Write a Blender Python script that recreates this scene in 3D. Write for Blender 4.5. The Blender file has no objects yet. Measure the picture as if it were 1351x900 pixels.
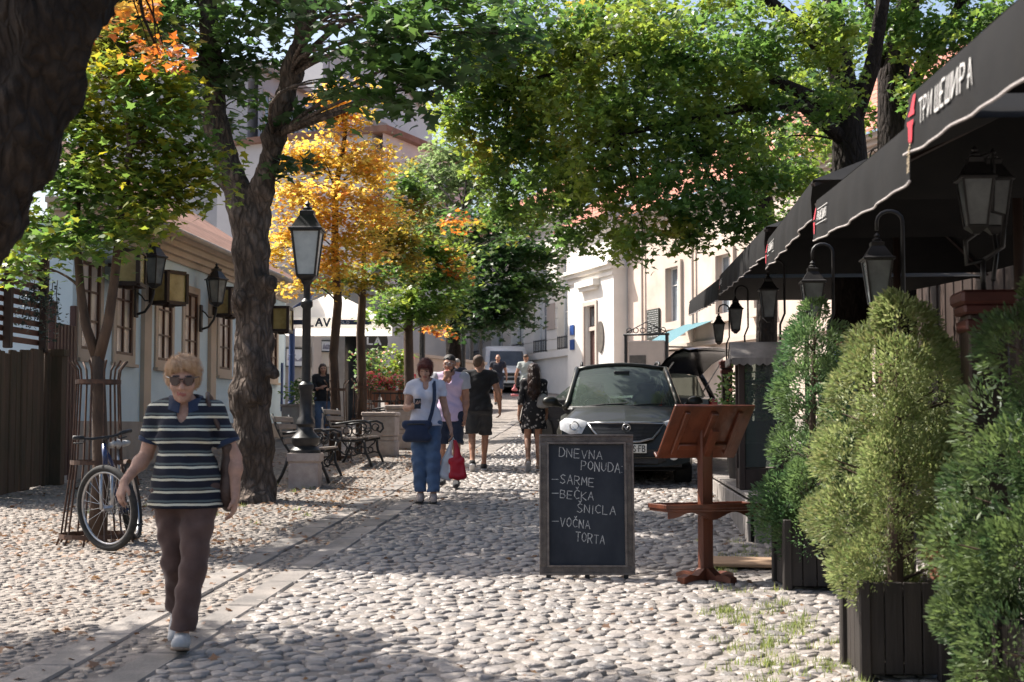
import bpy, math, random
import numpy as np
from mathutils import Vector, Matrix

random.seed(7)
RNG = np.random.default_rng(11)
SC = bpy.context.scene
COL = SC.collection
R = math.radians

# ---------------------------------------------------------------- camera, sky, sun, exposure
F_PX, CX, CY = 1876.0, 675.5, 450.0          # 50 mm lens on a 36 mm sensor, photograph 1351 x 900
CAM_H = 1.615                                # eye height over the cobbles
YAW, PITCH = math.atan(155 / 1876), math.atan(115 / 1876)
SLOPE = 0.0448                               # the street climbs away from the camera
cam_data = bpy.data.cameras.new('camera')
cam = bpy.data.objects.new('camera', cam_data)
COL.objects.link(cam)
cam.location = (0, 0, CAM_H)
cam.rotation_euler = (math.pi / 2 + PITCH, 0, YAW)
cam_data.sensor_width = 36
cam_data.lens = 50
cam_data.clip_start = 0.1
cam_data.clip_end = 3000
cam_data.dof.use_dof = True
cam_data.dof.focus_distance = 14.5
cam_data.dof.aperture_fstop = 4.5
SC.camera = cam

SUN_AZ = Vector((-0.93, 0.37, 0)).normalized()      # horizontal direction towards the sun
SUN_EL = R(50)
world = bpy.data.worlds.new('World')
SC.world = world
world.use_nodes = True
wn = world.node_tree
wn.nodes.clear()
sky = wn.nodes.new('ShaderNodeTexSky')
sky.sky_type = 'NISHITA'
sky.sun_disc = False
sky.sun_elevation = SUN_EL
sky.sun_rotation = math.atan2(SUN_AZ.x, SUN_AZ.y)
sky.dust_density = 4.0
sky.air_density = 1.0
bg = wn.nodes.new('ShaderNodeBackground')
bg.inputs['Strength'].default_value = 0.115
out = wn.nodes.new('ShaderNodeOutputWorld')
wn.links.new(sky.outputs[0], bg.inputs[0])
wn.links.new(bg.outputs[0], out.inputs[0])

sun_d = bpy.data.lights.new('sun', 'SUN')
sun_d.energy = 5.0
sun_d.angle = R(0.53)
sun_d.color = (1.0, 0.945, 0.87)
sun = bpy.data.objects.new('sun', sun_d)
COL.objects.link(sun)
sdir = SUN_AZ * math.cos(SUN_EL) + Vector((0, 0, math.sin(SUN_EL)))
sun.rotation_euler = sdir.to_track_quat('Z', 'Y').to_euler()
sun.location = (-30, 12, 40)

SC.view_settings.view_transform = 'Standard'
SC.view_settings.look = 'None'
SC.view_settings.gamma = 1.0
SC.view_settings.exposure = 1.05
SC.view_settings.use_curve_mapping = False
SC.cycles.max_bounces = 7
SC.cycles.transparent_max_bounces = 8
SC.cycles.use_denoising = True

# ---------------------------------------------------------------- geometry of the place
def g(y):
    """height of the street surface, y metres up the street"""
    return SLOPE * y + (0.2 * ((y - 25) / 25) ** 2 if 25 < y < 90 else (1.352 if y >= 90 else 0.0))

CAM_M = Matrix.Rotation(YAW, 3, 'Z') @ Matrix.Rotation(math.pi / 2 + PITCH, 3, 'X')

def at(px, py, z):
    """world point seen at a photograph pixel, z metres in front of the camera"""
    return Vector((0, 0, CAM_H)) + CAM_M @ Vector(((px - CX) / F_PX * z, -(py - CY) / F_PX * z, -z))

def foot(px, z):
    """ground point under a pixel column at distance z"""
    p = at(px, 490, z)
    return Vector((p.x, p.y, g(p.y)))

# ---------------------------------------------------------------- materials
def new_mat(name):
    m = bpy.data.materials.new(name)
    m.use_nodes = True
    nt = m.node_tree
    b = nt.nodes['Principled BSDF']
    return m, nt, b

def c4(c):
    return (c[0], c[1], c[2], 1)

def M(name, c1, c2=None, scale=6.0, rough=0.7, bump=0.0, bscale=None, metal=0.0, coord='Object', spec=0.4,
      stretch=(1, 1, 1), island=0.0, detail=5, coat=0.0, lo=0.35, hi=0.65, sheen=0.0):
    m, nt, b = new_mat(name)
    N, L = nt.nodes, nt.links
    b.inputs['Roughness'].default_value = rough
    b.inputs['Metallic'].default_value = metal
    b.inputs['Specular IOR Level'].default_value = spec
    b.inputs['Coat Weight'].default_value = coat
    b.inputs['Sheen Weight'].default_value = sheen
    if c2 is None:
        c2 = tuple(x * 0.8 for x in c1)
    if coord == 'World':
        src = N.new('ShaderNodeNewGeometry').outputs['Position']
    else:
        src = N.new('ShaderNodeTexCoord').outputs['Object']
    mp = N.new('ShaderNodeMapping')
    mp.inputs['Scale'].default_value = stretch
    L.new(src, mp.inputs['Vector'])
    no = N.new('ShaderNodeTexNoise')
    no.inputs['Scale'].default_value = scale
    no.inputs['Detail'].default_value = detail
    no.inputs['Roughness'].default_value = 0.6
    L.new(mp.outputs[0], no.inputs['Vector'])
    rp = N.new('ShaderNodeValToRGB')
    rp.color_ramp.elements[0].position = lo
    rp.color_ramp.elements[1].position = hi
    rp.color_ramp.elements[0].color = c4(c1)
    rp.color_ramp.elements[1].color = c4(c2)
    L.new(no.outputs['Fac'], rp.inputs['Fac'])
    col = rp.outputs['Color']
    if island:
        ge = N.new('ShaderNodeNewGeometry')
        oi = N.new('ShaderNodeObjectInfo')
        ad = N.new('ShaderNodeMath'); ad.operation = 'ADD'
        L.new(ge.outputs['Random Per Island'], ad.inputs[0])
        L.new(oi.outputs['Random'], ad.inputs[1])
        fr = N.new('ShaderNodeMath'); fr.operation = 'FRACT'
        L.new(ad.outputs[0], fr.inputs[0])
        mr = N.new('ShaderNodeMapRange')
        mr.inputs['To Min'].default_value = 1 - island
        mr.inputs['To Max'].default_value = 1 + island
        L.new(fr.outputs[0], mr.inputs['Value'])
        hs = N.new('ShaderNodeHueSaturation')
        L.new(mr.outputs[0], hs.inputs['Value'])
        L.new(col, hs.inputs['Color'])
        col = hs.outputs['Color']
    L.new(col, b.inputs['Base Color'])
    if bump:
        n2 = N.new('ShaderNodeTexNoise')
        n2.inputs['Scale'].default_value = bscale or scale * 4
        n2.inputs['Detail'].default_value = 6
        L.new(mp.outputs[0], n2.inputs['Vector'])
        bp = N.new('ShaderNodeBump')
        bp.inputs['Strength'].default_value = bump
        bp.inputs['Distance'].default_value = 0.02
        L.new(n2.outputs['Fac'], bp.inputs['Height'])
        L.new(bp.outputs[0], b.inputs['Normal'])
    return m

def leaf_mat(name, stops, patch=None, patch_scale=0.5, trans=0.45, rough=0.45, dark=None):
    """stops: colours picked at random leaf by leaf; patch: second list that takes over in some boughs"""
    m, nt, b = new_mat(name)
    N, L = nt.nodes, nt.links
    ge = N.new('ShaderNodeNewGeometry')
    def ramp(cols):
        r = N.new('ShaderNodeValToRGB')
        r.color_ramp.interpolation = 'LINEAR'
        e = r.color_ramp.elements
        e[0].color = c4(cols[0]); e[0].position = 0
        e[1].color = c4(cols[-1]); e[1].position = 1
        for i in range(1, len(cols) - 1):
            x = e.new(i / (len(cols) - 1)); x.color = c4(cols[i])
        L.new(ge.outputs['Random Per Island'], r.inputs['Fac'])
        return r.outputs['Color']
    col = ramp(stops)
    if patch:
        no = N.new('ShaderNodeTexNoise')
        no.inputs['Scale'].default_value = patch_scale
        no.inputs['Detail'].default_value = 2
        L.new(ge.outputs['Position'], no.inputs['Vector'])
        mr = N.new('ShaderNodeMapRange')
        mr.inputs['From Min'].default_value = 0.45
        mr.inputs['From Max'].default_value = 0.57
        L.new(no.outputs['Fac'], mr.inputs['Value'])
        mx = N.new('ShaderNodeMixRGB')
        L.new(mr.outputs[0], mx.inputs['Fac'])
        L.new(col, mx.inputs[1]); L.new(ramp(patch), mx.inputs[2])
        col = mx.outputs[0]
    L.new(col, b.inputs['Base Color'])
    b.inputs['Roughness'].default_value = rough
    b.inputs['Specular IOR Level'].default_value = 0.6
    tr = N.new('ShaderNodeBsdfTranslucent')
    gm = N.new('ShaderNodeHueSaturation')
    gm.inputs['Saturation'].default_value = 1.02
    gm.inputs['Value'].default_value = 2.3
    L.new(col, gm.inputs['Color'])
    L.new(gm.outputs[0], tr.inputs['Color'])
    ms = N.new('ShaderNodeMixShader')
    ms.inputs[0].default_value = trans
    L.new(b.outputs[0], ms.inputs[1]); L.new(tr.outputs[0], ms.inputs[2])
    L.new(ms.outputs[0], N['Material Output'].inputs['Surface'])
    return m

def glass_mat(name, tint=(0.8, 0.85, 0.85), see=0.6, rough=0.03):
    m, nt, b = new_mat(name)
    N, L = nt.nodes, nt.links
    b.inputs['Base Color'].default_value = c4(tuple(x * 0.15 for x in tint))
    b.inputs['Roughness'].default_value = rough
    b.inputs['Specular IOR Level'].default_value = 0.6
    t = N.new('ShaderNodeBsdfTransparent')
    t.inputs['Color'].default_value = c4(tint)
    ms = N.new('ShaderNodeMixShader')
    ms.inputs[0].default_value = see
    L.new(b.outputs[0], ms.inputs[1]); L.new(t.outputs[0], ms.inputs[2])
    L.new(ms.outputs[0], N['Material Output'].inputs['Surface'])
    return m

# ---------------------------------------------------------------- mesh building
class MB:
    def __init__(s):
        s.v, s.f, s.m = [], [], []
        s.mi = 0
    def add(s, vs, fs, T=None):
        o = len(s.v)
        if T is not None:
            vs = [T @ Vector(p) for p in vs]
        s.v.extend([tuple(p) for p in vs])
        s.f.extend([tuple(i + o for i in f) for f in fs])
        s.m.extend([s.mi] * len(fs))
        return s
    def box(s, c, d, rot=None, taper=1.0):
        x, y, z = d[0] / 2, d[1] / 2, d[2] / 2
        t = taper
        vs = [(-x, -y, -z), (x, -y, -z), (x, y, -z), (-x, y, -z), (-x * t, -y * t, z), (x * t, -y * t, z), (x * t, y * t, z), (-x * t, y * t, z)]
        fs = [(0, 3, 2, 1), (4, 5, 6, 7), (0, 1, 5, 4), (1, 2, 6, 5), (2, 3, 7, 6), (3, 0, 4, 7)]
        T = Matrix.Translation(Vector(c))
        if rot is not None:
            T = T @ (rot if isinstance(rot, Matrix) else Matrix.Rotation(rot, 4, 'Z'))
        return s.add(vs, fs, T)
    def bbox(s, c, d, b=0.01, rot=None):
        """box with chamfered edges"""
        x, y, z = d[0] / 2, d[1] / 2, d[2] / 2
        b = min(b, x * .45, y * .45, z * .45)
        T = Matrix.Translation(Vector(c))
        if rot is not None:
            T = T @ (rot if isinstance(rot, Matrix) else Matrix.Rotation(rot, 4, 'Z'))
        vs, fs, idx = [], [], {}
        for sx in (-1, 1):
            for sy in (-1, 1):
                for sz in (-1, 1):
                    for ax in range(3):
                        p = [sx * x, sy * y, sz * z]
                        for k in range(3):
                            if k != ax:
                                p[k] -= (sx, sy, sz)[k] * b
                        idx[(sx, sy, sz, ax)] = len(vs)
                        vs.append(p)
        for ax in range(3):
            o = [k for k in range(3) if k != ax]
            for sg in (-1, 1):
                q = []
                for u, w in ((-1, -1), (1, -1), (1, 1), (-1, 1)):
                    k = [0, 0, 0]; k[ax] = sg; k[o[0]] = u; k[o[1]] = w
                    q.append(idx[(k[0], k[1], k[2], ax)])
                flip = (sg == 1) == (ax == 1)
                fs.append(tuple(reversed(q)) if flip else tuple(q))
        for ax in range(3):          # edges along ax
            o = [k for k in range(3) if k != ax]
            for u in (-1, 1):
                for w in (-1, 1):
                    q = []
                    for e, a2 in ((-1, o[0]), (-1, o[1]), (1, o[1]), (1, o[0])):
                        k = [0, 0, 0]; k[ax] = e; k[o[0]] = u; k[o[1]] = w
                        q.append(idx[(k[0], k[1], k[2], a2)])
                    fs.append(tuple(q) if (u * w == 1) == (ax != 1) else tuple(reversed(q)))
        for sx in (-1, 1):
            for sy in (-1, 1):
                for sz in (-1, 1):
                    q = [idx[(sx, sy, sz, a)] for a in range(3)]
                    fs.append(tuple(q) if sx * sy * sz == 1 else tuple(reversed(q)))
        return s.add(vs, fs, T)
    def beam(s, a, b, w, h=None, up=(0, 0, 1)):
        a, b = Vector(a), Vector(b)
        h = h or w
        d = b - a
        L = d.length
        d.normalize()
        u = Vector(up)
        if abs(d.dot(u)) > .95:
            u = Vector((0, 1, 0))
        x = d.cross(u).normalized()
        z = x.cross(d)
        T = Matrix(((x.x, d.x, z.x, 0), (x.y, d.y, z.y, 0), (x.z, d.z, z.z, 0), (0, 0, 0, 1)))
        T.translation = (a + b) / 2
        vs = []
        return s.box((0, 0, 0), (1, 1, 1)) if L == 0 else s._tbox(T, w, L, h)
    def _tbox(s, T, w, l, h):
        x, y, z = w / 2, l / 2, h / 2
        vs = [(-x, -y, -z), (x, -y, -z), (x, y, -z), (-x, y, -z), (-x, -y, z), (x, -y, z), (x, y, z), (-x, y, z)]
        return s.add(vs, [(0, 3, 2, 1), (4, 5, 6, 7), (0, 1, 5, 4), (1, 2, 6, 5), (2, 3, 7, 6), (3, 0, 4, 7)], T)
    def tube(s, pts, rad, n=8, cap=True, noise=0.0, seed=0):
        pts = [Vector(p) for p in pts]
        if not isinstance(rad, (list, tuple)):
            rad = [rad] * len(pts)
        rnd = random.Random(seed)
        up = Vector((0.13, 0.21, 0.97))
        vs, fs = [], []
        pu = None
        for i, p in enumerate(pts):
            d = (pts[min(i + 1, len(pts) - 1)] - pts[max(i - 1, 0)])
            d = d.normalized() if d.length > 1e-9 else Vector((0, 0, 1))
            if pu is None:
                r0 = up if abs(d.dot(up)) < .9 else Vector((1, 0, 0))
                pu = d.cross(r0).normalized()
            else:
                pu = (pu - d * pu.dot(d)).normalized()
            w = d.cross(pu)
            for k in range(n):
                a = 2 * math.pi * k / n
                rr = rad[i] * (1 + noise * rnd.uniform(-1, 1))
                vs.append(p + (pu * math.cos(a) + w * math.sin(a)) * rr)
        for i in range(len(pts) - 1):
            for k in range(n):
                k2 = (k + 1) % n
                fs.append((i * n + k, i * n + k2, (i + 1) * n + k2, (i + 1) * n + k))
        if cap:
            fs.append(tuple(reversed(range(n))))
            fs.append(tuple((len(pts) - 1) * n + k for k in range(n)))
        return s.add(vs, fs)
    def lathe(s, prof, c=(0, 0, 0), n=16, T=None, ph=0.0):
        vs, fs = [], []
        for r, z in prof:
            for k in range(n):
                a = 2 * math.pi * k / n + ph
                vs.append((c[0] + r * math.cos(a), c[1] + r * math.sin(a), c[2] + z))
        for i in range(len(prof) - 1):
            for k in range(n):
                k2 = (k + 1) % n
                fs.append((i * n + k, i * n + k2, (i + 1) * n + k2, (i + 1) * n + k))
        fs.append(tuple(reversed(range(n))))
        fs.append(tuple((len(prof) - 1) * n + k for k in range(n)))
        return s.add(vs, fs, T)
    def prism(s, poly, o, u, w, depth):
        """extrude a 2-D outline lying in (u, w) at o along u x w by depth"""
        o, u, w = Vector(o), Vector(u), Vector(w)
        nrm = u.cross(w).normalized() * depth
        a = [o + u * p[0] + w * p[1] for p in poly]
        b = [p + nrm for p in a]
        k = len(a)
        fs = [tuple(reversed(range(k))), tuple(range(k, 2 * k))]
        fs += [(i, (i + 1) % k, k + (i + 1) % k, k + i) for i in range(k)]
        return s.add(a + b, fs)
    def grid(s, P):
        """P: rows of points"""
        n, k = len(P), len(P[0])
        vs = [p for r in P for p in r]
        fs = [(i * k + j, i * k + j + 1, (i + 1) * k + j + 1, (i + 1) * k + j) for i in range(n - 1) for j in range(k - 1)]
        return s.add(vs, fs)
    def ring(s, c, rad, r, axis=(0, 1, 0), n=28, m=8, sx=1.0):
        ax = Vector(axis).normalized()
        u = ax.cross(Vector((0, 0, 1)) if abs(ax.z) < .9 else Vector((1, 0, 0))).normalized()
        w = ax.cross(u)
        vs, fs = [], []
        for i in range(n):
            a = 2 * math.pi * i / n
            d = u * math.cos(a) + w * math.sin(a)
            for j in range(m):
                b = 2 * math.pi * j / m
                vs.append(Vector(c) + d * (rad + r * math.cos(b)) + ax * (r * sx * math.sin(b)))
        for i in range(n):
            for j in range(m):
                fs.append((i * m + j, i * m + (j + 1) % m, ((i + 1) % n) * m + (j + 1) % m, ((i + 1) % n) * m + j))
        return s.add(vs, fs)
    def build(s, name, mats, parent=None, smooth=False, loc=None, rotz=0.0, auto=None):
        me = bpy.data.meshes.new(name)
        me.from_pydata(s.v, [], s.f)
        if not isinstance(mats, (list, tuple)):
            mats = [mats]
        for m in mats:
            me.materials.append(m)
        if len(mats) > 1:
            me.polygons.foreach_set('material_index', s.m)
        if smooth:
            me.polygons.foreach_set('use_smooth', [True] * len(me.polygons))
            if auto:
                me.set_sharp_from_angle(angle=R(auto))
        me.update()
        o = bpy.data.objects.new(name, me)
        COL.objects.link(o)
        if parent is not None:
            o.parent = parent
        if loc is not None:
            o.location = loc
        o.rotation_euler.z = rotz
        return o

def np_obj(name, V, Fc, mat, parent=None, smooth=False):
    """mesh object from numpy vertices (n,3) and faces (m,k) (one k for all) or a list of such arrays"""
    me = bpy.data.meshes.new(name)
    if not isinstance(Fc, list):
        Fc = [Fc]
    tot = np.concatenate([np.full(len(f), f.shape[1], dtype=np.int32) for f in Fc])
    loops = np.concatenate([f.ravel() for f in Fc]).astype(np.int32)
    me.vertices.add(len(V)); me.loops.add(len(loops)); me.polygons.add(len(tot))
    me.vertices.foreach_set('co', np.asarray(V, dtype=np.float32).ravel())
    me.loops.foreach_set('vertex_index', loops)
    st = np.concatenate([[0], np.cumsum(tot)[:-1]]).astype(np.int32)
    me.polygons.foreach_set('loop_start', st)
    me.polygons.foreach_set('loop_total', tot)
    if smooth:
        me.polygons.foreach_set('use_smooth', np.ones(len(tot), dtype=bool))
    me.update(calc_edges=True)
    me.validate()
    for m in (mat if isinstance(mat, (list, tuple)) else [mat]):
        me.materials.append(m)
    o = bpy.data.objects.new(name, me)
    COL.objects.link(o)
    if parent is not None:
        o.parent = parent
    return o

def tag(o, label=None, cat=None, group=None, kind=None):
    if label: o['label'] = label
    if cat: o['category'] = cat
    if group: o['group'] = group
    if kind: o['kind'] = kind
    return o

def thing(name, label, cat, loc=(0, 0, 0), rotz=0.0, group=None, kind=None):
    o = bpy.data.objects.new(name, None)
    o.empty_display_size = 0.2
    COL.objects.link(o)
    o.location = loc
    o.rotation_euler.z = rotz
    return tag(o, label, cat, group, kind)

def copy_tree(o, parent=None):
    c = o.copy()
    COL.objects.link(c)
    c.parent = parent
    for ch in [x for x in o.children]:
        copy_tree(ch, c)
    return c

# ---------------------------------------------------------------- signed-distance modelling for bodies, trunks, clothes
def cap(a, b, ra, rb=None, k=0.02, flat=0):
    return ('c', np.array(a, float), np.array(b, float), ra, ra if rb is None else rb, k, flat)

def ell(c, r, k=0.02, rot=None):
    return ('e', np.array(c, float), np.array(r, float), None if rot is None else np.array(rot, float), 0, k, 0)

def xform(prims, Mx):
    """rotate/translate a list of primitives by a 4x4 matrix"""
    A = np.array(Mx)
    Q, t = A[:3, :3], A[:3, 3]
    res = []
    for p in prims:
        if p[0] == 'c':
            res.append(('c', Q @ p[1] + t, Q @ p[2] + t) + p[3:])
        else:
            rot = Q if p[3] is None else Q @ p[3]
            res.append(('e', Q @ p[1] + t, p[2], rot, 0, p[5], 0))
    return res

def sdf_mesh(prims, vox, cuts=(), noise=None, minus=()):
    """smooth union of the primitives, cut by half spaces (point, outward normal), minus balls; returns V, F"""
    lo = np.full(3, 1e9); hi = -lo
    for p in prims:
        if p[0] == 'c':
            r = max(p[3], p[4])
            lo = np.minimum(lo, np.minimum(p[1], p[2]) - r); hi = np.maximum(hi, np.maximum(p[1], p[2]) + r)
        else:
            r = p[2] if p[3] is None else np.full(3, p[2].max())
            lo = np.minimum(lo, p[1] - r); hi = np.maximum(hi, p[1] + r)
    lo -= 3 * vox; hi += 3 * vox
    n = np.ceil((hi - lo) / vox).astype(int) + 1
    D = np.full(n, 0.5, dtype=np.float32)
    ax = [lo[i] + vox * np.arange(n[i]) for i in range(3)]
    for p in prims:
        k = p[5]
        if p[0] == 'c':
            r = max(p[3], p[4]); a = np.minimum(p[1], p[2]) - r; b = np.maximum(p[1], p[2]) + r
        else:
            r = p[2] if p[3] is None else np.full(3, p[2].max())
            a, b = p[1] - r, p[1] + r
        pad = k + 4 * vox
        i0 = np.maximum(np.floor((a - pad - lo) / vox).astype(int), 0)
        i1 = np.minimum(np.ceil((b + pad - lo) / vox).astype(int) + 1, n)
        X = ax[0][i0[0]:i1[0], None, None]; Y = ax[1][None, i0[1]:i1[1], None]; Z = ax[2][None, None, i0[2]:i1[2]]
        if p[0] == 'c':
            ba = p[2] - p[1]; l2 = max(ba @ ba, 1e-9)
            dot = (X - p[1][0]) * ba[0] + (Y - p[1][1]) * ba[1] + (Z - p[1][2]) * ba[2]
            h = np.clip(dot / l2, 0, 1)
            d = np.sqrt((X - p[1][0] - h * ba[0]) ** 2 + (Y - p[1][1] - h * ba[1]) ** 2 + (Z - p[1][2] - h * ba[2]) ** 2) - (p[3] + (p[4] - p[3]) * h)
            if p[6]:
                L = math.sqrt(l2)
                d = np.maximum(d, dot / L - L)
        else:
            q = [X - p[1][0], Y - p[1][1], Z - p[1][2]]
            if p[3] is not None:
                m = p[3]
                q = [m[0][i] * q[0] + m[1][i] * q[1] + m[2][i] * q[2] for i in range(3)]
            r = p[2]
            k0 = np.sqrt((q[0] / r[0]) ** 2 + (q[1] / r[1]) ** 2 + (q[2] / r[2]) ** 2)
            k1 = np.sqrt((q[0] / r[0] ** 2) ** 2 + (q[1] / r[1] ** 2) ** 2 + (q[2] / r[2] ** 2) ** 2) + 1e-9
            d = k0 * (k0 - 1) / k1
        S = D[i0[0]:i1[0], i0[1]:i1[1], i0[2]:i1[2]]
        if k > 0:
            h = np.maximum(k - np.abs(S - d), 0) / k
            D[i0[0]:i1[0], i0[1]:i1[1], i0[2]:i1[2]] = np.minimum(S, d) - h * h * k * 0.25
        else:
            D[i0[0]:i1[0], i0[1]:i1[1], i0[2]:i1[2]] = np.minimum(S, d)
    XX, YY, ZZ = ax[0][:, None, None], ax[1][None, :, None], ax[2][None, None, :]
    if noise is not None:
        D = D + noise(XX, YY, ZZ).astype(np.float32)
    for pt, nm in cuts:
        nm = np.array(nm, float); nm /= np.linalg.norm(nm)
        D = np.maximum(D, (XX - pt[0]) * nm[0] + (YY - pt[1]) * nm[1] + (ZZ - pt[2]) * nm[2])
    for c, r in minus:
        r = np.array(r if hasattr(r, '__len__') else (r, r, r), float)
        q = np.sqrt(((XX - c[0]) / r[0]) ** 2 + ((YY - c[1]) / r[1]) ** 2 + ((ZZ - c[2]) / r[2]) ** 2)
        D = np.maximum(D, (1 - q) * r.min())
    return surface_net(D, lo, vox)

def surface_net(D, lo, vox):
    ins = D < 0
    n = np.array(D.shape)
    cnt = np.zeros(n - 1, dtype=np.int8)
    for dx in (0, 1):
        for dy in (0, 1):
            for dz in (0, 1):
                cnt += ins[dx:n[0] - 1 + dx, dy:n[1] - 1 + dy, dz:n[2] - 1 + dz]
    act = (cnt > 0) & (cnt < 8)
    ids = np.full(n - 1, -1, dtype=np.int64)
    cells = np.argwhere(act)
    ids[act] = np.arange(len(cells))
    acc = np.zeros((len(cells), 3)); num = np.zeros(len(cells))
    cr = [(a, b, c) for a in (0, 1) for b in (0, 1) for c in (0, 1)]
    for p in cr:
        for axi in range(3):
            if p[axi] == 0:
                q = list(p); q[axi] = 1
                d0 = D[cells[:, 0] + p[0], cells[:, 1] + p[1], cells[:, 2] + p[2]]
                d1 = D[cells[:, 0] + q[0], cells[:, 1] + q[1], cells[:, 2] + q[2]]
                x = (d0 < 0) != (d1 < 0)
                t = np.where(x, d0 / np.where(x, d0 - d1, 1), 0)
                pos = np.tile(np.array(p, float), (len(cells), 1)); pos[:, axi] += t
                acc += pos * x[:, None]; num += x
    V = lo + vox * (cells + acc / np.maximum(num, 1)[:, None])
    quads = []
    for axi in range(3):
        o = [k for k in range(3) if k != axi]
        s0 = [slice(1, -1)] * 3; s1 = [slice(1, -1)] * 3
        s0[axi] = slice(0, -1); s1[axi] = slice(1, None)
        a, b = ins[tuple(s0)], ins[tuple(s1)]
        e = np.argwhere(a != b)
        if not len(e):
            continue
        fl = a[tuple(e.T)]
        base = e.copy()
        base[:, o[0]] += 1; base[:, o[1]] += 1
        def cid(u, w):
            c = base.copy(); c[:, o[0]] -= u; c[:, o[1]] -= w
            return ids[c[:, 0], c[:, 1], c[:, 2]]
        q = np.stack([cid(1, 1), cid(0, 1), cid(0, 0), cid(1, 0)], 1)
        flip = fl if axi != 1 else ~fl
        q[~flip] = q[~flip][:, ::-1]
        quads.append(q)
    return V, np.concatenate(quads)

def sdf_obj(name, prims, vox, mat, parent=None, **kw):
    V, Fq = sdf_mesh(prims, vox, **kw)
    return np_obj(name, V, Fq, mat, parent, smooth=True)

# ---------------------------------------------------------------- hand lettering, drawn as strokes
ST = {
    'A': [[(0, 0), (.5, 1), (1, 0)], [(.2, .38), (.8, .38)]], 'B': [[(0, 0), (0, 1), (.7, .95), (.8, .75), (.6, .53), (0, .5)], [(.6, .53), (.95, .3), (.75, .03), (0, 0)]],
    'C': [[(.95, .85), (.55, 1), (.1, .75), (.05, .3), (.45, 0), (.95, .12)]], 'D': [[(0, 0), (0, 1), (.6, .95), (1, .6), (.9, .2), (.5, 0), (0, 0)]],
    'E': [[(.9, 1), (0, 1), (0, 0), (.9, 0)], [(0, .5), (.75, .5)]], 'F': [[(.9, 1), (0, 1), (0, 0)], [(0, .52), (.7, .52)]], 'G': [[(.95, .85), (.5, 1), (.05, .6), (.1, .15), (.5, 0), (.95, .15), (.95, .45), (.6, .45)]],
    'I': [[(.5, 0), (.5, 1)]], 'K': [[(0, 0), (0, 1)], [(.9, 1), (0, .45), (.95, 0)]], 'L': [[(0, 1), (0, 0), (.85, 0)]],
    'M': [[(0, 0), (.1, 1), (.5, .35), (.9, 1), (1, 0)]], 'N': [[(0, 0), (0, 1), (.9, 0), (.9, 1)]], 'O': [[(.5, 1), (.08, .75), (.05, .28), (.5, 0), (.93, .28), (.95, .72), (.5, 1)]],
    'P': [[(0, 0), (0, 1), (.75, .95), (.9, .72), (.65, .5), (0, .45)]], 'R': [[(0, 0), (0, 1), (.75, .95), (.9, .74), (.65, .52), (0, .48)], [(.4, .48), (.95, 0)]],
    'S': [[(.9, .88), (.5, 1), (.1, .8), (.3, .55), (.75, .42), (.9, .2), (.5, 0), (.05, .12)]], 'T': [[(0, 1), (1, 1)], [(.5, 1), (.5, 0)]], 'U': [[(0, 1), (.05, .25), (.45, 0), (.85, .25), (.9, 1)]],
    'V': [[(0, 1), (.45, 0), (.95, 1)]], ':': [[(.2, .15), (.22, .1)], [(.2, .75), (.22, .7)]], '-': [[(0, .5), (1, .5)]], '.': [[(.4, .5), (.6, .5)]],
    'И': [[(0, 1), (0, 0), (.9, 1), (.9, 0)]], 'Ш': [[(0, 1), (0, 0), (1, 0), (1, 1)], [(.5, 1), (.5, 0)]], 'Р': [[(0, 0), (0, 1), (.75, .95), (.9, .72), (.65, .5), (0, .45)]],
    'Т': [[(0, 1), (1, 1)], [(.5, 1), (.5, 0)]], 'Е': [[(.9, 1), (0, 1), (0, 0), (.9, 0)], [(0, .5), (.75, .5)]], 'А': [[(0, 0), (.5, 1), (1, 0)], [(.2, .38), (.8, .38)]],
    'Č': [[(.95, .85), (.55, 1), (.1, .75), (.05, .3), (.45, 0), (.95, .12)], [(.3, 1.3), (.5, 1.12), (.75, 1.35)]],
    'Š': [[(.9, .88), (.5, 1), (.1, .8), (.3, .55), (.75, .42), (.9, .2), (.5, 0), (.05, .12)], [(.25, 1.3), (.5, 1.12), (.75, 1.35)]], ' ': [],
}

def letters(mb, text, o, u, w, ch, cw, gap, thick, nrm, jit=0.0, seed=1, slant=0.0, lift=0.0015):
    """flat ribbon strokes on the surface through o spanned by u (along the line) and w (up)"""
    rnd = random.Random(seed)
    o, u, w, nrm = Vector(o), Vector(u), Vector(w), Vector(nrm)
    x = 0.0
    for t in text:
        wd = cw * (0.35 if t in 'I:.' else (0.6 if t == ' ' else 1.0))
        jy, js = rnd.uniform(-jit, jit) * ch, 1 + rnd.uniform(-jit, jit)
        for st in ST.get(t, []):
            pts = [o + u * (x + a * wd + slant * b * ch) + w * (b * ch * js + jy) + nrm * lift for a, b in st]
            for p, q in zip(pts[:-1], pts[1:]):
                d = (q - p)
                if d.length < 1e-6:
                    continue
                d.normalize()
                sd = nrm.cross(d) * thick * .5 * (1 + rnd.uniform(-.25, .25))
                e = d * thick * .3
                mb.add([p - e - sd, q + e - sd, q + e + sd, p - e + sd], [(0, 1, 2, 3)])
        x += wd + gap
    return x

def root_m(o):
    m = Matrix.Translation(o.location) @ Matrix.Rotation(o.rotation_euler.z, 4, 'Z')
    return m

def attach(o, root):
    """keep o where it stands in the world while root carries it"""
    o.parent = root
    if root.parent is None:
        o.matrix_parent_inverse = root_m(root).inverted()
    return o

def wb(mb, name, mat, root, **kw):
    return attach(mb.build(name, mat, None, **kw), root)

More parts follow.
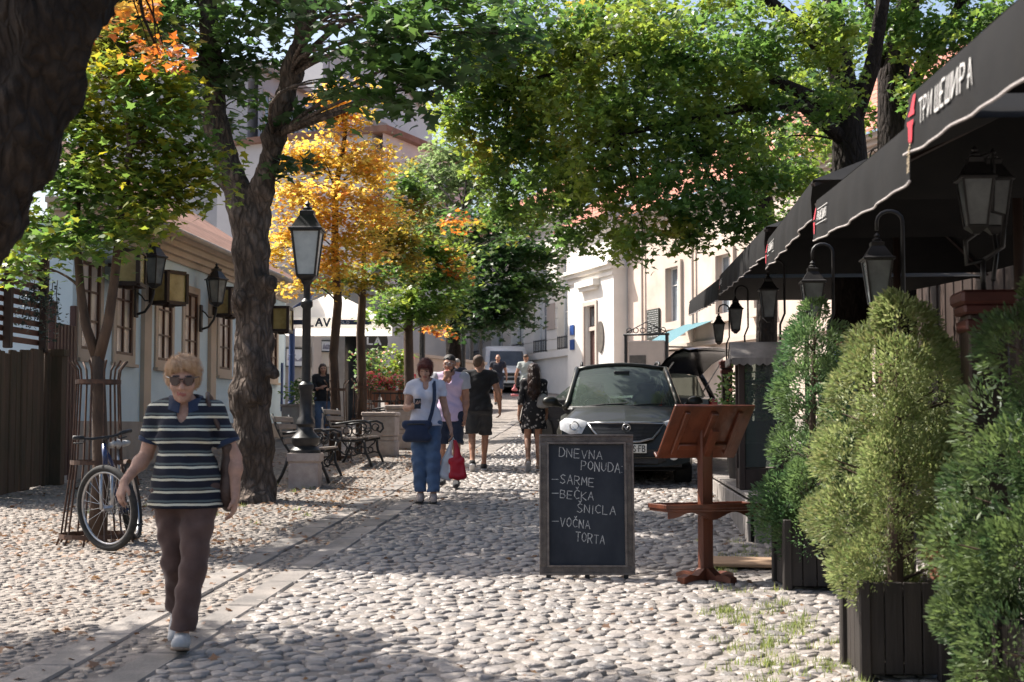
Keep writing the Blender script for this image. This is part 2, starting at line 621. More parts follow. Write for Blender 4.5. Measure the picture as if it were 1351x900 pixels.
# ---------------------------------------------------------------- material library
m_dirt = M('street_dirt', (0.13, 0.115, 0.102), (0.29, 0.255, 0.225), scale=4.5, rough=0.95, bump=0.5, bscale=60, coord='World')
def stone_mat(name, cols, dust, rough, bscale):
    """each stone its own tone, with dust lying in patches"""
    m, nt, b = new_mat(name)
    N, L = nt.nodes, nt.links
    ge = N.new('ShaderNodeNewGeometry'); oi = N.new('ShaderNodeObjectInfo')
    ad = N.new('ShaderNodeMath'); ad.operation = 'ADD'; L.new(ge.outputs['Random Per Island'], ad.inputs[0]); L.new(oi.outputs['Random'], ad.inputs[1])
    fr = N.new('ShaderNodeMath'); fr.operation = 'FRACT'; L.new(ad.outputs[0], fr.inputs[0])
    rp = N.new('ShaderNodeValToRGB'); e = rp.color_ramp.elements
    e[0].color = c4(cols[0]); e[1].color = c4(cols[-1])
    for i in range(1, len(cols) - 1):
        x = e.new(i / (len(cols) - 1)); x.color = c4(cols[i])
    L.new(fr.outputs[0], rp.inputs[0])
    n1 = N.new('ShaderNodeTexNoise'); n1.inputs['Scale'].default_value = .9; n1.inputs['Detail'].default_value = 6; n1.inputs['Roughness'].default_value = .7
    L.new(ge.outputs['Position'], n1.inputs['Vector'])
    n2 = N.new('ShaderNodeTexNoise'); n2.inputs['Scale'].default_value = 26; n2.inputs['Detail'].default_value = 5; L.new(ge.outputs['Position'], n2.inputs['Vector'])
    sm = N.new('ShaderNodeMath'); sm.operation = 'MULTIPLY_ADD'; L.new(n2.outputs['Fac'], sm.inputs[0]); sm.inputs[1].default_value = .5; L.new(n1.outputs['Fac'], sm.inputs[2])
    mr = N.new('ShaderNodeMapRange'); mr.inputs['From Min'].default_value = .62; mr.inputs['From Max'].default_value = .95; mr.inputs['To Max'].default_value = .75; L.new(sm.outputs[0], mr.inputs['Value'])
    mx = N.new('ShaderNodeMixRGB'); L.new(mr.outputs[0], mx.inputs['Fac']); L.new(rp.outputs[0], mx.inputs[1]); mx.inputs[2].default_value = c4(dust)
    L.new(mx.outputs[0], b.inputs['Base Color'])
    b.inputs['Roughness'].default_value = rough; b.inputs['Specular IOR Level'].default_value = .5
    n3 = N.new('ShaderNodeTexNoise'); n3.inputs['Scale'].default_value = bscale; n3.inputs['Detail'].default_value = 8; L.new(ge.outputs['Position'], n3.inputs['Vector'])
    bp_ = N.new('ShaderNodeBump'); bp_.inputs['Strength'].default_value = .8; bp_.inputs['Distance'].default_value = .018; L.new(n3.outputs['Fac'], bp_.inputs['Height']); L.new(bp_.outputs[0], b.inputs['Normal'])
    return m
m_cobble = stone_mat('cobble_stone', [(.13, .122, .117), (.26, .235, .215), (.185, .17, .16), (.32, .285, .255), (.15, .145, .145), (.275, .245, .222), (.215, .185, .165)], (.325, .285, .255), .48, 30)
m_pebble = stone_mat('pebble_stone', [(.16, .14, .125), (.27, .235, .205), (.21, .185, .162), (.30, .255, .215)], (.32, .27, .225), .75, 60)
m_slab = M('kerb_slab', (0.15, 0.137, 0.125), (0.30, 0.265, 0.235), scale=2.5, rough=0.75, bump=0.35, bscale=45, coord='World', island=0.12)
m_blue_wall = M('pale_blue_plaster', (0.58, 0.70, 0.77), (0.50, 0.62, 0.69), scale=1.2, rough=0.9, bump=0.12, bscale=40)
m_beige_trim = M('beige_trim', (0.50, 0.41, 0.33), (0.43, 0.35, 0.28), scale=2, rough=0.85, bump=0.1)
m_plinth = M('grey_beige_plinth', (0.38, 0.34, 0.30), (0.28, 0.25, 0.225), scale=2.5, rough=0.9, bump=0.2)
m_wood_frame = M('brown_window_wood', (0.10, 0.045, 0.03), (0.06, 0.028, 0.02), scale=20, rough=0.5, stretch=(1, 1, .1))
m_curtain_pane = M('curtained_pane', (0.74, 0.63, 0.55), (0.52, 0.41, 0.34), scale=2.2, rough=0.2, spec=0.7, stretch=(3, 3, 1))
m_roof = M('clay_roof', (0.22, 0.12, 0.085), (0.32, 0.18, 0.13), scale=3, rough=0.85, bump=0.2, island=0.25)
m_red_roof = M('red_clay_roof', (0.36, 0.13, 0.085), (0.46, 0.20, 0.14), scale=3, rough=0.8, bump=0.2, island=0.2)
m_blue_pipe = M('blue_painted_pipe', (0.02, 0.045, 0.14), (0.03, 0.06, 0.18), scale=5, rough=0.4)
m_iron = M('black_iron', (0.012, 0.012, 0.013), (0.03, 0.028, 0.027), scale=12, rough=0.45, spec=0.5)
m_rust_iron = M('rusty_iron', (0.05, 0.03, 0.022), (0.10, 0.05, 0.03), scale=14, rough=0.75)
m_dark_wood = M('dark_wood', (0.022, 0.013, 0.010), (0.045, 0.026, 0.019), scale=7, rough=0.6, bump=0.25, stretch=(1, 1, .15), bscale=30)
m_mossy = M('mossy_planks', (0.11, 0.072, 0.05), (0.065, 0.055, 0.036), scale=5, rough=0.95, bump=0.6, stretch=(1, 1, .2), bscale=30, island=.2)
m_brown_gate = M('brown_gate_paint', (0.05, 0.022, 0.018), (0.08, 0.035, 0.027), scale=6, rough=0.55, stretch=(1, 1, .2))
m_slat_wood = M('red_brown_slats', (0.12, 0.05, 0.032), (0.075, 0.032, 0.022), scale=8, rough=0.6)
m_white = M('white_stucco', (0.80, 0.76, 0.70), (0.72, 0.68, 0.62), scale=1.0, rough=0.9, bump=0.08, bscale=30)
m_cream = M('cream_stucco', (0.58, 0.48, 0.41), (0.40, 0.32, 0.27), scale=.8, rough=0.9, bump=0.2, bscale=30, detail=10, lo=.4, hi=.75)
m_cream_trim = M('cream_trim', (0.52, 0.44, 0.38), (0.44, 0.37, 0.32), scale=1, rough=0.85)
m_grey_wall = M('grey_render', (0.42, 0.42, 0.43), (0.34, 0.34, 0.35), scale=.5, rough=0.9)
m_tall_glass = M('tall_window_glass', (0.16, 0.18, 0.19), (0.62, 0.64, 0.64), scale=2.3, rough=0.15, spec=0.6, stretch=(2, 2, .05), lo=.42, hi=.6)
m_dark_pane = M('dark_pane', (0.02, 0.022, 0.025), (0.06, 0.065, 0.07), scale=1.5, rough=0.08, spec=0.7)
m_blue_pane = M('sky_pane', (0.10, 0.12, 0.14), (0.25, 0.29, 0.32), scale=1.0, rough=0.08, spec=0.7)
m_white_paint = M('white_paint', (0.75, 0.74, 0.72), (0.68, 0.67, 0.65), scale=6, rough=0.5)
m_plaque = M('dark_plaque', (0.10, 0.09, 0.08), (0.15, 0.13, 0.11), scale=8, rough=0.5)

# ---------------------------------------------------------------- street
ys = [-25, 0] + list(np.arange(3, 92, 3.0)) + [120, 200, 700]
mb = MB()
mb.grid([[(x, y, g(y) + 0.0065) for x in (-700, -60, -20, -8, -2.5, 1.2, 8, 20, 60, 700)] for y in ys])
street = mb.build('street', m_dirt)
tag(street, kind='structure')

def zg(Y):
    return SLOPE * Y + np.where(Y > 25, 0.2 * (np.clip(Y - 25, 0, 65) / 25) ** 2, 0)

def cells(x0, x1, y0, y1, a, b, jit, n, seed):
    """stones as Voronoi cells of a jittered grid: centres and the radius of each in n directions"""
    rng = np.random.default_rng(seed)
    nx, ny = int((x1 - x0) / a) + 4, int((y1 - y0) / b) + 4
    I, J = np.meshgrid(np.arange(nx), np.arange(ny), indexing='ij')
    # bow the rows slightly, as hand-laid stones drift
    X = x0 + (I - 2 + 0.5 * (J % 2)) * a + rng.uniform(-jit, jit, I.shape) * a + .05 * np.sin(J * .31 + I * .05)
    Y = y0 + (J - 2) * b + rng.uniform(-jit, jit, I.shape) * b + .04 * np.sin(I * .43)
    th = 2 * np.pi * np.arange(n) / n
    Rr = np.full(I.shape + (n,), 9.0)
    Wt = rng.uniform(.6, 1.5, I.shape)
    for di in range(-2, 3):
        for dj in range(-2, 3):
            if di == 0 and dj == 0:
                continue
            X2 = np.roll(X, (-di, -dj), (0, 1)) - X; Y2 = np.roll(Y, (-di, -dj), (0, 1)) - Y
            d = np.hypot(X2, Y2); ph = np.arctan2(Y2, X2)
            cs = np.cos(th[None, None, :] - ph[..., None])
            wf = Wt / (Wt + np.roll(Wt, (-di, -dj), (0, 1)))
            r = np.where(cs > 0.05, (d * wf)[..., None] / np.maximum(cs, 0.05), 9)
            Rr = np.minimum(Rr, r)
    s = (slice(2, -2), slice(2, -2))
    X, Y, Rr = X[s].ravel(), Y[s].ravel(), Rr[s].reshape(-1, n)
    mean = Rr.mean(1, keepdims=True)
    Rr = np.minimum(Rr, mean * 1.25) * .72 + mean * .28 * .96
    return X, Y, Rr, th, rng

def stones(X, Y, Rr, th, rng, h, gap, n, prof=((1.0, -.02), (.97, .66), (.82, 1.0))):
    k = len(X)
    H = h * rng.uniform(.5, 1.4, k)
    tx, ty = rng.normal(0, .08, k), rng.normal(0, .08, k)
    rings = []
    for f, hz in prof:
        r = np.maximum(Rr - gap, .012) * f * (1 + rng.normal(0, .055, Rr.shape))
        x = X[:, None] + r * np.cos(th); y = Y[:, None] + r * np.sin(th)
        z = H[:, None] * (hz + rng.normal(0, .09, r.shape)) if hz > 0 else np.full(r.shape, hz)
        if hz > 0:
            z = z + (tx[:, None] * (x - X[:, None]) + ty[:, None] * (y - Y[:, None])) * hz
        rings.append(np.stack([x, y, z + zg(y)], -1))
    ctr = np.stack([X, Y, H * 1.03 + zg(Y)], -1)[:, None, :]
    V = np.concatenate(rings + [ctr], 1)                 # k, 3n+1, 3
    q, t = [], []
    for r in range(len(prof) - 1):
        for i in range(n):
            q.append((r * n + i, r * n + (i + 1) % n, (r + 1) * n + (i + 1) % n, (r + 1) * n + i))
    L = (len(prof) - 1) * n
    for i in range(n):
        t.append((L + i, L + (i + 1) % n, L + n))
    return V, np.array(q), np.array(t)

def stone_field(name, V, q, t, mat):
    k, per = V.shape[:2]
    off = (np.arange(k) * per)[:, None, None]
    o = np_obj(name, V.reshape(-1, 3), [(q[None] + off).reshape(-1, 4), (t[None] + off).reshape(-1, 3)], mat, street, smooth=True)
    o['kind'] = 'stuff'
    return o

def screen(V3):
    """photograph pixels of world points (n,3)"""
    A = np.array(CAM_M)
    c = (V3 - np.array([0, 0, CAM_H])) @ A
    return CX + F_PX * c[:, 0] / -c[:, 2], CY - F_PX * c[:, 1] / -c[:, 2], -c[:, 2]

NA = 7
X, Y, Rr, th, rng = cells(-2.42, 3.2, 6.0, 37, .128, .102, .38, NA, 3)
V, q, t = stones(X, Y, Rr, th, rng, .0175, .003, NA)
ctr = V[:, -1, :]
sx, sy, sz = screen(ctr)
ok = (sx > 6) & (sx < 1100) & (sy < 893)
order = np.argsort(np.where(ok, sz, 1e9))
near = order[:300]
for i in near:
    o = np_obj('cobblestone', V[i] - ctr[i], [q, t], m_cobble, street, smooth=True)
    o.location = ctr[i]
keep = (sx > -120) & (sx < 1260) & (sy < 960); keep[near] = False
fine = keep & (ctr[:, 1] < 19)
stone_field('cobblestones', V[fine], q, t, m_cobble)
far = keep & (ctr[:, 1] >= 19) & (ctr[:, 1] < 36)
Vf = np.concatenate([V[far][:, :NA], V[far][:, 2 * NA:]], 1)
stone_field('cobblestones', Vf, q[:NA], t - NA, m_cobble)
# finer stones on the walkway side and in the gutter between the two slab rows
NB = 6
X, Y, Rr, th, rng = cells(-7.85, -2.45, 6.0, 26, .088, .075, .36, NB, 5)
sx, sy, sz = screen(np.stack([X, Y, zg(Y)], 1))
pick = (sx > -180) & ((X < -3.24) | ((X > -2.93) & (X < -2.73)))
V, q, t = stones(X[pick], Y[pick], Rr[pick], th, rng, .0145, .003, NB, ((1.0, -.02), (.86, .8)))
stone_field('pebble_paving', V, q, t, m_pebble)
# two rows of long slabs
rs = random.Random(5)
for xa, xb in ((-2.70, -2.46), (-3.21, -2.95)):
    y = 5.6
    while y < 40:
        l = rs.uniform(.55, 1.05)
        mbs = MB()
        dx = rs.uniform(-.012, .012)
        zc = g(y + l / 2)
        mbs.bbox((0, 0, 0), (xb - xa - .012 + rs.uniform(-.02, .01), l - .02, .09), .012, Matrix.Rotation(math.atan(SLOPE), 4, 'X') @ Matrix.Rotation(rs.uniform(-.012, .012), 4, 'Y') @ Matrix.Rotation(rs.uniform(-.012, .012), 4, 'Z'))
        mbs.build('kerb_slab', m_slab, street, loc=((xa + xb) / 2 + dx, y + l / 2, zc - .022 + rs.uniform(-.006, .006)))
        y += l

# ---------------------------------------------------------------- walls with openings
def facade(mb, O, u, n, s0, s1, z0, z1, ops, depth=.18):
    """front face of a wall along u from s0 to s1 with openings (a, b, za, zb), each with reveals depth deep"""
    O, u, n = Vector(O), Vector(u), Vector(n)
    S = sorted(set([s0, s1] + [v for o in ops for v in o[:2]]))
    Z = sorted(set([z0, z1] + [v for o in ops for v in o[2:4]]))
    P = lambda s, z, d=0: O + u * s + Vector((0, 0, z)) - n * d
    for a, b in zip(S[:-1], S[1:]):
        for c, d in zip(Z[:-1], Z[1:]):
            if any(o[0] <= a and b <= o[1] and o[2] <= c and d <= o[3] for o in ops):
                continue
            mb.add([P(a, c), P(b, c), P(b, d), P(a, d)], [(0, 1, 2, 3)])
    for a, b, c, d in [o[:4] for o in ops]:
        for p, r in (((a, c), (b, c)), ((b, c), (b, d)), ((b, d), (a, d)), ((a, d), (a, c))):
            mb.add([P(*p), P(*r), P(*r, depth), P(*p, depth)], [(0, 1, 2, 3)])
    return mb

def wall_box(mb, O, u, n, s0, s1, z0, z1, d0, d1):
    """box on a wall from d0 to d1 outward of its face"""
    O, u, n = Vector(O), Vector(u), Vector(n)
    P = lambda s, z, d: O + u * s + n * d + Vector((0, 0, z))
    vs = [P(s0, z0, d0), P(s1, z0, d0), P(s1, z0, d1), P(s0, z0, d1), P(s0, z1, d0), P(s1, z1, d0), P(s1, z1, d1), P(s0, z1, d1)]
    return mb.add(vs, [(0, 3, 2, 1), (4, 5, 6, 7), (0, 1, 5, 4), (1, 2, 6, 5), (2, 3, 7, 6), (3, 0, 4, 7)])

def window(root, O, u, n, s, za, zb, w, cols, rows, m_sur, m_frm, m_pane, sur=.15, proud=.05, sill=True, depth=.1, rowz=None):
    """window part with surround, frame bars and a pane for each light"""
    mbw = MB()
    a, b = s - w / 2, s + w / 2
    if sur:
        wall_box(mbw, O, u, n, a - sur, a, za, zb, .0, proud)
        wall_box(mbw, O, u, n, b, b + sur, za, zb, .0, proud)
        wall_box(mbw, O, u, n, a - sur, b + sur, zb, zb + sur, .0, proud)
        wall_box(mbw, O, u, n, a - sur, b + sur, za - sur * 1.1, za, .0, proud)
    else:
        wall_box(mbw, O, u, n, a - .02, b + .02, za - .05, za, .0, proud)
    win = wb(mbw, 'window', m_sur, root)
    if sill and sur:
        ms = MB(); wall_box(ms, O, u, n, a - sur - .03, b + sur + .03, za - sur * 1.1 - .05, za - sur * 1.1, .0, proud + .05)
        ms.build('sill', m_sur, win)
    fr = MB(); t = .045
    for x0, x1 in [(a, a + t), (b - t, b)]:
        wall_box(fr, O, u, n, x0, x1, za, zb, -depth, -depth + .05)
    wall_box(fr, O, u, n, a + t, b - t, za, za + t, -depth, -depth + .05)
    wall_box(fr, O, u, n, a + t, b - t, zb - t, zb, -depth, -depth + .05)
    zr = rowz or [za + (zb - za) * i / rows for i in range(rows + 1)]
    for i in range(1, cols):
        x = a + (b - a) * i / cols
        wall_box(fr, O, u, n, x - .022, x + .022, za + t, zb - t, -depth, -depth + .045)
    for z in zr[1:-1]:
        wall_box(fr, O, u, n, a + t, b - t, z - .014, z + .014, -depth, -depth + .04)
    fr.build('frame', m_frm, win)
    for i in range(cols):
        for j in range(rows):
            pn = MB()
            wall_box(pn, O, u, n, a + (b - a) * i / cols, a + (b - a) * (i + 1) / cols, zr[j], zr[j + 1], -depth - .02, -depth + .01)
            pn.build('pane', m_pane, win)
    return win

# ---------------------------------------------------------------- the low pale blue house
WX = -7.9
HO, HU, HN = Vector((WX, 0, 0)), Vector((0, 1, 0)), Vector((1, 0, 0))
H0, H1, HZ = 19.6, 32.2, 4.56
house = thing('blue_house', 'low pale blue house with brown windows, beige trim and clay roof', 'house', (WX, 26, g(26)))
wins = [20.25, 21.65, 23.6, 25.05, 27.2, 28.62, 30.95]
WA, WB = 2.76, 4.05
mb = MB()
facade(mb, HO, HU, HN, H0, H1, 0.2, HZ, [(s - .37, s + .37, WA, WB) for s in wins], .06)
wall_box(mb, HO, HU, HN, H0, H1, 0.2, HZ, -6.5, -.4)
for y_ in (H0, H1):
    mb.add([(WX, y_, .2), (WX, y_, HZ), (WX - .4, y_, HZ), (WX - .4, y_, .2)], [(0, 1, 2, 3)])
wb(mb, 'wall', m_blue_wall, house)
mb = MB(); wall_box(mb, HO, HU, HN, H0 - .02, H1 + .03, 0.2, 1.72, -.1, .07); wb(mb, 'plinth', m_plinth, house)
for s in (22.62, 26.3, 29.8):
    mb = MB()
    wall_box(mb, HO, HU, HN, s - .17, s + .17, 1.72, 4.50, 0, .07)
    wall_box(mb, HO, HU, HN, s - .2, s + .2, 4.36, 4.50, .07, .1)
    wb(mb, 'pilaster', m_beige_trim, house)
for s in wins:
    window(house, HO, HU, HN, s, WA, WB, .74, 2, 3, m_beige_trim, m_wood_frame, m_curtain_pane, sur=.12, depth=.03, proud=.03, rowz=[WA, WA + .43, WA + .86, WB])
mb = MB()
for z0_, z1_, d_ in ((4.50, 4.60, .06), (4.60, 4.70, .14), (4.70, 4.80, .24), (4.80, 4.88, .32)):
    wall_box(mb, HO, HU, HN, H0 - d_, H1 + d_ * .6, z0_, z1_ - .002, -.3, d_)
wb(mb, 'cornice', m_beige_trim, house)
mb = MB()
rows = 13
for i in range(rows):                        # overlapping courses of clay tiles
    x0_ = WX + .42 - i * .31; z0_ = 4.90 + i * .2
    P = []
    for x_, z_ in ((x0_, z0_), (x0_ - .33, z0_ + .213)):
        P.append([(x_, H0 - .5 + j * .105, z_ + (.022 if j % 2 else 0)) for j in range(int((H1 - H0 + 1) / .105))])
    mb.grid(P)
    mb.add([(x0_, H0 - .5, z0_ - .03), (x0_, H1 + .4, z0_ - .03), (x0_, H1 + .4, z0_ + .01), (x0_, H0 - .5, z0_ + .01)], [(0, 1, 2, 3)])
wb(mb, 'roof', m_roof, house)
mb = MB()
mb.tube([(WX + .47, H0 - .5, 4.88), (WX + .47, H1 + .4, 4.85)], .055, 8)
gut = wb(mb, 'gutter', m_plinth, house, smooth=True, auto=50)
mb = MB()
zt = 4.8
mb.tube([(WX + .58, H1 + .1, zt), (WX + .5, H1 + .1, zt - .22), (WX + .2, H1 + .08, zt - .42), (WX + .13, H1 + .08, zt - .6), (WX + .13, H1 + .08, 1.7), (WX + .13, H1 + .08, g(H1) + .15), (WX + .2, H1 + .05, g(H1) + .03)], .07, 10)
for z_ in (2.2, 3.3, 4.2):
    mb.ring((WX + .13, H1 + .08, z_), .075, .014, (0, 0, 1), 16, 6)
wb(mb, 'downpipe', m_blue_pipe, house, smooth=True, auto=50)
mb = MB(); wall_box(mb, HO, HU, HN, 31.78, 31.9, 2.0, 3.1, 0, .03); wb(mb, 'thermometer_board', m_blue_pipe, house)

# ---------------------------------------------------------------- gate, mossy plank fence and slat screen next to the house
gate = thing('garden_gate', 'narrow dark brown slatted gate between mossy fence and blue house', 'gate', (WX, 19.2, g(19.2)))
rs = random.Random(3)
for i in range(6):
    y = 18.88 + i * .118
    mb = MB(); mb.bbox((WX + .06, y + .05, g(19) + 1.16), (.04, .085, 2.1), .008)
    wb(mb, 'slat', m_brown_gate, gate)
for z_ in (.35, 1.0, 2.12):
    mb = MB(); mb.box((WX + .02, 19.22, g(19) + z_), (.05, .74, .09)); wb(mb, 'rail', m_brown_gate, gate)
for y in (18.84, 19.58):
    mb = MB(); mb.bbox((WX + .03, y, g(19) + 1.25), (.09, .08, 2.5), .01); wb(mb, 'post', m_brown_gate, gate)

fence = thing('plank_fence', 'mossy rough plank fence at the picture edge under the slat screen', 'fence', (WX, 17.6, g(17.6)))
y = 16.0
while y < 18.72:
    w = rs.uniform(.1, .18)
    mb = MB()
    mb.bbox((WX + .04 + rs.uniform(0, .035), y + w / 2, g(y) + .9 + rs.uniform(-.03, .05)), (.05, w - .008, 1.82), .012, Matrix.Rotation(rs.uniform(-.02, .02), 4, 'X'))
    wb(mb, 'plank', m_mossy, fence)
    y += w
mb = MB(); mb.box((WX + .12, 18.76, g(18.7) + .86), (.24, .16, 1.8)); mb.box((WX + .12, 18.76, g(18.7) + 1.8), (.3, .2, .09)); wb(mb, 'post', m_mossy, fence)

screen_t = thing('slat_screen', 'horizontal red-brown slat screen above the mossy plank fence', 'screen', (WX, 17.4, g(17.4) + 1.85))
for i in range(9):
    mb = MB(); mb.bbox((WX - .02, 17.3, g(17.4) + 1.98 + i * .125), (.035, 2.7, .075), .006); wb(mb, 'slat', m_slat_wood, screen_t)
for y in (16.2, 17.4, 18.5):
    mb = MB(); mb.bbox((WX + .05, y, g(17.4) + 2.55), (.1, .1, 1.4), .01); wb(mb, 'post', m_dark_wood, screen_t)
mb = MB(); mb.bbox((WX + .1, 17.4, g(17.4) + 3.25), (.5, 2.9, .16), .02); wb(mb, 'top_beam', m_dark_wood, screen_t)

# ---------------------------------------------------------------- the street's far right side: cream house, white pavilion, long white facade
pC, pF = foot(1135, 38), foot(730, 60)
d = (pF - pC); d.z = 0
FU = d.normalized()
FN = Vector((-FU.y, FU.x, 0))                       # towards the street
if FN.x > 0: FN = -FN
FO = Vector((pC.x, pC.y, 0))
def fs(px):
    """distance along the facade line seen at a pixel column"""
    a = at(px, 480, 1.0); r = Vector((a.x, a.y, 0))
    den = r.x * FU.y - r.y * FU.x
    return (FO.y * r.x - FO.x * r.y) / -den if False else ((FO.x * r.y - FO.y * r.x) / den)
def fz(px, py):
    """height on the facade seen at a pixel"""
    s = fs(px); p = FO + FU * s
    r = at(px, py, 1.0) - Vector((0, 0, CAM_H))
    k = math.hypot(p.x, p.y) / math.hypot(r.x, r.y)
    return CAM_H + r.z * k

cream = thing('cream_house', 'weathered cream stucco house behind the black awnings, tall window and slate board', 'house', (FO.x, FO.y, g(FO.y)))
c0, c1 = -9.0, fs(829)
zb0 = 0.5
cz = fz(1110, 196) - 2.14
wc = [fs(890), fs(958), fs(1010)]
wza, wzb = fz(893, 424), fz(893, 352)
mb = MB()
facade(mb, FO, FU, FN, c0, c1, zb0, cz + 2.2, [(s - .5, s + .5, wza, wzb) for s in wc], .25)
wall_box(mb, FO, FU, FN, c0, c1, zb0, cz + 2.2, -7, -.5)
wb(mb, 'wall', m_cream, cream)
for s in wc:
    window(cream, FO, FU, FN, s, wza, wzb, 1.0, 2, 2, m_cream_trim, m_white_paint, m_blue_pane, sur=.2, proud=.1, depth=.18, rowz=[wza, wza + (wzb - wza) * .68, wzb])
mb = MB()
wall_box(mb, FO, FU, FN, c0, c1, wza - .95, wza - .8, 0, .12)
wb(mb, 'string_course', m_cream_trim, cream)
mb = MB()
for z_, d_ in ((0, .12), (.14, .25), (.28, .4)):
    wall_box(mb, FO, FU, FN, c0, c1 + .02, cz + 1.7 + z_, cz + 1.838 + z_, 0, d_)
wb(mb, 'cornice', m_cream_trim, cream)
for px in (851, 918):
    s = fs(px); mb = MB()
    p = FO + FU * s + FN * .1
    mb.tube([(p.x, p.y, zb0 + 1), (p.x, p.y, cz + 1.7)], .05, 8)
    wb(mb, 'downpipe', m_cream_trim, cream, smooth=True, auto=50)
def roof_tiles(root, O, u, n, s0, s1, z, rows, m, over=.5, rise=.26, back=.33):
    mbr = MB()
    O, u, n = Vector(O), Vector(u), Vector(n)
    k = int((s1 - s0) / .15)
    for i in range(rows):
        P = []
        for e in (0, 1):
            dd = over - (i + e) * back
            P.append([O + u * (s0 + (s1 - s0) * j / k) + n * dd + Vector((0, 0, z + (i + e) * rise + (.03 if j % 2 else 0) + (.035 if e == 0 else 0))) for j in range(k + 1)])
        mbr.grid(P)
        q = [O + u * s + n * (over - i * back) + Vector((0, 0, z + i * rise + h)) for s, h in ((s0, -.02), (s1, -.02), (s1, .05), (s0, .05))]
        mbr.add(q, [(0, 1, 2, 3)])
    return wb(mbr, 'roof', m, root)
roof_tiles(cream, FO, FU, FN, c0, c1, cz + 2.14, 11, m_red_roof, .55)

pav = thing('white_pavilion', 'plain white corner building with narrow brown door and oval plaque', 'building', tuple(FO + FU * fs(800) + Vector((0, 0, g(FO.y + 12)))))
p0, p1 = fs(828), fs(766)
PO = FO + FN * .55
pz = fz(770, 366)
dsx, dza, dzb = fs(797), fz(797, 480) - .5, fz(797, 404)
mb = MB()
facade(mb, PO, FU, FN, p0, p1, zb0, pz, [(dsx - .55, dsx + .55, dza, dzb)], .3)
wall_box(mb, PO, FU, FN, p0, p1, zb0, pz, -6.5, -.6)
for s_ in (p0, p1):
    a = PO + FU * s_
    mb.add([a + Vector((0, 0, zb0)), a + Vector((0, 0, pz)), a - FN * .6 + Vector((0, 0, pz)), a - FN * .6 + Vector((0, 0, zb0))], [(0, 1, 2, 3)])
wb(mb, 'wall', m_white, pav)
mb = MB()
for z_, d_ in ((-.35, .06), (-.12, .16), (0.02, .3), (1.35, .1), (1.5, .3), (1.65, .45)):
    wall_box(mb, PO, FU, FN, p0 - d_ * .4, p1 + d_ * .4, pz + z_, pz + z_ + .136, -.4, d_)
wall_box(mb, PO, FU, FN, p0, p1, pz + .16, pz + 1.348, -.4, .04)
wb(mb, 'cornice', m_white, pav)
roof_tiles(pav, PO, FU, FN, p0 - .3, p1 + .3, pz + 1.8, 9, m_red_roof, .5)
dr = MB(); wall_box(dr, PO, FU, FN, dsx - .55, dsx + .55, dza, dzb, -.28, -.2)
door = wb(dr, 'door', m_brown_gate, pav)
mb = MB()
wall_box(mb, PO, FU, FN, dsx - .55, dsx + .55, dzb - .95, dzb - .8, -.2, -.1)
wall_box(mb, PO, FU, FN, dsx - .72, dsx - .56, dza, dzb + .16, 0, .07); wall_box(mb, PO, FU, FN, dsx + .56, dsx + .72, dza, dzb + .16, 0, .07); wall_box(mb, PO, FU, FN, dsx - .559, dsx + .559, dzb + .003, dzb + .16, 0, .068)
mb.build('frame', m_cream_trim, door)
mb = MB(); wall_box(mb, PO, FU, FN, dsx - .4, dsx + .4, dzb - .75, dzb - .08, -.199, -.17); mb.build('pane', m_dark_pane, door)
mb = MB(); wall_box(mb, PO, FU, FN, dsx - .95, dsx + .95, dzb + .72, dzb + .95, 0, .3); wall_box(mb, PO, FU, FN, dsx - .8, dsx + .8, dzb + .58, dzb + .718, 0, .18)
wb(mb, 'door_hood', m_white, pav)
mb = MB()
os_ = fs(811); oz = fz(811, 445)
pl = [(.32 * math.cos(t_), .6 * math.sin(t_)) for t_ in np.linspace(0, 2 * math.pi, 25)[:-1]]
mb.prism(pl, PO + FU * os_ + FN * .01 + Vector((0, 0, oz)), -FU, (0, 0, 1), .05)
wb(mb, 'oval_plaque', m_plaque, pav)
m_sign_blue = M('blue_enamel', (0.02, 0.06, 0.22), (0.03, 0.08, 0.26), scale=3, rough=.35)
sgn = MB(); ss, sz_ = fs(773), fz(773, 446)
for dz in (-.28, .3):
    wall_box(sgn, PO, FU, FN, ss - .2, ss + .2, sz_ + dz - .2, sz_ + dz + .2, .02, .06)
sg = sgn.build('street_sign', m_sign_blue)
tag(sg, 'pair of small blue enamel plates on the white corner building', 'sign')

longb = thing('white_facade_building', 'long white building with tall barred windows beyond the parked car', 'building', tuple(FO + FU * fs(720) + Vector((0, 0, g(60)))))
l0, l1 = p1, p1 + 34
lz = pz + 1.6
lw = [l0 + .55 + 2.95 * (i) for i in range(0, 12)]
lw = [fs(746) + 2.95 * i for i in range(-1, 11)]
lza, lzb = fz(735, 462), fz(735, 338)
mb = MB()
facade(mb, FO, FU, FN, l0, l1, zb0, lz + 1.5, [(max(s - .82, l0 + .02), s + .82, lza, lzb) for s in lw], .35)
wall_box(mb, FO, FU, FN, l0, l1, zb0, lz + 1.5, -7, -.6)
wb(mb, 'wall', m_white, longb)
for s in lw[1:]:
    window(longb, FO, FU, FN, s, lza, lzb, 1.64, 3, 2, m_white, m_white_paint, m_tall_glass, sur=0, depth=.3, rowz=[lza, lza + (lzb - lza) * .4, lzb])
    rail = MB()
    for i in range(9):
        p = FO + FU * (s - .8 + i * .2) + FN * .03
        rail.tube([(p.x, p.y, lza), (p.x, p.y, lza + .55)], .018, 5)
    for z_ in (lza + .06, lza + .5):
        a, b = FO + FU * (s - .82) + FN * .03, FO + FU * (s + .82) + FN * .03
        rail.beam((a.x, a.y, z_), (b.x, b.y, z_), .04, .04)
    wb(rail, 'window_railing', m_iron, longb)
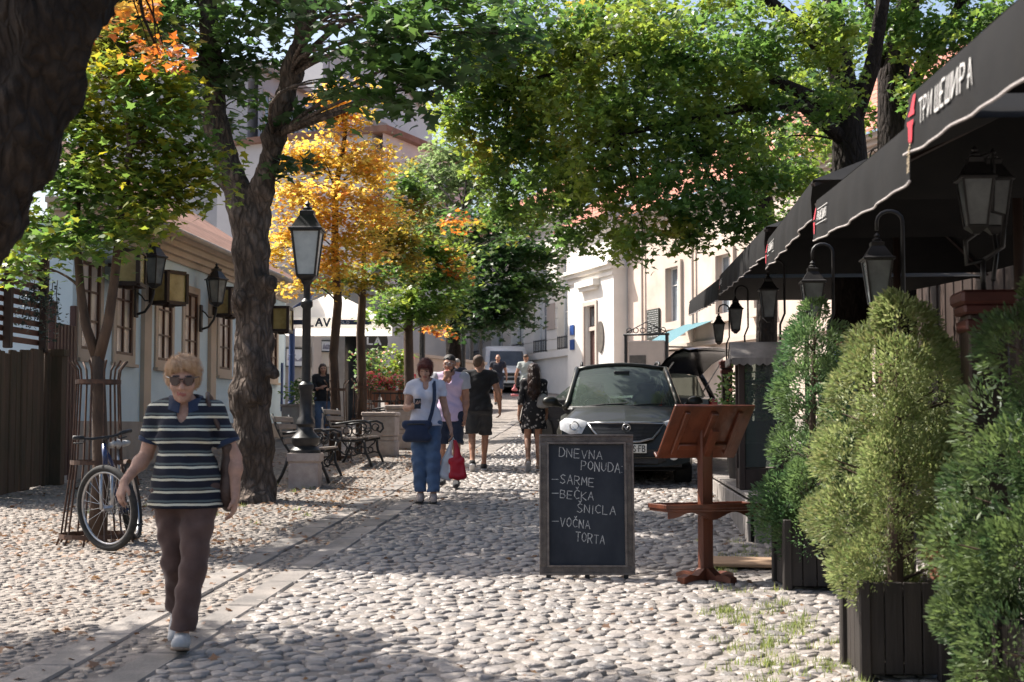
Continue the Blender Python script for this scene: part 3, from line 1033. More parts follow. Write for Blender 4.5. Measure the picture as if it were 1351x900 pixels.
for i, s in enumerate(lw[:-1]):
    a, b = s + .86, s + 2.95 - .86
    if a < l0: a = l0 + .05
    z_ = lza + .05
    while z_ < lzb - .1:
        mb = MB(); wall_box(mb, FO, FU, FN, a, b, z_, z_ + .40, 0, .05); wb(mb, 'stone_block', m_white, longb)
        z_ += .43
mb = MB(); wall_box(mb, FO, FU, FN, l0 + .02, l1, lza - .3, lza - .06, 0, .13); wb(mb, 'sill_course', m_white, longb)
mb = MB()
for z_, d_ in ((0, .15), (.2, .3), (.4, .5)):
    wall_box(mb, FO, FU, FN, l0 + .02, l1, lz + .9 + z_, lz + 1.098 + z_, 0, d_)
wb(mb, 'cornice', m_white, longb)
roof_tiles(longb, FO, FU, FN, l0, l1, lz + 1.52, 9, m_red_roof, .5)
for s in (fs(747), fs(690)):
    mb = MB(); wall_box(mb, FO, FU, FN, s - 2.2, s - 1.2, zb0 + 1, lza - 1.2, -.05, .03); wb(mb, 'cellar_door', m_plinth, longb)
mb = MB(); s = fs(729); wall_box(mb, FO, FU, FN, s - .45, s + .45, lza + .9, lza + 2.0, .051, .09); wb(mb, 'stone_plaque', m_cream_trim, longb)

# slate menu board with unreadable rows of chalk writing on the cream house
m_slate = M('slate_green', (0.025, 0.03, 0.025), (0.04, 0.045, 0.038), scale=6, rough=.8)
m_chalk = M('chalk', (0.60, 0.60, 0.58), (0.20, 0.20, 0.21), scale=60, rough=.95)
sb0, sz0, sz1 = fs(864), fz(864, 448), fz(864, 408)
mbx = MB(); wall_box(mbx, FO, FU, FN, sb0 - .5, sb0 + .5, sz0, sz1, .02, .08)
slate = mbx.build('slate_board', m_slate)
tag(slate, 'tall dark slate board hung on the cream house wall', 'menu board')
mbx = MB(); rs = random.Random(8)
z_ = sz1 - .07
while z_ > sz0 + .06:
    a = -.44
    while a < .36:
        l = rs.uniform(.05, .16); wall_box(mbx, FO, FU, FN, sb0 + a, sb0 + min(a + l, .44), z_ - .012, z_ + .012, .081, .084); a += l + .04
    z_ -= .075
ch = mbx.build('chalk_writing', m_chalk, slate); ch['kind'] = 'stuff'

# ---------------------------------------------------------------- far building over the roofs and the street's end
def plain_building(name, label, O, u, n, w, zb, zt, dep, m, ops, m_pane, roofz=0.0, m_r=None, gable=False):
    b = thing(name, label, 'building', tuple(Vector(O) + Vector((0, 0, zb))))
    mbx = MB()
    facade(mbx, O, u, n, 0, w, zb, zt, ops, .2)
    wall_box(mbx, O, u, n, 0, w, zb, zt, -dep, -.5)
    wb(mbx, 'wall', m, b)
    for a, c, e, f in ops:
        window(b, O, u, n, (a + c) / 2, e, f, c - a, 2, 1, m_cream_trim, m_white_paint, m_pane, sur=.12, depth=.12)
    mbx = MB()
    wall_box(mbx, O, u, n, -.3, w + .3, zt, zt + .25, -dep - .2, .35)
    wb(mbx, 'roof_edge', m_r or m_plinth, b)
    return b
gA, gB = at(340, 200, 62), at(437, 200, 70)
O1 = Vector((gA.x, gA.y, 0)); u1 = Vector((gB.x - gA.x, gB.y - gA.y, 0)); w1 = u1.length; u1.normalize(); n1 = Vector((u1.y, -u1.x, 0))
zt1 = at(380, 118, 66).z
plain_building('grey_apartment_block', 'grey building with a row of windows beyond the leaning tree limb', O1, u1, n1, w1, 0, zt1, 9, m_grey_wall, [(i * 2.2 + .6, i * 2.2 + 2.0, zt1 - 2.4, zt1 - .9) for i in range(int(w1 / 2.2))], m_blue_pane)
gA, gB = at(425, 200, 70), at(570, 200, 78)
O2 = Vector((gA.x, gA.y, 0)); u2 = Vector((gB.x - gA.x, gB.y - gA.y, 0)); w2 = u2.length; u2.normalize(); n2 = Vector((u2.y, -u2.x, 0))
zt2 = at(440, 100, 72).z
big = thing('grey_gable_building', 'tall pale grey blank gable rising behind the golden tree', 'building', tuple(O2))
mb = MB()
ztp = at(490, 60, 74).z
prof = [(0, 0), (w2, 0), (w2, zt2 - 1.2), (w2 * .42, ztp), (w2 * .08, zt2 + .8), (0, zt2 + .7)]
mb.prism(prof, O2, u2, (0, 0, 1), -9.0) if u2.cross(Vector((0, 0, 1))).dot(n2) > 0 else mb.prism(prof, O2, u2, (0, 0, 1), 9.0)
wb(mb, 'wall', M('pale_grey_render', (0.46, 0.46, 0.48), (0.55, 0.55, 0.56), scale=.35, rough=.9), big)
mb = MB()
for (a, b) in ((2, 3), (3, 4)):
    pa, pb = prof[a], prof[b]
    mb.beam(O2 + u2 * pa[0] + Vector((0, 0, pa[1] + .1)) + n2 * .15, O2 + u2 * pb[0] + Vector((0, 0, pb[1] + .1)) + n2 * .15, .5, .2)
wb(mb, 'roof_edge', m_plinth, big)
mb = MB(); wall_box(mb, O2, u2, n2, 0, w2 * .55, zt2 - 2.2, zt2 - 1.9, 0, .12); wb(mb, 'string_course', m_plinth, big)
mb = MB(); wall_box(mb, O2, u2, n2, w2 * .22, w2 * .36, zt2 - 1.5, zt2 - .6, -.2, .03); wb(mb, 'window', m_blue_pane, big)
ant = MB(); ap = at(434, 100, 70)
ant.tube([(ap.x, ap.y, ap.z - 1.5), (ap.x, ap.y, ap.z + 1.9)], .03, 6)
for k, z_ in enumerate((1.7, 1.3, .9)):
    ant.tube([(ap.x - .35 + .1 * k, ap.y, ap.z + z_), (ap.x + .35 - .1 * k, ap.y, ap.z + z_)], .02, 5)
tag(ant.build('roof_antenna', m_iron), 'thin roof antenna beside the pale grey gable', 'antenna')
# low red-brown roof with a dormer strut between the gable and the maple
gA, gB = at(505, 200, 58), at(620, 200, 66)
O3 = Vector((gA.x, gA.y, 0)); u3 = Vector((gB.x - gA.x, gB.y - gA.y, 0)); w3 = u3.length; u3.normalize(); n3 = Vector((u3.y, -u3.x, 0))
zt3 = at(540, 188, 60).z
m_purple = M('mauve_render', (0.46, 0.44, 0.44), (0.54, 0.52, 0.51), scale=.6, rough=.9)
b3 = plain_building('pale_annex', 'pale annex with dark roof line below the grey gable', O3, u3, n3, w3, 0, zt3, 8, m_purple, [(w3 * .3, w3 * .3 + 1.2, zt3 - 2.2, zt3 - .7), (w3 * .62, w3 * .62 + 1.2, zt3 - 2.2, zt3 - .7)], m_dark_pane, m_r=m_roof)
# building that closes the street's end, seen under the trees
gA, gB = at(520, 470, 76), at(700, 470, 84)
O4 = Vector((gA.x, gA.y, 0)); u4 = Vector((gB.x - gA.x, gB.y - gA.y, 0)); w4 = u4.length; u4.normalize(); n4 = Vector((u4.y, -u4.x, 0))
b4 = plain_building('closing_building', 'pale building closing the far end of the street behind the trunks', O4, u4, n4, w4, 2, 12, 8, m_cream, [(i * 2.4 + .6, i * 2.4 + 1.9, z_, z_ + 1.9) for i in range(int(w4 / 2.4)) for z_ in (4.6, 8.2)], m_dark_pane, m_r=m_red_roof)

# ---------------------------------------------------------------- trees
MAPLE = [(0, 0), (.30, -.03), (.24, .16), (.56, .34), (.24, .46), (0, .98), (-.24, .46), (-.56, .34), (-.24, .16), (-.30, -.03)]
OVAL = [(0, 0), (.27, .3), (.22, .68), (0, 1), (-.22, .68), (-.27, .3)]

def leaf_cloud(name, P, size, shape, mat, parent, rng, tilt=.5, spread=.3, smooth=False, dirs=None):
    """one leaf-shaped face at each point of P, each with its own turn, droop and size"""
    n = len(P); k = len(shape)
    S = np.array(shape)
    az = rng.uniform(0, 2 * np.pi, n) if dirs is None else dirs
    nx, ny = rng.normal(0, tilt, n), rng.normal(0, tilt, n)
    N = np.stack([nx, ny, np.ones(n)], 1); N /= np.linalg.norm(N, axis=1)[:, None]
    T = np.stack([np.cos(az), np.sin(az), np.full(n, -.25)], 1)
    T -= N * (T * N).sum(1)[:, None]; T /= np.linalg.norm(T, axis=1)[:, None]
    B = np.cross(N, T)
    sz = size * (1 + rng.uniform(-spread, spread, n))
    bend = rng.uniform(-.35, .12, n)
    V = (P[:, None, :] + sz[:, None, None] * (S[None, :, 0, None] * B[:, None, :] + S[None, :, 1, None] * T[:, None, :]
         + (bend[:, None] * (S[None, :, 0] ** 2 * 1.5 + S[None, :, 1] ** 2 * .6))[..., None] * N[:, None, :]))
    Fc = np.arange(n * k).reshape(n, k)
    return np_obj(name, V.reshape(-1, 3), Fc, mat, parent, smooth)

def sprays(blobs, dens, per, rng, disc=.34, thick=.05, shell=.45):
    """flat sprays of leaf positions through a list of ellipsoids (centre, rx, ry, rz); returns points and spray centres"""
    pts, ctr = [], []
    for c, rx, ry, rz in blobs:
        n = max(3, int(dens * math.pi * rx * rz * (0.6 + .4 * ry)))
        d = rng.normal(size=(n, 3)); d /= np.linalg.norm(d, axis=1)[:, None]
        r = rng.uniform(0, 1, n) ** shell
        cc = np.array(c) + d * r[:, None] * np.array([rx, ry, rz])
        tx, ty = rng.normal(0, .22, n), rng.normal(0, .22, n)
        m = per
        a = rng.uniform(0, 2 * np.pi, (n, m)); q = np.sqrt(rng.uniform(0, 1, (n, m))) * disc * rng.uniform(.6, 1.3, (n, 1))
        x, y = q * np.cos(a), q * np.sin(a)
        z = rng.normal(0, thick, (n, m)) - .25 * q * q / disc + x * tx[:, None] + y * ty[:, None]
        pts.append((cc[:, None, :] + np.stack([x, y, z], -1)).reshape(-1, 3)); ctr.append(cc)
    return np.concatenate(pts), ctr

def curve_pts(a, b, sag, n=5, rnd=random):
    a, b = Vector(a), Vector(b)
    j = Vector((rnd.uniform(-1, 1), rnd.uniform(-1, 1), rnd.uniform(-.3, .6))) * (b - a).length * .1
    return [a.lerp(b, t) + (Vector((0, 0, 1)) * sag * (b - a).length + j) * 4 * t * (1 - t) for t in [i / n for i in range(n + 1)]]

def bark_mat(name, a, b_, c, scale):
    """furrowed bark: dark cracks between plates of two tones"""
    m, nt, b = new_mat(name)
    N, L = nt.nodes, nt.links
    ge = N.new('ShaderNodeNewGeometry'); mp = N.new('ShaderNodeMapping'); mp.inputs['Scale'].default_value = (1, 1, .4); L.new(ge.outputs['Position'], mp.inputs['Vector'])
    n0 = N.new('ShaderNodeTexNoise'); n0.inputs['Scale'].default_value = 5; n0.inputs['Detail'].default_value = 4; L.new(mp.outputs[0], n0.inputs['Vector'])
    va = N.new('ShaderNodeVectorMath'); va.operation = 'MULTIPLY_ADD'; L.new(n0.outputs['Color'], va.inputs[0]); va.inputs[1].default_value = (.18, .18, .18); L.new(mp.outputs[0], va.inputs[2])
    vo = N.new('ShaderNodeTexVoronoi'); vo.feature = 'DISTANCE_TO_EDGE'; vo.inputs['Scale'].default_value = scale; L.new(va.outputs[0], vo.inputs['Vector'])
    n1 = N.new('ShaderNodeTexNoise'); n1.inputs['Scale'].default_value = 4; n1.inputs['Detail'].default_value = 8; n1.inputs['Roughness'].default_value = .7; L.new(mp.outputs[0], n1.inputs['Vector'])
    rp = N.new('ShaderNodeValToRGB'); e = rp.color_ramp.elements; e[0].color = c4(b_); e[0].position = .42; e[1].color = c4(c); e[1].position = .62; L.new(n1.outputs['Fac'], rp.inputs[0])
    mr = N.new('ShaderNodeMapRange'); mr.inputs['From Max'].default_value = .34; mr.inputs['To Min'].default_value = .35; L.new(vo.outputs['Distance'], mr.inputs['Value'])
    mx = N.new('ShaderNodeMixRGB'); L.new(mr.outputs[0], mx.inputs['Fac']); mx.inputs[1].default_value = c4(a); L.new(rp.outputs[0], mx.inputs[2]); L.new(mx.outputs[0], b.inputs['Base Color'])
    n2 = N.new('ShaderNodeTexNoise'); n2.inputs['Scale'].default_value = 34; n2.inputs['Detail'].default_value = 6; L.new(mp.outputs[0], n2.inputs['Vector'])
    ad = N.new('ShaderNodeMath'); ad.operation = 'MULTIPLY_ADD'; L.new(n2.outputs['Fac'], ad.inputs[0]); ad.inputs[1].default_value = .6; L.new(mr.outputs[0], ad.inputs[2])
    bp_ = N.new('ShaderNodeBump'); bp_.inputs['Strength'].default_value = 1.0; bp_.inputs['Distance'].default_value = .035; L.new(ad.outputs[0], bp_.inputs['Height']); L.new(bp_.outputs[0], b.inputs['Normal'])
    b.inputs['Roughness'].default_value = .95; b.inputs['Specular IOR Level'].default_value = .2
    return m
m_bark = bark_mat('maple_bark', (.03, .023, .018), (.075, .058, .048), (.22, .17, .14), 13)  # lightest tone imitates the sunlit patches on the forked trunk
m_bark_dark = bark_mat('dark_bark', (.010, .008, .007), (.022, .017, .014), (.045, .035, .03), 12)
m_bark_shaded = bark_mat('shaded_bark', (.007, .005, .004), (.022, .016, .012), (.05, .037, .029), 16)  # shade on the backlit leaning trunk is put into this bark colour
m_bark_young = M('young_bark', (0.10, 0.065, 0.045), (0.055, 0.036, 0.027), scale=9, rough=0.9, bump=0.5, bscale=35, stretch=(1, 1, .4))
GREEN = [(0.05, 0.10, 0.022), (0.075, 0.14, 0.03), (0.10, 0.165, 0.035), (0.065, 0.125, 0.035)]
LIME = [(0.14, 0.19, 0.03), (0.18, 0.21, 0.03), (0.10, 0.16, 0.035), (0.17, 0.20, 0.03)]
GOLD = [(0.46, 0.28, 0.04), (0.56, 0.38, 0.07), (0.42, 0.20, 0.04), (0.28, 0.24, 0.05), (0.52, 0.38, 0.10), (0.45, 0.17, 0.05)]
RUST = [(0.28, 0.075, 0.016), (0.34, 0.12, 0.02), (0.22, 0.05, 0.014)]
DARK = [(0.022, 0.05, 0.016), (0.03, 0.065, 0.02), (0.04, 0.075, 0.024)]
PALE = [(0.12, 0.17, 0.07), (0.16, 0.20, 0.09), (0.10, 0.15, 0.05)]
lm_green = leaf_mat('maple_leaf_green', GREEN, LIME, .8, .5, .38)
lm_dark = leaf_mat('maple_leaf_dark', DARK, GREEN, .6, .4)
lm_gold = leaf_mat('maple_leaf_gold', GOLD, [(0.34, 0.25, 0.045), (0.46, 0.33, 0.06), (0.22, 0.20, 0.04)], .9, .55)
lm_olive = leaf_mat('leaf_gold_green', [(0.12, 0.12, 0.02), (0.26, 0.18, 0.025), (0.08, 0.10, 0.02), (0.34, 0.2, 0.025)], GREEN, .7, .5)
lm_turning = leaf_mat('sapling_leaf_turning', GREEN + [(0.16, 0.19, 0.02)], [(0.20, 0.22, 0.02), (0.08, 0.13, 0.025), (0.30, 0.24, 0.02)], .9, .5)
lm_pale = leaf_mat('leaf_pale_green', PALE, GREEN, .5, .5)
lm_rust = leaf_mat('leaf_rust', RUST, GOLD, .9, .5)

def blob(px, py, z, rx, rz, ry=None):
    """ellipsoid of foliage centred at a photograph position z metres off; radii given in pixels there, depth in metres"""
    s = z / F_PX
    return (tuple(at(px, py, z)), rx * s, ry if ry is not None else (rx + rz) * .5 * s, rz * s)

def bark_noise(amp, f=1.0):
    def fn(x, y, z):
        return amp * (np.sin(x * 23 * f + 2.1 * np.sin(z * 5 * f)) * np.sin(y * 21 * f + 1.7 * np.sin(z * 7 * f + x * 6)) + .6 * np.sin(z * 31 * f + x * 37 * f) * np.sin(y * 41 * f + z * 13 * f) + .8 * np.sin(z * 9 * f + y * 7) * np.sin(x * 11 * f + z * 3))
    return fn

def make_tree(name, label, limbs, blobs, lm, bark, size, shape=MAPLE, dens=17, per=28, disc=.34, seed=1, crowns=None, trunk_sdf=None, twigs=6, tilt=.5, shell=.45):
    """limbs: list of (points, radii) for trunk and main limbs; blobs: foliage masses; crowns: extra (blobs, material, size)"""
    rng = np.random.default_rng(seed); rnd = random.Random(seed)
    base = Vector(limbs[0][0][0])
    t = thing(name, label, 'tree', tuple(base))
    if trunk_sdf:
        prims = []
        for pts, rad in limbs:
            for i in range(len(pts) - 1):
                prims.append(cap(pts[i], pts[i + 1], rad[i], rad[i + 1], .12))
        V, Fq = sdf_mesh(prims + trunk_sdf.get('extra', []), trunk_sdf['vox'], noise=bark_noise(trunk_sdf['amp'], trunk_sdf.get('f', 1)))
        tr = np_obj('trunk', V, Fq, bark, None, smooth=True)
        attach(tr, t)
    else:
        mbt = MB()
        for k, (pts, rad) in enumerate(limbs):
            mbt.tube(pts, rad, 10, noise=.07, seed=seed + k)
        tr = wb(mbt, 'trunk', bark, t, smooth=True)
    allb = [(blobs, lm, size)] + (crowns or [])
    br = MB()
    joints = [(Vector(p), r) for pts, rad in limbs for p, r in zip(pts, rad)][1:]
    for bl, mt, szz in allb:
        P, ctr = sprays(bl, dens, per, rng, disc=disc * szz / size, shell=shell)
        cr = leaf_cloud('crown', P, szz, shape, mt, None, rng, tilt=tilt)
        attach(cr, t)
        for (c, rx, ry, rz), cc in zip(bl, ctr):
            c = Vector(c)
            j, jr = min(joints, key=lambda q: (q[0] - c).length + max(0, q[0].z - c.z) * .8)
            r0 = min(jr * .6, .012 + .006 * (c - j).length)
            pts = curve_pts(j, c, .06, 6, rnd)
            br.tube(pts, [r0 * (1 - .75 * i / 6) for i in range(7)], 6)
            for q in cc[:twigs]:
                br.tube(curve_pts(pts[rnd.choice((3, 4, 5))], q, .04, 3, rnd), [r0 * .35, r0 * .28, r0 * .2, .003], 4)
    wb(br, 'branches', bark, t, smooth=True)['kind'] = 'stuff'
    return t

# near leaning maple at the picture's edge
b1 = foot(-230, 5.6)
P1 = [b1, at(-150, 800, 5.6), at(-125, 560, 5.6), at(-90, 400, 5.6), at(-42, 290, 5.6), at(14, 190, 5.6), at(48, 100, 5.6), at(62, 20, 5.55), at(60, -120, 5.5), at(40, -330, 5.5)]
R1 = [.27, .22, .19, .175, .165, .155, .15, .15, .14, .11]
L1 = [at(75, 30, 5.55), at(125, -15, 5.6), at(190, -75, 5.8), at(300, -170, 6.4)]
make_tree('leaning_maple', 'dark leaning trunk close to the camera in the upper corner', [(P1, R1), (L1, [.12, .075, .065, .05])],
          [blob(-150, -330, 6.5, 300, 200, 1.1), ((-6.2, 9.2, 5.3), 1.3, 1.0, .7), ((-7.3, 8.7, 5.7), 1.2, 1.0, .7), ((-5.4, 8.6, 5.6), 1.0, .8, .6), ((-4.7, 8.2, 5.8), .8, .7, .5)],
          lm_dark, m_bark_shaded, .12, dens=24, seed=21, trunk_sdf={'vox': .022, 'amp': .018, 'f': 1.5}, crowns=[([blob(130, 18, 8.4, 26, 13, .15), blob(208, 66, 8.8, 16, 12, .12), blob(180, 2, 8.6, 26, 8, .15)], lm_rust, .062)])

# the gnarled maple in the middle of the pavement, forked
b2 = foot(332, 16.9)
P2 = [b2 - Vector((0, 0, .1)), at(333, 640, 16.9), at(334, 590, 16.9), at(330, 520, 16.9), at(335, 450, 16.9), at(336, 390, 16.9), at(330, 330, 16.9), at(330, 285, 16.9)]
R2 = [.30, .25, .225, .215, .205, .205, .20, .20]
La = [at(328, 290, 16.9), at(305, 235, 17.0), at(287, 170, 17.1), at(280, 80, 17.2), at(272, -30, 17.2), at(250, -200, 17.0)]
Lb = [at(336, 290, 16.9), at(347, 250, 16.8), at(362, 180, 16.6), at(384, 100, 16.4), at(402, 30, 16.2), at(430, -120, 15.8), at(470, -260, 15.4)]
b2b = [blob(300, 70, 17.2, 50, 40, .6), blob(230, 20, 17, 60, 30, .6), blob(370, 15, 16.4, 50, 34, .5), blob(320, 130, 17.5, 40, 24, .5),
       blob(480, 25, 14.2, 50, 34, .35), blob(520, 70, 14.0, 48, 42, .35), blob(575, 40, 14.0, 50, 36, .35), blob(540, 118, 13.9, 34, 26, .25), blob(585, 95, 13.9, 24, 28, .22), blob(440, -10, 14.5, 45, 22, .35), blob(640, 20, 14.1, 36, 22, .25), blob(680, 45, 14, 22, 16, .2),
       blob(330, 30, 16.8, 55, 36, .5), blob(262, 85, 17, 44, 36, .5), blob(405, 20, 15.6, 36, 22, .4), blob(345, 85, 17.4, 36, 28, .4), blob(480, 70, 14.1, 36, 26, .3), blob(515, 25, 14.2, 40, 26, .3), blob(560, 85, 14.1, 36, 30, .3), blob(610, 55, 14.2, 40, 30, .3), blob(620, -5, 14.2, 50, 22, .3), blob(535, -10, 14.2, 50, 20, .3), blob(300, 160, 17.6, 28, 20, .4), blob(460, 110, 14, 16, 14, .2), blob(505, 130, 14, 22, 18, .2), blob(240, 140, 17.4, 34, 24, .4), blob(395, 150, 16.5, 12, 16, .2), blob(385, 215, 16.6, 10, 12, .2)]
off2 = [((-6.4, 15.6, 6.3), 1.2, 1.3, .8), ((-5.0, 14.0, 6.9), 1.3, 1.2, .8), ((-4.2, 16.6, 8.0), 1.7, 1.7, 1.1), ((-6.8, 17.9, 7.4), 1.6, 1.6, 1.0), ((-2.2, 16.2, 7.6), 1.5, 1.3, .9),
        ((-7.6, 15.0, 7.6), 1.2, 1.2, .8), ((-3.2, 18.6, 8.6), 1.6, 1.5, 1.0)]
trunk2_extra = [cap(at(345, 480, 16.85), at(362, 492, 16.75), .11, .075, .08), cap(at(350, 380, 16.8), at(354, 372, 16.7), .10, .10, .1), cap(at(318, 400, 16.8), at(316, 395, 16.7), .1, .09, .1),
                cap(at(335, 470, 16.7), at(336, 520, 16.68), .10, .10, .1), cap(b2, b2 + Vector((-.42, -.1, -.02)), .14, .06, .12), cap(b2, b2 + Vector((.35, -.2, -.02)), .14, .06, .12), cap(b2, b2 + Vector((.0, -.4, -.02)), .13, .06, .12)]
make_tree('forked_maple', 'gnarled forked maple trunk behind the walking woman in stripes', [(P2, R2), (La, [.18, .15, .135, .12, .11, .07]), (Lb, [.15, .125, .115, .11, .10, .09, .06])],
          b2b + off2, lm_dark, m_bark, .135, dens=23, per=26, disc=.36, seed=22, trunk_sdf={'vox': .03, 'amp': .016, 'f': 1.0, 'extra': trunk2_extra})

# forked sapling inside the iron guard by the bicycle
b3 = foot(132, 13.0)
P3 = [b3, at(133, 620, 13.0), at(131, 540, 13.0), at(129, 470, 13.0)]
La = [at(128, 474, 13), at(113, 430, 13), at(106, 380, 13), at(100, 300, 13.1), at(108, 190, 13.2)]
Lb = [at(130, 474, 13), at(143, 425, 12.95), at(150, 380, 12.9), at(160, 290, 12.8), at(172, 190, 12.8), at(160, 80, 12.8)]
make_tree('forked_sapling', 'young forked tree inside the iron guard beside the bicycle', [(P3, [.095, .075, .065, .062]), (La, [.05, .042, .04, .034, .02]), (Lb, [.055, .045, .042, .036, .03, .014])],
          [blob(60, 300, 13, 70, 42), blob(130, 315, 12.7, 60, 34), blob(190, 292, 12.6, 46, 32), blob(90, 230, 13.2, 75, 40), blob(170, 230, 12.9, 80, 45), blob(240, 245, 12.8, 42, 34), blob(120, 165, 13.2, 70, 40), blob(200, 160, 12.9, 70, 42), blob(30, 345, 13.3, 35, 24),
           blob(260, 200, 13, 40, 40), blob(150, 105, 13, 60, 34), blob(225, 105, 13, 50, 34), blob(280, 235, 13, 24, 20)],
          lm_turning, m_bark_young, .085, dens=95, per=26, disc=.24, seed=23, crowns=[([blob(120, 80, 13.4, 40, 30), blob(190, 55, 13.4, 50, 28), blob(140, 50, 13.2, 36, 22), blob(100, 130, 13.3, 30, 22)], lm_olive, .09)])

# row of young trees on the walkway side
b4 = foot(444, 24)
P4 = [b4, at(443, 540, 24), at(440, 470, 24), at(446, 400, 24), at(442, 330, 24), at(443, 250, 24), at(455, 180, 24), at(460, 110, 24)]
make_tree('golden_maple', 'golden yellow young maple above the street lamp', [(P4, [.10, .085, .075, .07, .06, .05, .035, .012])],
          [blob(400, 300, 24, 50, 26), blob(470, 320, 23.6, 55, 24), blob(430, 345, 23.4, 60, 20), blob(385, 250, 24, 38, 30), blob(440, 265, 23.5, 55, 34), blob(495, 270, 24, 42, 28), blob(420, 200, 24, 44, 32), blob(480, 210, 24, 46, 32), blob(455, 150, 24, 36, 30), blob(440, 120, 24, 14, 16), blob(478, 120, 24, 15, 20), blob(350, 330, 24.5, 30, 18), blob(410, 375, 23.5, 40, 12), blob(500, 225, 24.5, 26, 26)],
          lm_gold, m_bark_young, .085, dens=62, per=26, disc=.30, seed=24, crowns=[([blob(440, 135, 24, 30, 24), blob(395, 205, 24, 26, 22)], lm_rust, .08)])
b5 = foot(477, 26.5)
P5 = [b5, at(478, 520, 26.5), at(476, 440, 26.5), at(478, 395, 26.5), at(480, 330, 26.5), at(500, 270, 26.7)]
make_tree('bronze_maple', 'slim young maple with bronze and green leaves in front of the white parasol', [(P5, [.10, .09, .08, .07, .05, .02])],
          [blob(450, 372, 26, 40, 14), blob(490, 360, 26, 50, 20), blob(530, 320, 26.5, 44, 26), blob(535, 270, 27, 36, 30), blob(505, 300, 26.5, 40, 30), blob(540, 235, 27, 26, 26), blob(545, 350, 27, 30, 16)],
          lm_olive, m_bark_young, .09, dens=70, per=26, disc=.30, seed=25)
b6 = foot(540, 31)
P6 = [b6, at(540, 520, 31), at(539, 440, 31), at(541, 380, 31), at(545, 310, 31)]
make_tree('green_young_tree', 'round green young tree above the phone-reading woman', [(P6, [.13, .11, .10, .08, .03])],
          [blob(530, 400, 30.5, 44, 28), blob(575, 405, 31, 40, 28), blob(555, 360, 31, 50, 30), blob(510, 420, 30.5, 22, 18), blob(600, 360, 31.5, 30, 28), blob(590, 330, 31, 34, 24), blob(560, 325, 31, 36, 20)],
          lm_green, m_bark_young, .12, dens=42, per=24, disc=.36, seed=26, crowns=[([blob(605, 345, 30.5, 10, 24), blob(585, 432, 32, 26, 9), blob(600, 290, 31, 16, 12)], lm_rust, .11)])
b7 = foot(600, 39)
P7 = [b7, at(600, 500, 39), at(598, 450, 39), at(600, 410, 39), at(605, 350, 39), at(610, 280, 39.5)]
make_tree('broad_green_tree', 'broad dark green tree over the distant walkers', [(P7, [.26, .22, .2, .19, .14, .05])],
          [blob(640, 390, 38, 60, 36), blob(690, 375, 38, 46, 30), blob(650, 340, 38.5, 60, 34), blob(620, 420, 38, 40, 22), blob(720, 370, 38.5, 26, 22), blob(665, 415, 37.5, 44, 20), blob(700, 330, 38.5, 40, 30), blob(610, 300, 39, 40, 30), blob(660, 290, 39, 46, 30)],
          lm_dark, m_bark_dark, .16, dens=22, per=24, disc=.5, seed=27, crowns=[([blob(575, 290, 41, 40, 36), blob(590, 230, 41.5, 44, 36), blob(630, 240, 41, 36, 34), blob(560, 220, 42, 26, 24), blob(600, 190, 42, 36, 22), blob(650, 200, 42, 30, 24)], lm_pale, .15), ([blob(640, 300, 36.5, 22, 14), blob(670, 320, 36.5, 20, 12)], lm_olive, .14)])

# the two big maples behind the restaurant terrace
b8 = foot(1120, 20.5)
P8 = [b8, at(1122, 420, 20.5), at(1122, 300, 20.5), at(1122, 210, 20.5), at(1118, 140, 20.5), at(1105, 70, 20.4), at(1095, -20, 20.2)]
limbs8 = [(P8, [.32, .29, .27, .25, .22, .17, .12]),
          ([at(1118, 160, 20.5), at(1075, 130, 20.2), at(1010, 100, 19.6), at(940, 85, 19.0)], [.13, .10, .075, .04]),
          ([at(1120, 190, 20.5), at(1060, 140, 20.0), at(990, 140, 19.2), at(900, 160, 18.5), at(810, 180, 18.2)], [.12, .09, .07, .05, .02]),
          ([at(1110, 90, 20.4), at(1050, 30, 20), at(990, -20, 19.5)], [.14, .10, .06]),
          ([at(1122, 170, 20.5), at(1150, 90, 20.3), at(1165, 0, 20), at(1180, -90, 20)], [.14, .11, .09, .05]),
          ([at(940, 85, 19), at(860, 60, 19), at(760, 90, 19.5), at(680, 110, 20)], [.05, .045, .035, .02])]
bl8 = [blob(620, 60, 20, 44, 40), blob(625, 140, 20.3, 44, 44), blob(690, 90, 20, 60, 60), blob(690, 190, 20.5, 60, 50), blob(760, 50, 19.5, 66, 50), blob(770, 140, 19, 70, 56), blob(690, 270, 21, 44, 34), blob(735, 250, 19.5, 56, 46), blob(800, 230, 18.5, 60, 50),
       blob(780, 310, 19, 56, 30), blob(850, 150, 18.3, 70, 60), blob(850, 50, 18.6, 76, 56), blob(870, 260, 18.2, 70, 46), blob(850, 318, 18, 44, 24), blob(930, 90, 18.8, 70, 60), blob(940, 190, 18.6, 66, 52), blob(950, 270, 18.5, 60, 44), blob(985, 305, 18.5, 36, 22), blob(915, 320, 18.4, 26, 16),
       blob(1010, 50, 19, 60, 50), blob(1010, 140, 19.2, 46, 36), blob(1010, 235, 19, 50, 36), blob(1060, 225, 19.5, 30, 24), blob(1085, 40, 19, 50, 44), blob(1095, 110, 19, 30, 50), blob(1040, 280, 20, 26, 18),
       blob(860, -34, 20, 60, 22), blob(790, -6, 21, 80, 15, .5), blob(690, 2, 21, 50, 16, .5), blob(955, -6, 20.6, 80, 15, .5), blob(1060, 120, 21, 34, 30), blob(1060, 180, 24, 40, 26), blob(1005, 190, 21, 40, 26), blob(640, 210, 21, 26, 24), blob(660, 250, 21, 24, 20), blob(1075, 240, 22, 36, 20)]
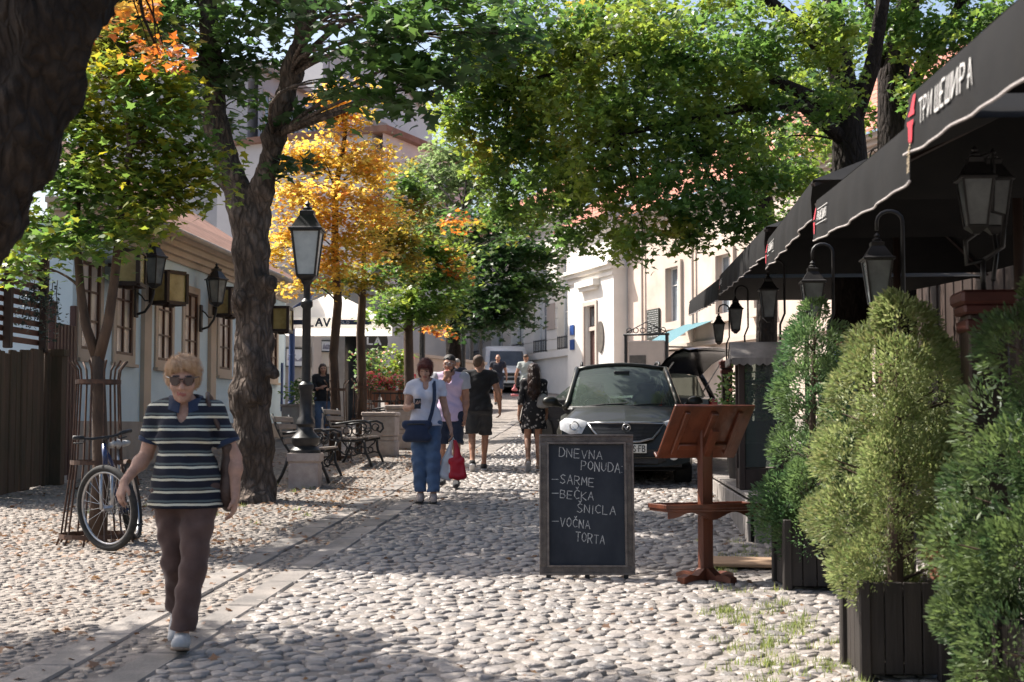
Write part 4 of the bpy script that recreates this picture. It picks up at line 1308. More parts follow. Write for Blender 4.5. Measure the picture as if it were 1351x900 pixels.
make_tree('terrace_maple', 'large spreading maple whose green crown hangs over the middle of the street', limbs8, bl8, lm_green, m_bark_dark, .088, dens=62, per=28, disc=.28, tilt=.75, shell=.38, seed=28,
          crowns=[([blob(640, 100, 20.5, 36, 36), blob(745, 200, 20.6, 40, 30), blob(700, 140, 20.8, 50, 40), blob(890, 300, 18.2, 30, 20), blob(600, 150, 20.6, 30, 40), blob(660, 60, 20.8, 50, 30), blob(740, 90, 20.4, 50, 30), blob(800, 20, 20, 50, 24), blob(650, 200, 20.8, 34, 26)], leaf_mat('leaf_lime', LIME, [(0.25, 0.24, 0.04), (0.18, 0.21, 0.03), (0.30, 0.2, 0.04)], .9, .55), .09)])
b9 = foot(1182, 23)
P9 = [b9, at(1182, 300, 23), at(1180, 200, 23), at(1178, 100, 23), at(1195, 20, 23), at(1210, -80, 23)]
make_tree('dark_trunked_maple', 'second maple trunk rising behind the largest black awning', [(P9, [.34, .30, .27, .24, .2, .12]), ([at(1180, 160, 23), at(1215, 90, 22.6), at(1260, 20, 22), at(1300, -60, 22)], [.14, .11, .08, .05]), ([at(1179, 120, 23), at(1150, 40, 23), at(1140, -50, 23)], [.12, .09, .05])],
          [blob(1170, 30, 22, 46, 40), blob(1230, 50, 22, 50, 44), blob(1290, 40, 21.5, 50, 40), blob(1335, 20, 21, 40, 30), blob(1220, 120, 22, 40, 34), blob(1140, 150, 23.5, 24, 30), blob(1260, 110, 22, 36, 26), blob(1150, -30, 22, 60, 30), blob(1270, -30, 22, 80, 30), blob(1150, 230, 26, 26, 26), blob(1090, 190, 26, 22, 26)],
          lm_green, m_bark_dark, .095, dens=50, per=28, disc=.34, tilt=.75, seed=29)
# darker tree standing behind the terrace maples
b10 = foot(1010, 30)
make_tree('shade_maple', 'dark green tree filling the gaps behind the terrace maples', [([b10, at(1012, 380, 30), at(1010, 280, 30), at(1000, 180, 30), at(990, 90, 30)], [.25, .22, .2, .15, .06])],
          [blob(930, 130, 29, 100, 70, 1.0), blob(820, 110, 29, 90, 70, 1.0), blob(1030, 110, 30, 80, 70, 1.0), blob(740, 130, 30, 70, 60, 1.0), blob(900, 220, 29, 80, 46, .8), blob(1010, 215, 30, 60, 40, .8), blob(800, 205, 30, 60, 40, .8), blob(1100, 90, 31, 60, 60, .8), blob(880, 40, 29, 100, 46, .8), blob(700, 60, 31, 70, 46, .8)],
          lm_dark, m_bark_dark, .20, dens=9, per=20, disc=.5, seed=33, twigs=3, shape=OVAL)

# climbing plant on the gate
rng = np.random.default_rng(40)
cp = [blob(55, 385, 18.6, 26, 24, .35), blob(70, 420, 18.6, 16, 26, .3), blob(40, 415, 18.6, 18, 22, .3)]
P, ctr = sprays(cp, 70, 22, rng, disc=.13)
lm_ivy = leaf_mat('ivy_leaf', [(0.02, 0.04, 0.03), (0.035, 0.055, 0.045), (0.05, 0.07, 0.055)], None, 1, .25)
pl = thing('climbing_plant', 'grey-green creeper hanging over the top of the brown gate', 'plant', tuple(at(55, 440, 18.6)))
attach(leaf_cloud('leaves', P, .055, OVAL, lm_ivy, None, rng, tilt=.8), pl)
mb = MB()
for k in range(7):
    a = at(40 + 6 * k, 370, 18.7)
    mb.tube([a, a + Vector((.03, -.1, -.2)), a + Vector((.02 * k - .05, -.12, -.5 - .05 * (k % 3)))], .006, 5)
wb(mb, 'stems', m_bark_young, pl)

# ---------------------------------------------------------------- lanterns
m_frost = M('frosted_lamp_glass', (0.62, 0.66, 0.66), (0.50, 0.54, 0.55), scale=9, rough=0.35, spec=.6)
m_grey_glass = M('grey_lamp_glass', (0.20, 0.22, 0.22), (0.12, 0.13, 0.135), scale=6, rough=0.25, spec=.6)
m_stone = M('pale_stone', (0.46, 0.39, 0.35), (0.36, 0.30, 0.27), scale=9, rough=0.85, bump=.35, bscale=70)
m_amber = M('amber_wire_glass', (0.42, 0.33, 0.13), (0.26, 0.19, 0.06), scale=4, rough=0.25, spec=.5)
m_black_fabric = M('black_awning_cloth', (0.0045, 0.0045, 0.005), (0.008, 0.0075, 0.0075), scale=5, rough=0.85, bump=.15, bscale=200, spec=.2)
m_piping = M('white_piping', (0.42, 0.38, 0.36), (0.30, 0.27, 0.26), scale=20, rough=.7)
m_print_white = M('white_print', (0.52, 0.51, 0.49), (0.38, 0.37, 0.36), scale=30, rough=.8)
m_print_red = M('red_print', (0.48, 0.03, 0.05), (0.40, 0.03, 0.045), scale=20, rough=.8)
m_mahogany = M('reddish_wood', (0.155, 0.046, 0.022), (0.065, 0.019, 0.010), scale=5, rough=0.4, bump=.2, stretch=(1, 1, .12), bscale=40, coat=.25)
m_grey_wood = M('weathered_grey_wood', (0.30, 0.27, 0.245), (0.18, 0.16, 0.145), scale=6, rough=0.9, bump=.4, stretch=(1, 1, .15), bscale=35)

def ring_pts(n, r, z, ph=0.0):
    return [Vector((r * math.cos(2 * math.pi * i / n + ph), r * math.sin(2 * math.pi * i / n + ph), z)) for i in range(n)]

def lantern_parts(root, o, h, wt, wbm, n=4, pane=None, roof_h=.35, ph=math.pi / 4):
    """glazed lantern: tapered body of n panes in an iron frame, pitched roof and finial; o is the bottom centre"""
    pane = pane or m_grey_glass
    o = Vector(o)
    bot, top = [o + p for p in ring_pts(n, wbm, 0, ph)], [o + p for p in ring_pts(n, wt, h, ph)]
    fr = MB()
    for i in range(n):
        fr.tube([bot[i], top[i]], h * .028, 5)
        fr.tube([bot[i], bot[(i + 1) % n]], h * .03, 5); fr.tube([top[i], top[(i + 1) % n]], h * .035, 5)
    fr.lathe([(wbm * .35, -h * .16), (wbm * .6, -h * .1), (wbm * 1.08, -h * .02), (wbm * 1.0, 0)], o, n, ph=ph)
    fr.build('frame', m_iron, root)
    for i in range(n):
        a, b, c, d = bot[i], bot[(i + 1) % n], top[(i + 1) % n], top[i]
        ctr = (a + b + c + d) / 4; nn = ((b - a).cross(d - a)).normalized() * .004
        pm = MB(); q = [ctr + (p - ctr) * .97 - nn * 2 for p in (a, b, c, d)]
        pm.add(q + [p + nn for p in q], [(0, 1, 2, 3), (7, 6, 5, 4), (0, 4, 5, 1), (1, 5, 6, 2), (2, 6, 7, 3), (3, 7, 4, 0)])
        pm.build('pane', pane, root)
    rf = MB()
    rh = h * roof_h
    rf.lathe([(wt * 1.22, h * 1.0), (wt * 1.22, h * 1.04), (wt * 1.0, h * 1.08), (wt * .62, h * 1.0 + rh * .75), (wt * .5, h + rh * .9), (wt * .52, h + rh * 1.15), (wt * .3, h + rh * 1.25)], o, n, ph=ph)
    rf.lathe([(.03 * h / .4, h + rh * 1.2), (.045 * h / .4, h + rh * 1.35), (.015 * h / .4, h + rh * 1.5), (.03 * h / .4, h + rh * 1.6), (.004, h + rh * 1.8)], o, 8)
    rf.build('lamp_roof', m_iron, root)

# street lamp on its stone pedestal
lp = foot(404, 18.8)
lamp = thing('street_lamp', 'black iron street lamp with frosted four-sided lantern on a stone pedestal', 'street lamp', tuple(lp), YAW)
mb = MB()
mb.lathe([(.27, -.05), (.27, .30), (.25, .33), (.30, .36), (.30, .46)], (0, 0, 0), 4, ph=math.pi / 4)
mb.build('pedestal', m_stone, lamp)
mb = MB()
mb.lathe([(.20, .46), (.20, .50), (.15, .55), (.185, .60), (.19, .66), (.115, .74), (.10, .80), (.125, .84), (.115, .90), (.085, .94), (.08, 1.28), (.10, 1.31), (.10, 1.36), (.06, 1.40), (.055, 2.37), (.08, 2.40), (.08, 2.46), (.045, 2.50), (.045, 2.68), (.09, 2.74)], (0, 0, 0), 14)
mb.build('pole', m_iron, lamp, smooth=True, auto=40)
lantern_parts(lamp, (0, 0, 2.80), .60, .26, .165, 4, m_frost, .38)

# wall lanterns of the blue house
for k, (y_, lab) in enumerate(((21.97, 'black wall lantern on the first pilaster near the sapling crown'), (25.4, 'black wall lantern on the pilaster just before the forked trunk'))):
    z0_ = 3.62
    wl = thing('wall_lantern', lab, 'lantern', (WX + .07, y_, z0_), 0, 'wall lanterns of the blue house')
    mb = MB()
    mb.bbox((.02, 0, .0), (.04, .12, .5), .01)
    mb.tube([(.03, 0, -.2), (.16, 0, -.16), (.26, 0, -.02), (.3, 0, .12), (.3, 0, .2)], .022, 8)
    mb.tube([(.03, 0, .15), (.1, 0, .1), (.16, 0, .02), (.22, 0, .02)], .014, 6)
    mb.build('bracket', m_iron, wl, smooth=True)
    lantern_parts(wl, (.3, 0, .28), .42, .19, .12, 6, m_grey_glass, .42, 0)

# amber box lights over the windows
for k, (y_, w_, lab) in enumerate(((20.9, .55, 'amber glass box light behind the sapling fork'), (22.75, .45, 'amber glass box light above the window left of the walking woman'),
                                   (26.35, .5, 'amber glass box light just before the gnarled trunk'), (30.4, .7, 'amber glass box light at the blue house corner beyond the trunk'))):
    z0_ = (3.78, 3.66, 3.74, 3.72)[k]
    bx = thing('box_light', lab, 'wall light', (WX + .36, y_, z0_), R((10, -25, -18, 6)[k]), 'amber box lights')
    a, b, h = .17, w_ / 2, .5
    mb = MB(); t_ = .06
    for sx_ in (-a, a):
        for sy_ in (-b, b):
            mb.box((sx_, sy_, h / 2), (t_, t_, h))
        for zz in (0, h):
            mb.box((sx_, 0, zz), (t_ * .96, 2 * b - t_, t_))
    for sy_ in (-b, b):
        for zz in (0, h):
            mb.box((0, sy_, zz), (2 * a - t_, t_ * .96, t_))
    mb.box((0, 0, h + .02), (2 * a - .02, 2 * b - .02, .02)); mb.box((-a - .08, 0, h * .6), (.14, .05, .05)); mb.box((0, 0, -.04), (.12, .14, .05))
    mb.build('frame', m_dark_wood, bx)
    for c_, d_ in (((-a, 0, h / 2), (.008, 2 * b - t_, h - t_)), ((a, 0, h / 2), (.008, 2 * b - t_, h - t_)), ((0, -b, h / 2), (2 * a - t_, .008, h - t_)), ((0, b, h / 2), (2 * a - t_, .008, h - t_))):
        mb = MB(); mb.box(c_, d_); mb.build('pane', m_amber, bx)

# ---------------------------------------------------------------- iron guards round the young trees
def tree_guard(label, p, sc, n=11, group='iron tree guards'):
    t = thing('tree_guard', label, 'tree guard', tuple(p), 0, group)
    for i in range(n):
        a = 2 * math.pi * i / n + .2
        d = Vector((math.cos(a), math.sin(a), 0))
        mb = MB()
        mb.tube([d * .34 * sc + Vector((0, 0, .0)), d * .30 * sc + Vector((0, 0, .1 * sc)), d * .22 * sc + Vector((0, 0, .75 * sc)), d * .19 * sc + Vector((0, 0, 1.5 * sc)), d * .20 * sc + Vector((0, 0, 1.58 * sc)), d * .26 * sc + Vector((0, 0, 1.66 * sc))], .010 * sc, 5)
        mb.build('bar', m_rust_iron, t, smooth=True)
    for z_, r_ in ((.08, .31), (.74, .225), (1.47, .195)):
        mb = MB()
        k = 20
        pts = [[(r_ * sc * math.cos(2 * math.pi * i / k), r_ * sc * math.sin(2 * math.pi * i / k), z_ * sc + e) for i in range(k + 1)] for e in (-.02, .02)]
        mb.grid(pts); mb.grid([[(x * 1.04, y * 1.04, z) for x, y, z in r] for r in pts])
        mb.build('hoop', m_rust_iron, t)
    return t
tree_guard('tall rusty iron tree guard around the forked sapling, bicycle leaning on it', foot(130, 13.0), 1.0)
tree_guard('black iron tree guard around the golden maple behind the first bench', foot(444, 24), .82, 9)
tree_guard('black iron tree guard around the bronze maple behind the far bench', foot(478, 26.5), .82, 9)

# ---------------------------------------------------------------- benches
m_bench_wood = M('bench_slats', (0.28, 0.235, 0.20), (0.17, 0.14, 0.115), scale=6, rough=.75, bump=.2, stretch=(1, .15, 1))
def make_bench(label, x, y, rz):
    b = thing('park_bench', label, 'bench', (x, y, g(y)), rz, 'iron park benches')
    L = 1.45
    for i in range(5):
        mb = MB(); mb.bbox((.09 + i * .095, 0, .45 - .012 * i + .004 * i * i), (.075, L, .03), .006); mb.build('seat_slat', m_bench_wood, b)
    for i in range(4):
        mb = MB(); mb.bbox((-.02 - .045 * i, 0, .56 + i * .1), (.028, L, .075), .006, Matrix.Rotation(-.3, 4, 'Y')); mb.build('back_slat', m_bench_wood, b)
    for s in (-1, 1):
        mb = MB(); yy = s * (L / 2 - .05)
        T = lambda pts, r: mb.tube([(p[0], yy, p[1]) for p in pts], r, 6)
        T([(-.2, .93), (-.12, .72), (-.02, .52), (.04, .42), (.3, .40), (.52, .44)], .02)
        T([(-.12, 0), (-.06, .1), (0, .25), (.04, .42)], .022)
        T([(.58, 0), (.55, .1), (.48, .25), (.46, .42)], .022)
        T([(-.08, .66), (.1, .68), (.3, .71), (.46, .72), (.55, .68), (.57, .6), (.52, .54), (.46, .57), (.48, .62)], .02)
        T([(.1, .42), (.2, .3), (.32, .28), (.42, .36), (.44, .42)], .013)
        T([(.04, .3), (.14, .2), (.3, .18), (.42, .22), (.5, .2)], .014)
        for c_, r_ in (((.44, .62), .055), ((.2, .56), .07), ((.32, .56), .05), ((.22, .24), .05), ((.36, .25), .04)):
            mb.ring((c_[0], yy, c_[1]), r_, .011, (0, 1, 0), 16, 5)
        mb.build('end_frame', m_iron, b, smooth=True)
    return b
pbn = foot(385, 19.9); make_bench('iron-armed slatted bench directly beside the lamp pedestal', pbn.x + .05, pbn.y, R(4))
pbn = foot(444, 22.9); make_bench('iron-armed slatted bench between the lamp and the stone blocks', pbn.x + .1, pbn.y, R(2))
pbn = foot(492, 29.5); make_bench('farther bench partly hidden behind the stone blocks', pbn.x, pbn.y, R(0))

# stone planter blocks
def stone_block(label, px, z, w, h):
    p = foot(px, z)
    t = thing('stone_block', label, 'stone block', tuple(p), YAW * .5, 'pale stone blocks')
    mb = MB(); mb.bbox((0, 0, h * .17), (w, w * 1.1, h * .36), .02); mb.build('base', m_stone, t)
    mb = MB(); mb.bbox((0, 0, h * .40), (w * .95, w * 1.05, h * .09), .01); mb.build('groove_band', m_stone, t)
    mb = MB(); mb.bbox((0, 0, h * .68), (w, w * 1.1, h * .46), .02); mb.build('body', m_stone, t)
    mb = MB(); mb.bbox((0, 0, h * .955), (w * 1.06, w * 1.16, h * .09), .02); mb.build('rim', m_stone, t)
stone_block('pale stone block at the end of the bench row', 503, 25.3, .58, .78)
stone_block('pale stone block just behind the first, beside the phone-reading woman', 533, 27.4, .62, .84)

# ---------------------------------------------------------------- bicycle
m_tyre = M('tyre_rubber', (0.016, 0.016, 0.016), (0.035, 0.033, 0.03), scale=20, rough=.85)
m_chrome = M('dull_chrome', (0.45, 0.45, 0.46), (0.35, 0.35, 0.36), scale=20, rough=.3, metal=.9)
m_bike_blue = M('blue_bike_paint', (0.008, 0.018, 0.06), (0.012, 0.03, 0.10), scale=4, rough=.25, coat=.5)
m_black_plastic = M('black_plastic', (0.018, 0.018, 0.019), (0.03, 0.03, 0.031), scale=20, rough=.5)
pb = foot(153, 12.25)
bike = thing('bicycle', 'blue bicycle with black tyres leaning on the tree guard', 'bicycle', tuple(pb + Vector((0, 0, .03))), R(9))
bike.rotation_euler.y = -.15
WR = .372
def bike_wheel(c, ax, nm='wheel'):
    mb = MB(); mb.ring(c, WR - .03, .03, ax, 40, 8); w = mb.build(nm, m_tyre, bike, smooth=True)
    mb = MB(); mb.ring(c, WR - .062, .013, ax, 36, 6); mb.build('rim', m_chrome, w, smooth=True)
    axv = Vector(ax).normalized(); u_ = axv.cross(Vector((0, 0, 1))).normalized(); w_ = axv.cross(u_)
    mb = MB()
    for i in range(20):
        a = 2 * math.pi * i / 20
        hub = Vector(c) + axv * (.03 if i % 2 else -.03) + (u_ * math.cos(a + .6) + w_ * math.sin(a + .6)) * .02
        mb.tube([hub, Vector(c) + (u_ * math.cos(a) + w_ * math.sin(a)) * (WR - .065)], .0016, 3)
    mb.tube([Vector(c) - axv * .05, Vector(c) + axv * .05], .022, 8)
    mb.build('spokes', m_chrome, w)
    return w
steer = R(52)
fc = Vector((0, 0, WR)); rc = Vector((0, 1.06, WR))
fax = Vector((math.cos(steer), math.sin(steer), 0))
bike_wheel(fc, fax); bike_wheel(rc, (1, 0, 0))
head_t, head_b = Vector((0, .24, .92)), Vector((0, .18, .74))
bbk, seat_t, seat_b = Vector((0, .62, .30)), Vector((0, .78, .88)), Vector((0, .70, .60))
mb = MB()
for a, b, r in ((head_t, head_b, .024), (head_b + Vector((0, .01, .03)), bbk, .02), (head_t - Vector((0, -.01, .05)), seat_b, .018), (bbk, seat_b + Vector((0, .01, .05)), .018)):
    mb.tube([a, b], r, 10)
for s in (-.06, .06):
    mb.tube([bbk + Vector((s * .4, 0, 0)), rc + Vector((s, 0, 0))], .010, 6); mb.tube([seat_b + Vector((s * .3, 0, 0)), rc + Vector((s, 0, 0))], .009, 6)
mb.build('bike_frame', m_bike_blue, bike, smooth=True)
mb = MB()
crown = head_b - Vector((0, .005, .03))
for s in (-1, 1):
    o_ = fax * (.06 * s)
    mb.tube([crown, crown + o_, crown + o_ - Vector((0, .03, .08)), fc + o_], .015, 8)
mb.build('fork', m_chrome, bike, smooth=True)
mb = MB()
stem_ = head_t + Vector((0, 0, .05))
mb.tube([head_t, stem_, stem_ - Vector(fax).cross(Vector((0, 0, 1))) * -.06], .016, 8)
sc_ = stem_ + Vector((0, -.06, .01))
mb.tube([sc_ - fax * .31 + Vector((0, .05, .03)), sc_ - fax * .12, sc_ + fax * .12, sc_ + fax * .31 + Vector((0, .05, .03))], .012, 8)
for s in (-1, 1):
    mb.tube([sc_ + fax * (.2 * s) + Vector((0, .02, .02)), sc_ + fax * (.32 * s) + Vector((0, .05, .03))], .018, 8)
    mb.tube([sc_ + fax * (.18 * s), sc_ + fax * (.2 * s) + Vector((0, -.06, -.03)), sc_ + fax * (.29 * s) + Vector((0, -.06, -.02))], .006, 5)
mb.build('handlebar', m_black_plastic, bike, smooth=True)
mb = MB(); mb.tube([seat_b, seat_t], .014, 8); mb.build('seat_post', m_chrome, bike, smooth=True)
sd = sdf_obj('saddle', [cap((0, .62, .92), (0, .80, .915), .022, .05, .03), ell((-.05, .86, .915), (.06, .07, .03)), ell((.05, .86, .915), (.06, .07, .03))], .012, M('grey_white_saddle', (.45, .45, .44), (.3, .3, .3), scale=8, rough=.5), bike)
mb = MB(); mb.ring(bbk + Vector((.05, 0, 0)), .085, .007, (1, 0, 0), 24, 5)
mb.tube([bbk + Vector((.07, 0, 0)), bbk + Vector((.08, -.1, -.13))], .01, 6); mb.tube([bbk - Vector((.07, 0, 0)), bbk + Vector((-.08, .1, .13))], .01, 6)
mb.box(bbk + Vector((.13, -.1, -.13)), (.1, .08, .02)); mb.box(bbk + Vector((-.13, .1, .13)), (.1, .08, .02))
mb.build('crankset', m_black_plastic, bike, smooth=False)
mb = MB()
k = 12
mb.grid([[(e, rc.y + (WR + .025) * math.cos(R(20 + 150 * i / k)), rc.z + (WR + .025) * math.sin(R(20 + 150 * i / k))) for i in range(k + 1)] for e in (-.035, .035)])
mb.build('mudguard', m_rust_iron, bike, smooth=True)

# ---------------------------------------------------------------- chalkboard
m_board = M('slate_blackboard', (0.013, 0.017, 0.025), (0.034, 0.040, 0.050), scale=3.5, rough=.8, detail=9, stretch=(1, 1, .6))
m_frame_pewter = M('pewter_frame', (0.20, 0.165, 0.14), (0.11, 0.09, 0.08), scale=18, rough=.45, metal=.35, bump=.2, bscale=90)
pc = foot(774, 10.75)
cb = thing('chalkboard_sign', 'framed chalkboard sign with handwritten menu standing on the cobbles', 'sign', tuple(pc), YAW)
CW, CH, tilt_ = .715, 1.055, R(7)
BU, BW = Vector((1, 0, 0)), Vector((0, math.sin(tilt_), math.cos(tilt_)))
BN = BU.cross(BW)             # towards the camera (-y)
BO = Vector((0, 0, .035))
def bp(u, w, d=0.0):
    return BO + BU * u + BW * w + BN * d
def panel(mbp, u0, u1, w0, w1, d0, d1):
    vs = [bp(u0, w0, d0), bp(u1, w0, d0), bp(u1, w1, d0), bp(u0, w1, d0), bp(u0, w0, d1), bp(u1, w0, d1), bp(u1, w1, d1), bp(u0, w1, d1)]
    mbp.add(vs, [(0, 3, 2, 1), (4, 5, 6, 7), (0, 1, 5, 4), (1, 2, 6, 5), (2, 3, 7, 6), (3, 0, 4, 7)])
mb = MB(); panel(mb, -CW / 2 + .06, CW / 2 - .06, .06, CH - .06, -.01, .006); mb.build('slate', m_board, cb)
fw = .072
for nm, (u0, u1, w0, w1), horiz in (('bottom', (-CW / 2, CW / 2, 0, fw), 1), ('top', (-CW / 2, CW / 2, CH - fw, CH), 1), ('l', (-CW / 2, -CW / 2 + fw, fw, CH - fw), 0), ('r', (CW / 2 - fw, CW / 2, fw, CH - fw), 0)):
    mb = MB()
    panel(mb, u0, u1, w0, w1, -.02, .016)
    # raised outer bead, ribbed hollow, inner bead
    if horiz:
        o1 = (w0, w0 + .014) if nm == 'bottom' else (w1 - .014, w1)
        i1 = (w1 - .016, w1) if nm == 'bottom' else (w0, w0 + .016)
        panel(mb, u0, u1, o1[0], o1[1], .016, .034); panel(mb, u0 + fw - .016, u1 - fw + .016, i1[0], i1[1], .016, .03)
        a, b_ = (o1[1], i1[0]) if nm == 'bottom' else (i1[1], o1[0])
        k = int((u1 - u0 - .04) / .0105)
        for i in range(k):
            x_ = u0 + .02 + i * .0105; panel(mb, x_, x_ + .006, a + .004, b_ - .004, .016, .026)
    else:
        o1 = (u0, u0 + .014) if nm == 'l' else (u1 - .014, u1)
        i1 = (u1 - .016, u1) if nm == 'l' else (u0, u0 + .016)
        panel(mb, o1[0], o1[1], w0, w1, .016, .034); panel(mb, i1[0], i1[1], w0, w1, .016, .03)
        a, b_ = (o1[1], i1[0]) if nm == 'l' else (i1[1], o1[0])
        k = int((w1 - w0) / .0105)
        for i in range(k):
            x_ = w0 + .004 + i * .0105; panel(mb, a + .004, b_ - .004, x_, x_ + .006, .016, .026)
    mb.build('frame_rail', m_frame_pewter, cb)
for x_ in (-.29, .0, .29):
    mb = MB(); mb.box((x_, .0, .012), (.035, .03, .07)); mb.build('foot', m_black_plastic, cb)
# rear leaf of the folding stand
mb = MB()
for x_ in (-.32, .32):
    mb.beam((x_, .16, CH - .05), (x_, .52, .04), .04, .025)
mb.beam((-.32, .45, .28), (.32, .45, .28), .03, .02); mb.box((0, .165, CH - .1), (.66, .02, .05), Matrix.Rotation(R(-12), 4, 'X'))
mb.build('rear_stand', m_dark_wood, cb)
s_ = 1 / 174.5
def chalk_line(text, px0, px1, py_base, hpx, slope, seed):
    u0 = (px0 - 774) * s_; w0 = (758 - py_base) * s_
    n = len(text)
    units = sum(.35 if t in 'I:.' else 1.0 for t in text)
    L_ = (px1 - px0) * s_
    gap = L_ / n * .26
    cwid = (L_ - gap * (n - 1)) / units
    mbl = MB()
    uu = (BU - BW * slope).normalized()
    letters(mbl, text, bp(u0, w0, .006), uu, BW, hpx * s_, cwid, gap, .0052, BN, jit=.08, seed=seed, slant=.05)
    return mbl
for i, (tx, x0, x1, yb, hp, sl) in enumerate((('DNEVNA', 738, 795, 603.5, 11.5, .05), ('PONUDA:', 767, 823, 620, 12, .09), ('-', 728, 736.5, 636.5, 8, .0), ('SARME', 739, 784, 638.5, 11.5, .09), ('-', 728, 736.5, 656, 8, .0), ('BEČKA', 739, 783, 657, 11, .09),
                                              ('ŠNICLA', 761, 812, 676, 11, .08), ('-', 728, 736.5, 692, 8, .0), ('VOČNA', 739, 778, 695, 11.5, .09), ('TORTA', 759, 797, 714, 12, .10))):
    chalk_line(tx, x0, x1, yb, hp, sl, i + 2).build('chalk_line', m_chalk, cb)

# ---------------------------------------------------------------- wooden menu lectern
pl_ = foot(929, 10.65)
lec = thing('menu_lectern', 'reddish wooden menu lectern with slanted top and scalloped tray', 'lectern', tuple(pl_), R(20) + YAW)
mb = MB(); mb.bbox((0, 0, .60), (.10, .075, 1.12), .012); mb.build('post', m_mahogany, lec)
for a in (0, math.pi / 2):
    mb = MB()
    Rm = Matrix.Rotation(a + .35, 4, 'Z')
    sec = [(-.27, .0), (-.27, .045), (-.2, .065), (-.12, .05), (-.05, .10), (.05, .10), (.12, .05), (.2, .065), (.27, .045), (.27, 0), (.2, .012), (-.2, .012)]
    o_ = len(mb.v)
    mb.prism([(p[0], p[1] + (.0 if a == 0 else .002)) for p in sec], Rm @ Vector((0, .035, 0)), Rm @ Vector((1, 0, 0)), (0, 0, 1), .07)
    mb.build('foot', m_mahogany, lec)
# tray with a lip
tz = .535
mb = MB(); mb.bbox((0, 0, tz), (.78, .30, .022), .005); tray = mb.build('tray', m_mahogany, lec)
mb = MB()
for c_, d_ in (((0, -.145, tz + .026), (.80, .02, .035)), ((0, .145, tz + .026), (.80, .02, .035)), ((-.39, 0, tz + .026), (.02, .27, .035)), ((.39, 0, tz + .026), (.02, .27, .035))):
    mb.bbox(c_, d_, .005)
mb.build('lip', m_mahogany, tray)
mb = MB()
k = 36
pol = [(-.36, 0)] + [(-.36 + .72 * i / k, -.035 - .028 * math.cos(4 * math.pi * i / k) * (1 if 4 < i < 32 else .5)) for i in range(k + 1)] + [(.36, 0)]
mb.prism(pol, (0, -.1, tz - .012), (1, 0, 0), (0, 0, 1), .018)
mb.build('apron', m_mahogany, tray)
tl = R(52)
Tm = Matrix.Translation((0, -.02, 1.12)) @ Matrix.Rotation(-(math.pi / 2 - tl) + math.pi / 2, 4, 'X') if False else Matrix.Translation((0, -.03, 1.10)) @ Matrix.Rotation(R(-50), 4, 'X')
mb = MB()
def tb(c_, d_, m_=None):
    (m_ or mb).box((0, 0, 0), (1, 1, 1)) if False else (m_ or mb).bbox(Tm @ Vector(c_), d_, .005, Tm.to_3x3().to_4x4())
tb((0, 0, .02), (.66, .50, .022)); desk = mb.build('desk_top', m_mahogany, lec)
mb = MB(); tb((0, .255, .045), (.66, .02, .06)); mb.build('ledge', m_mahogany, desk)
mb = MB()
for x_ in (-.22, .22):
    tb((x_, 0, -.004), (.04, .40, .026))
tb((0, .13, -.004), (.40, .05, .028)); tb((0, -.06, -.01), (.06, .28, .04))
mb.build('batten', m_mahogany, lec)
mb = MB(); mb.beam((0, -.01, .92), (0, -.17, 1.12), .05, .04); mb.build('brace', m_mahogany, lec)

# wooden board lying on the cobbles beside the lectern
pm_ = foot(1000, 11.3)
mb = MB()
mb.bbox((0, 0, 0), (.95, .42, .03), .01, Matrix.Rotation(SLOPE, 4, 'X'))
fb = mb.build('floor_board', M('pale_brown_board', (0.34, 0.23, 0.15), (0.25, 0.165, 0.105), scale=5, rough=.8, stretch=(.2, 1, 1)), None, loc=(pm_.x + .0, pm_.y, pm_.z + .05), rotz=R(-6))
tag(fb, 'flat pale wooden board lying on the cobbles behind the lectern', 'board')

# ---------------------------------------------------------------- restaurant terrace: deck, posts, lanterns, awnings
DX0 = 1.08
deck = thing('terrace_deck', 'weathered grey plank terrace deck behind the lectern', 'deck', (DX0, 13, g(13)))
DZ = g(13.0) + .42
y = 12.9
i = 0
rs = random.Random(17)
while y < 24:
    mb = MB(); w = rs.uniform(.13, .16)
    mb.bbox((DX0 + 1.9, y + w / 2, max(DZ, g(y) + .12) + .0), (3.85, w - .008, .035), .005); wb(mb, 'plank', m_grey_wood, deck)
    y += w
for k in range(5):
    mb = MB(); mb.bbox((DX0 + .1 + k * .17, 12.86, g(12.9) + .2), (.155, .03, .42), .006); wb(mb, 'riser_board', m_grey_wood, deck)
y = 12.9
while y < 20:
    mb = MB(); mb.bbox((DX0 - .02, y + .6, (g(y) + DZ) / 2 - .03), (.03, 1.19, max(.1, DZ - g(y) - .02)), .006); wb(mb, 'side_board', m_grey_wood, deck)
    y += 1.2

shade_wall = thing('shade_backing_wall', 'dark timber wall added to stand for the deep shade under the black awnings', 'wall', (4.9, 18, g(18)))  # added wall, there to keep the view under the awnings black
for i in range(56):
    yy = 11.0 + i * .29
    mb = MB(); mb.bbox((4.9 + (.02 if i % 2 else 0), yy, g(yy) + 1.6), (.05, .282, 3.4), .008); wb(mb, 'board', m_dark_wood, shade_wall)

def terrace_post(label, x, y, h, w):
    t = thing('wooden_post', label, 'post', (x, y, g(y)), 0, 'terrace posts')
    mb = MB(); mb.bbox((0, 0, h / 2), (w, w, h), .012); mb.build('shaft', m_dark_wood, t)
    mb = MB(); mb.bbox((0, 0, h + .02), (w * 1.25, w * 1.25, .05), .012); mb.bbox((0, 0, h + .08), (w * 1.4, w * 1.4, .07), .015); mb.bbox((0, 0, h - .06), (w * 1.15, w * 1.15, .06), .01)
    mb.build('post_cap', M('oxblood_paint', (0.10, 0.03, 0.025), (0.07, 0.022, 0.018), scale=9, rough=.5), t)
    return t

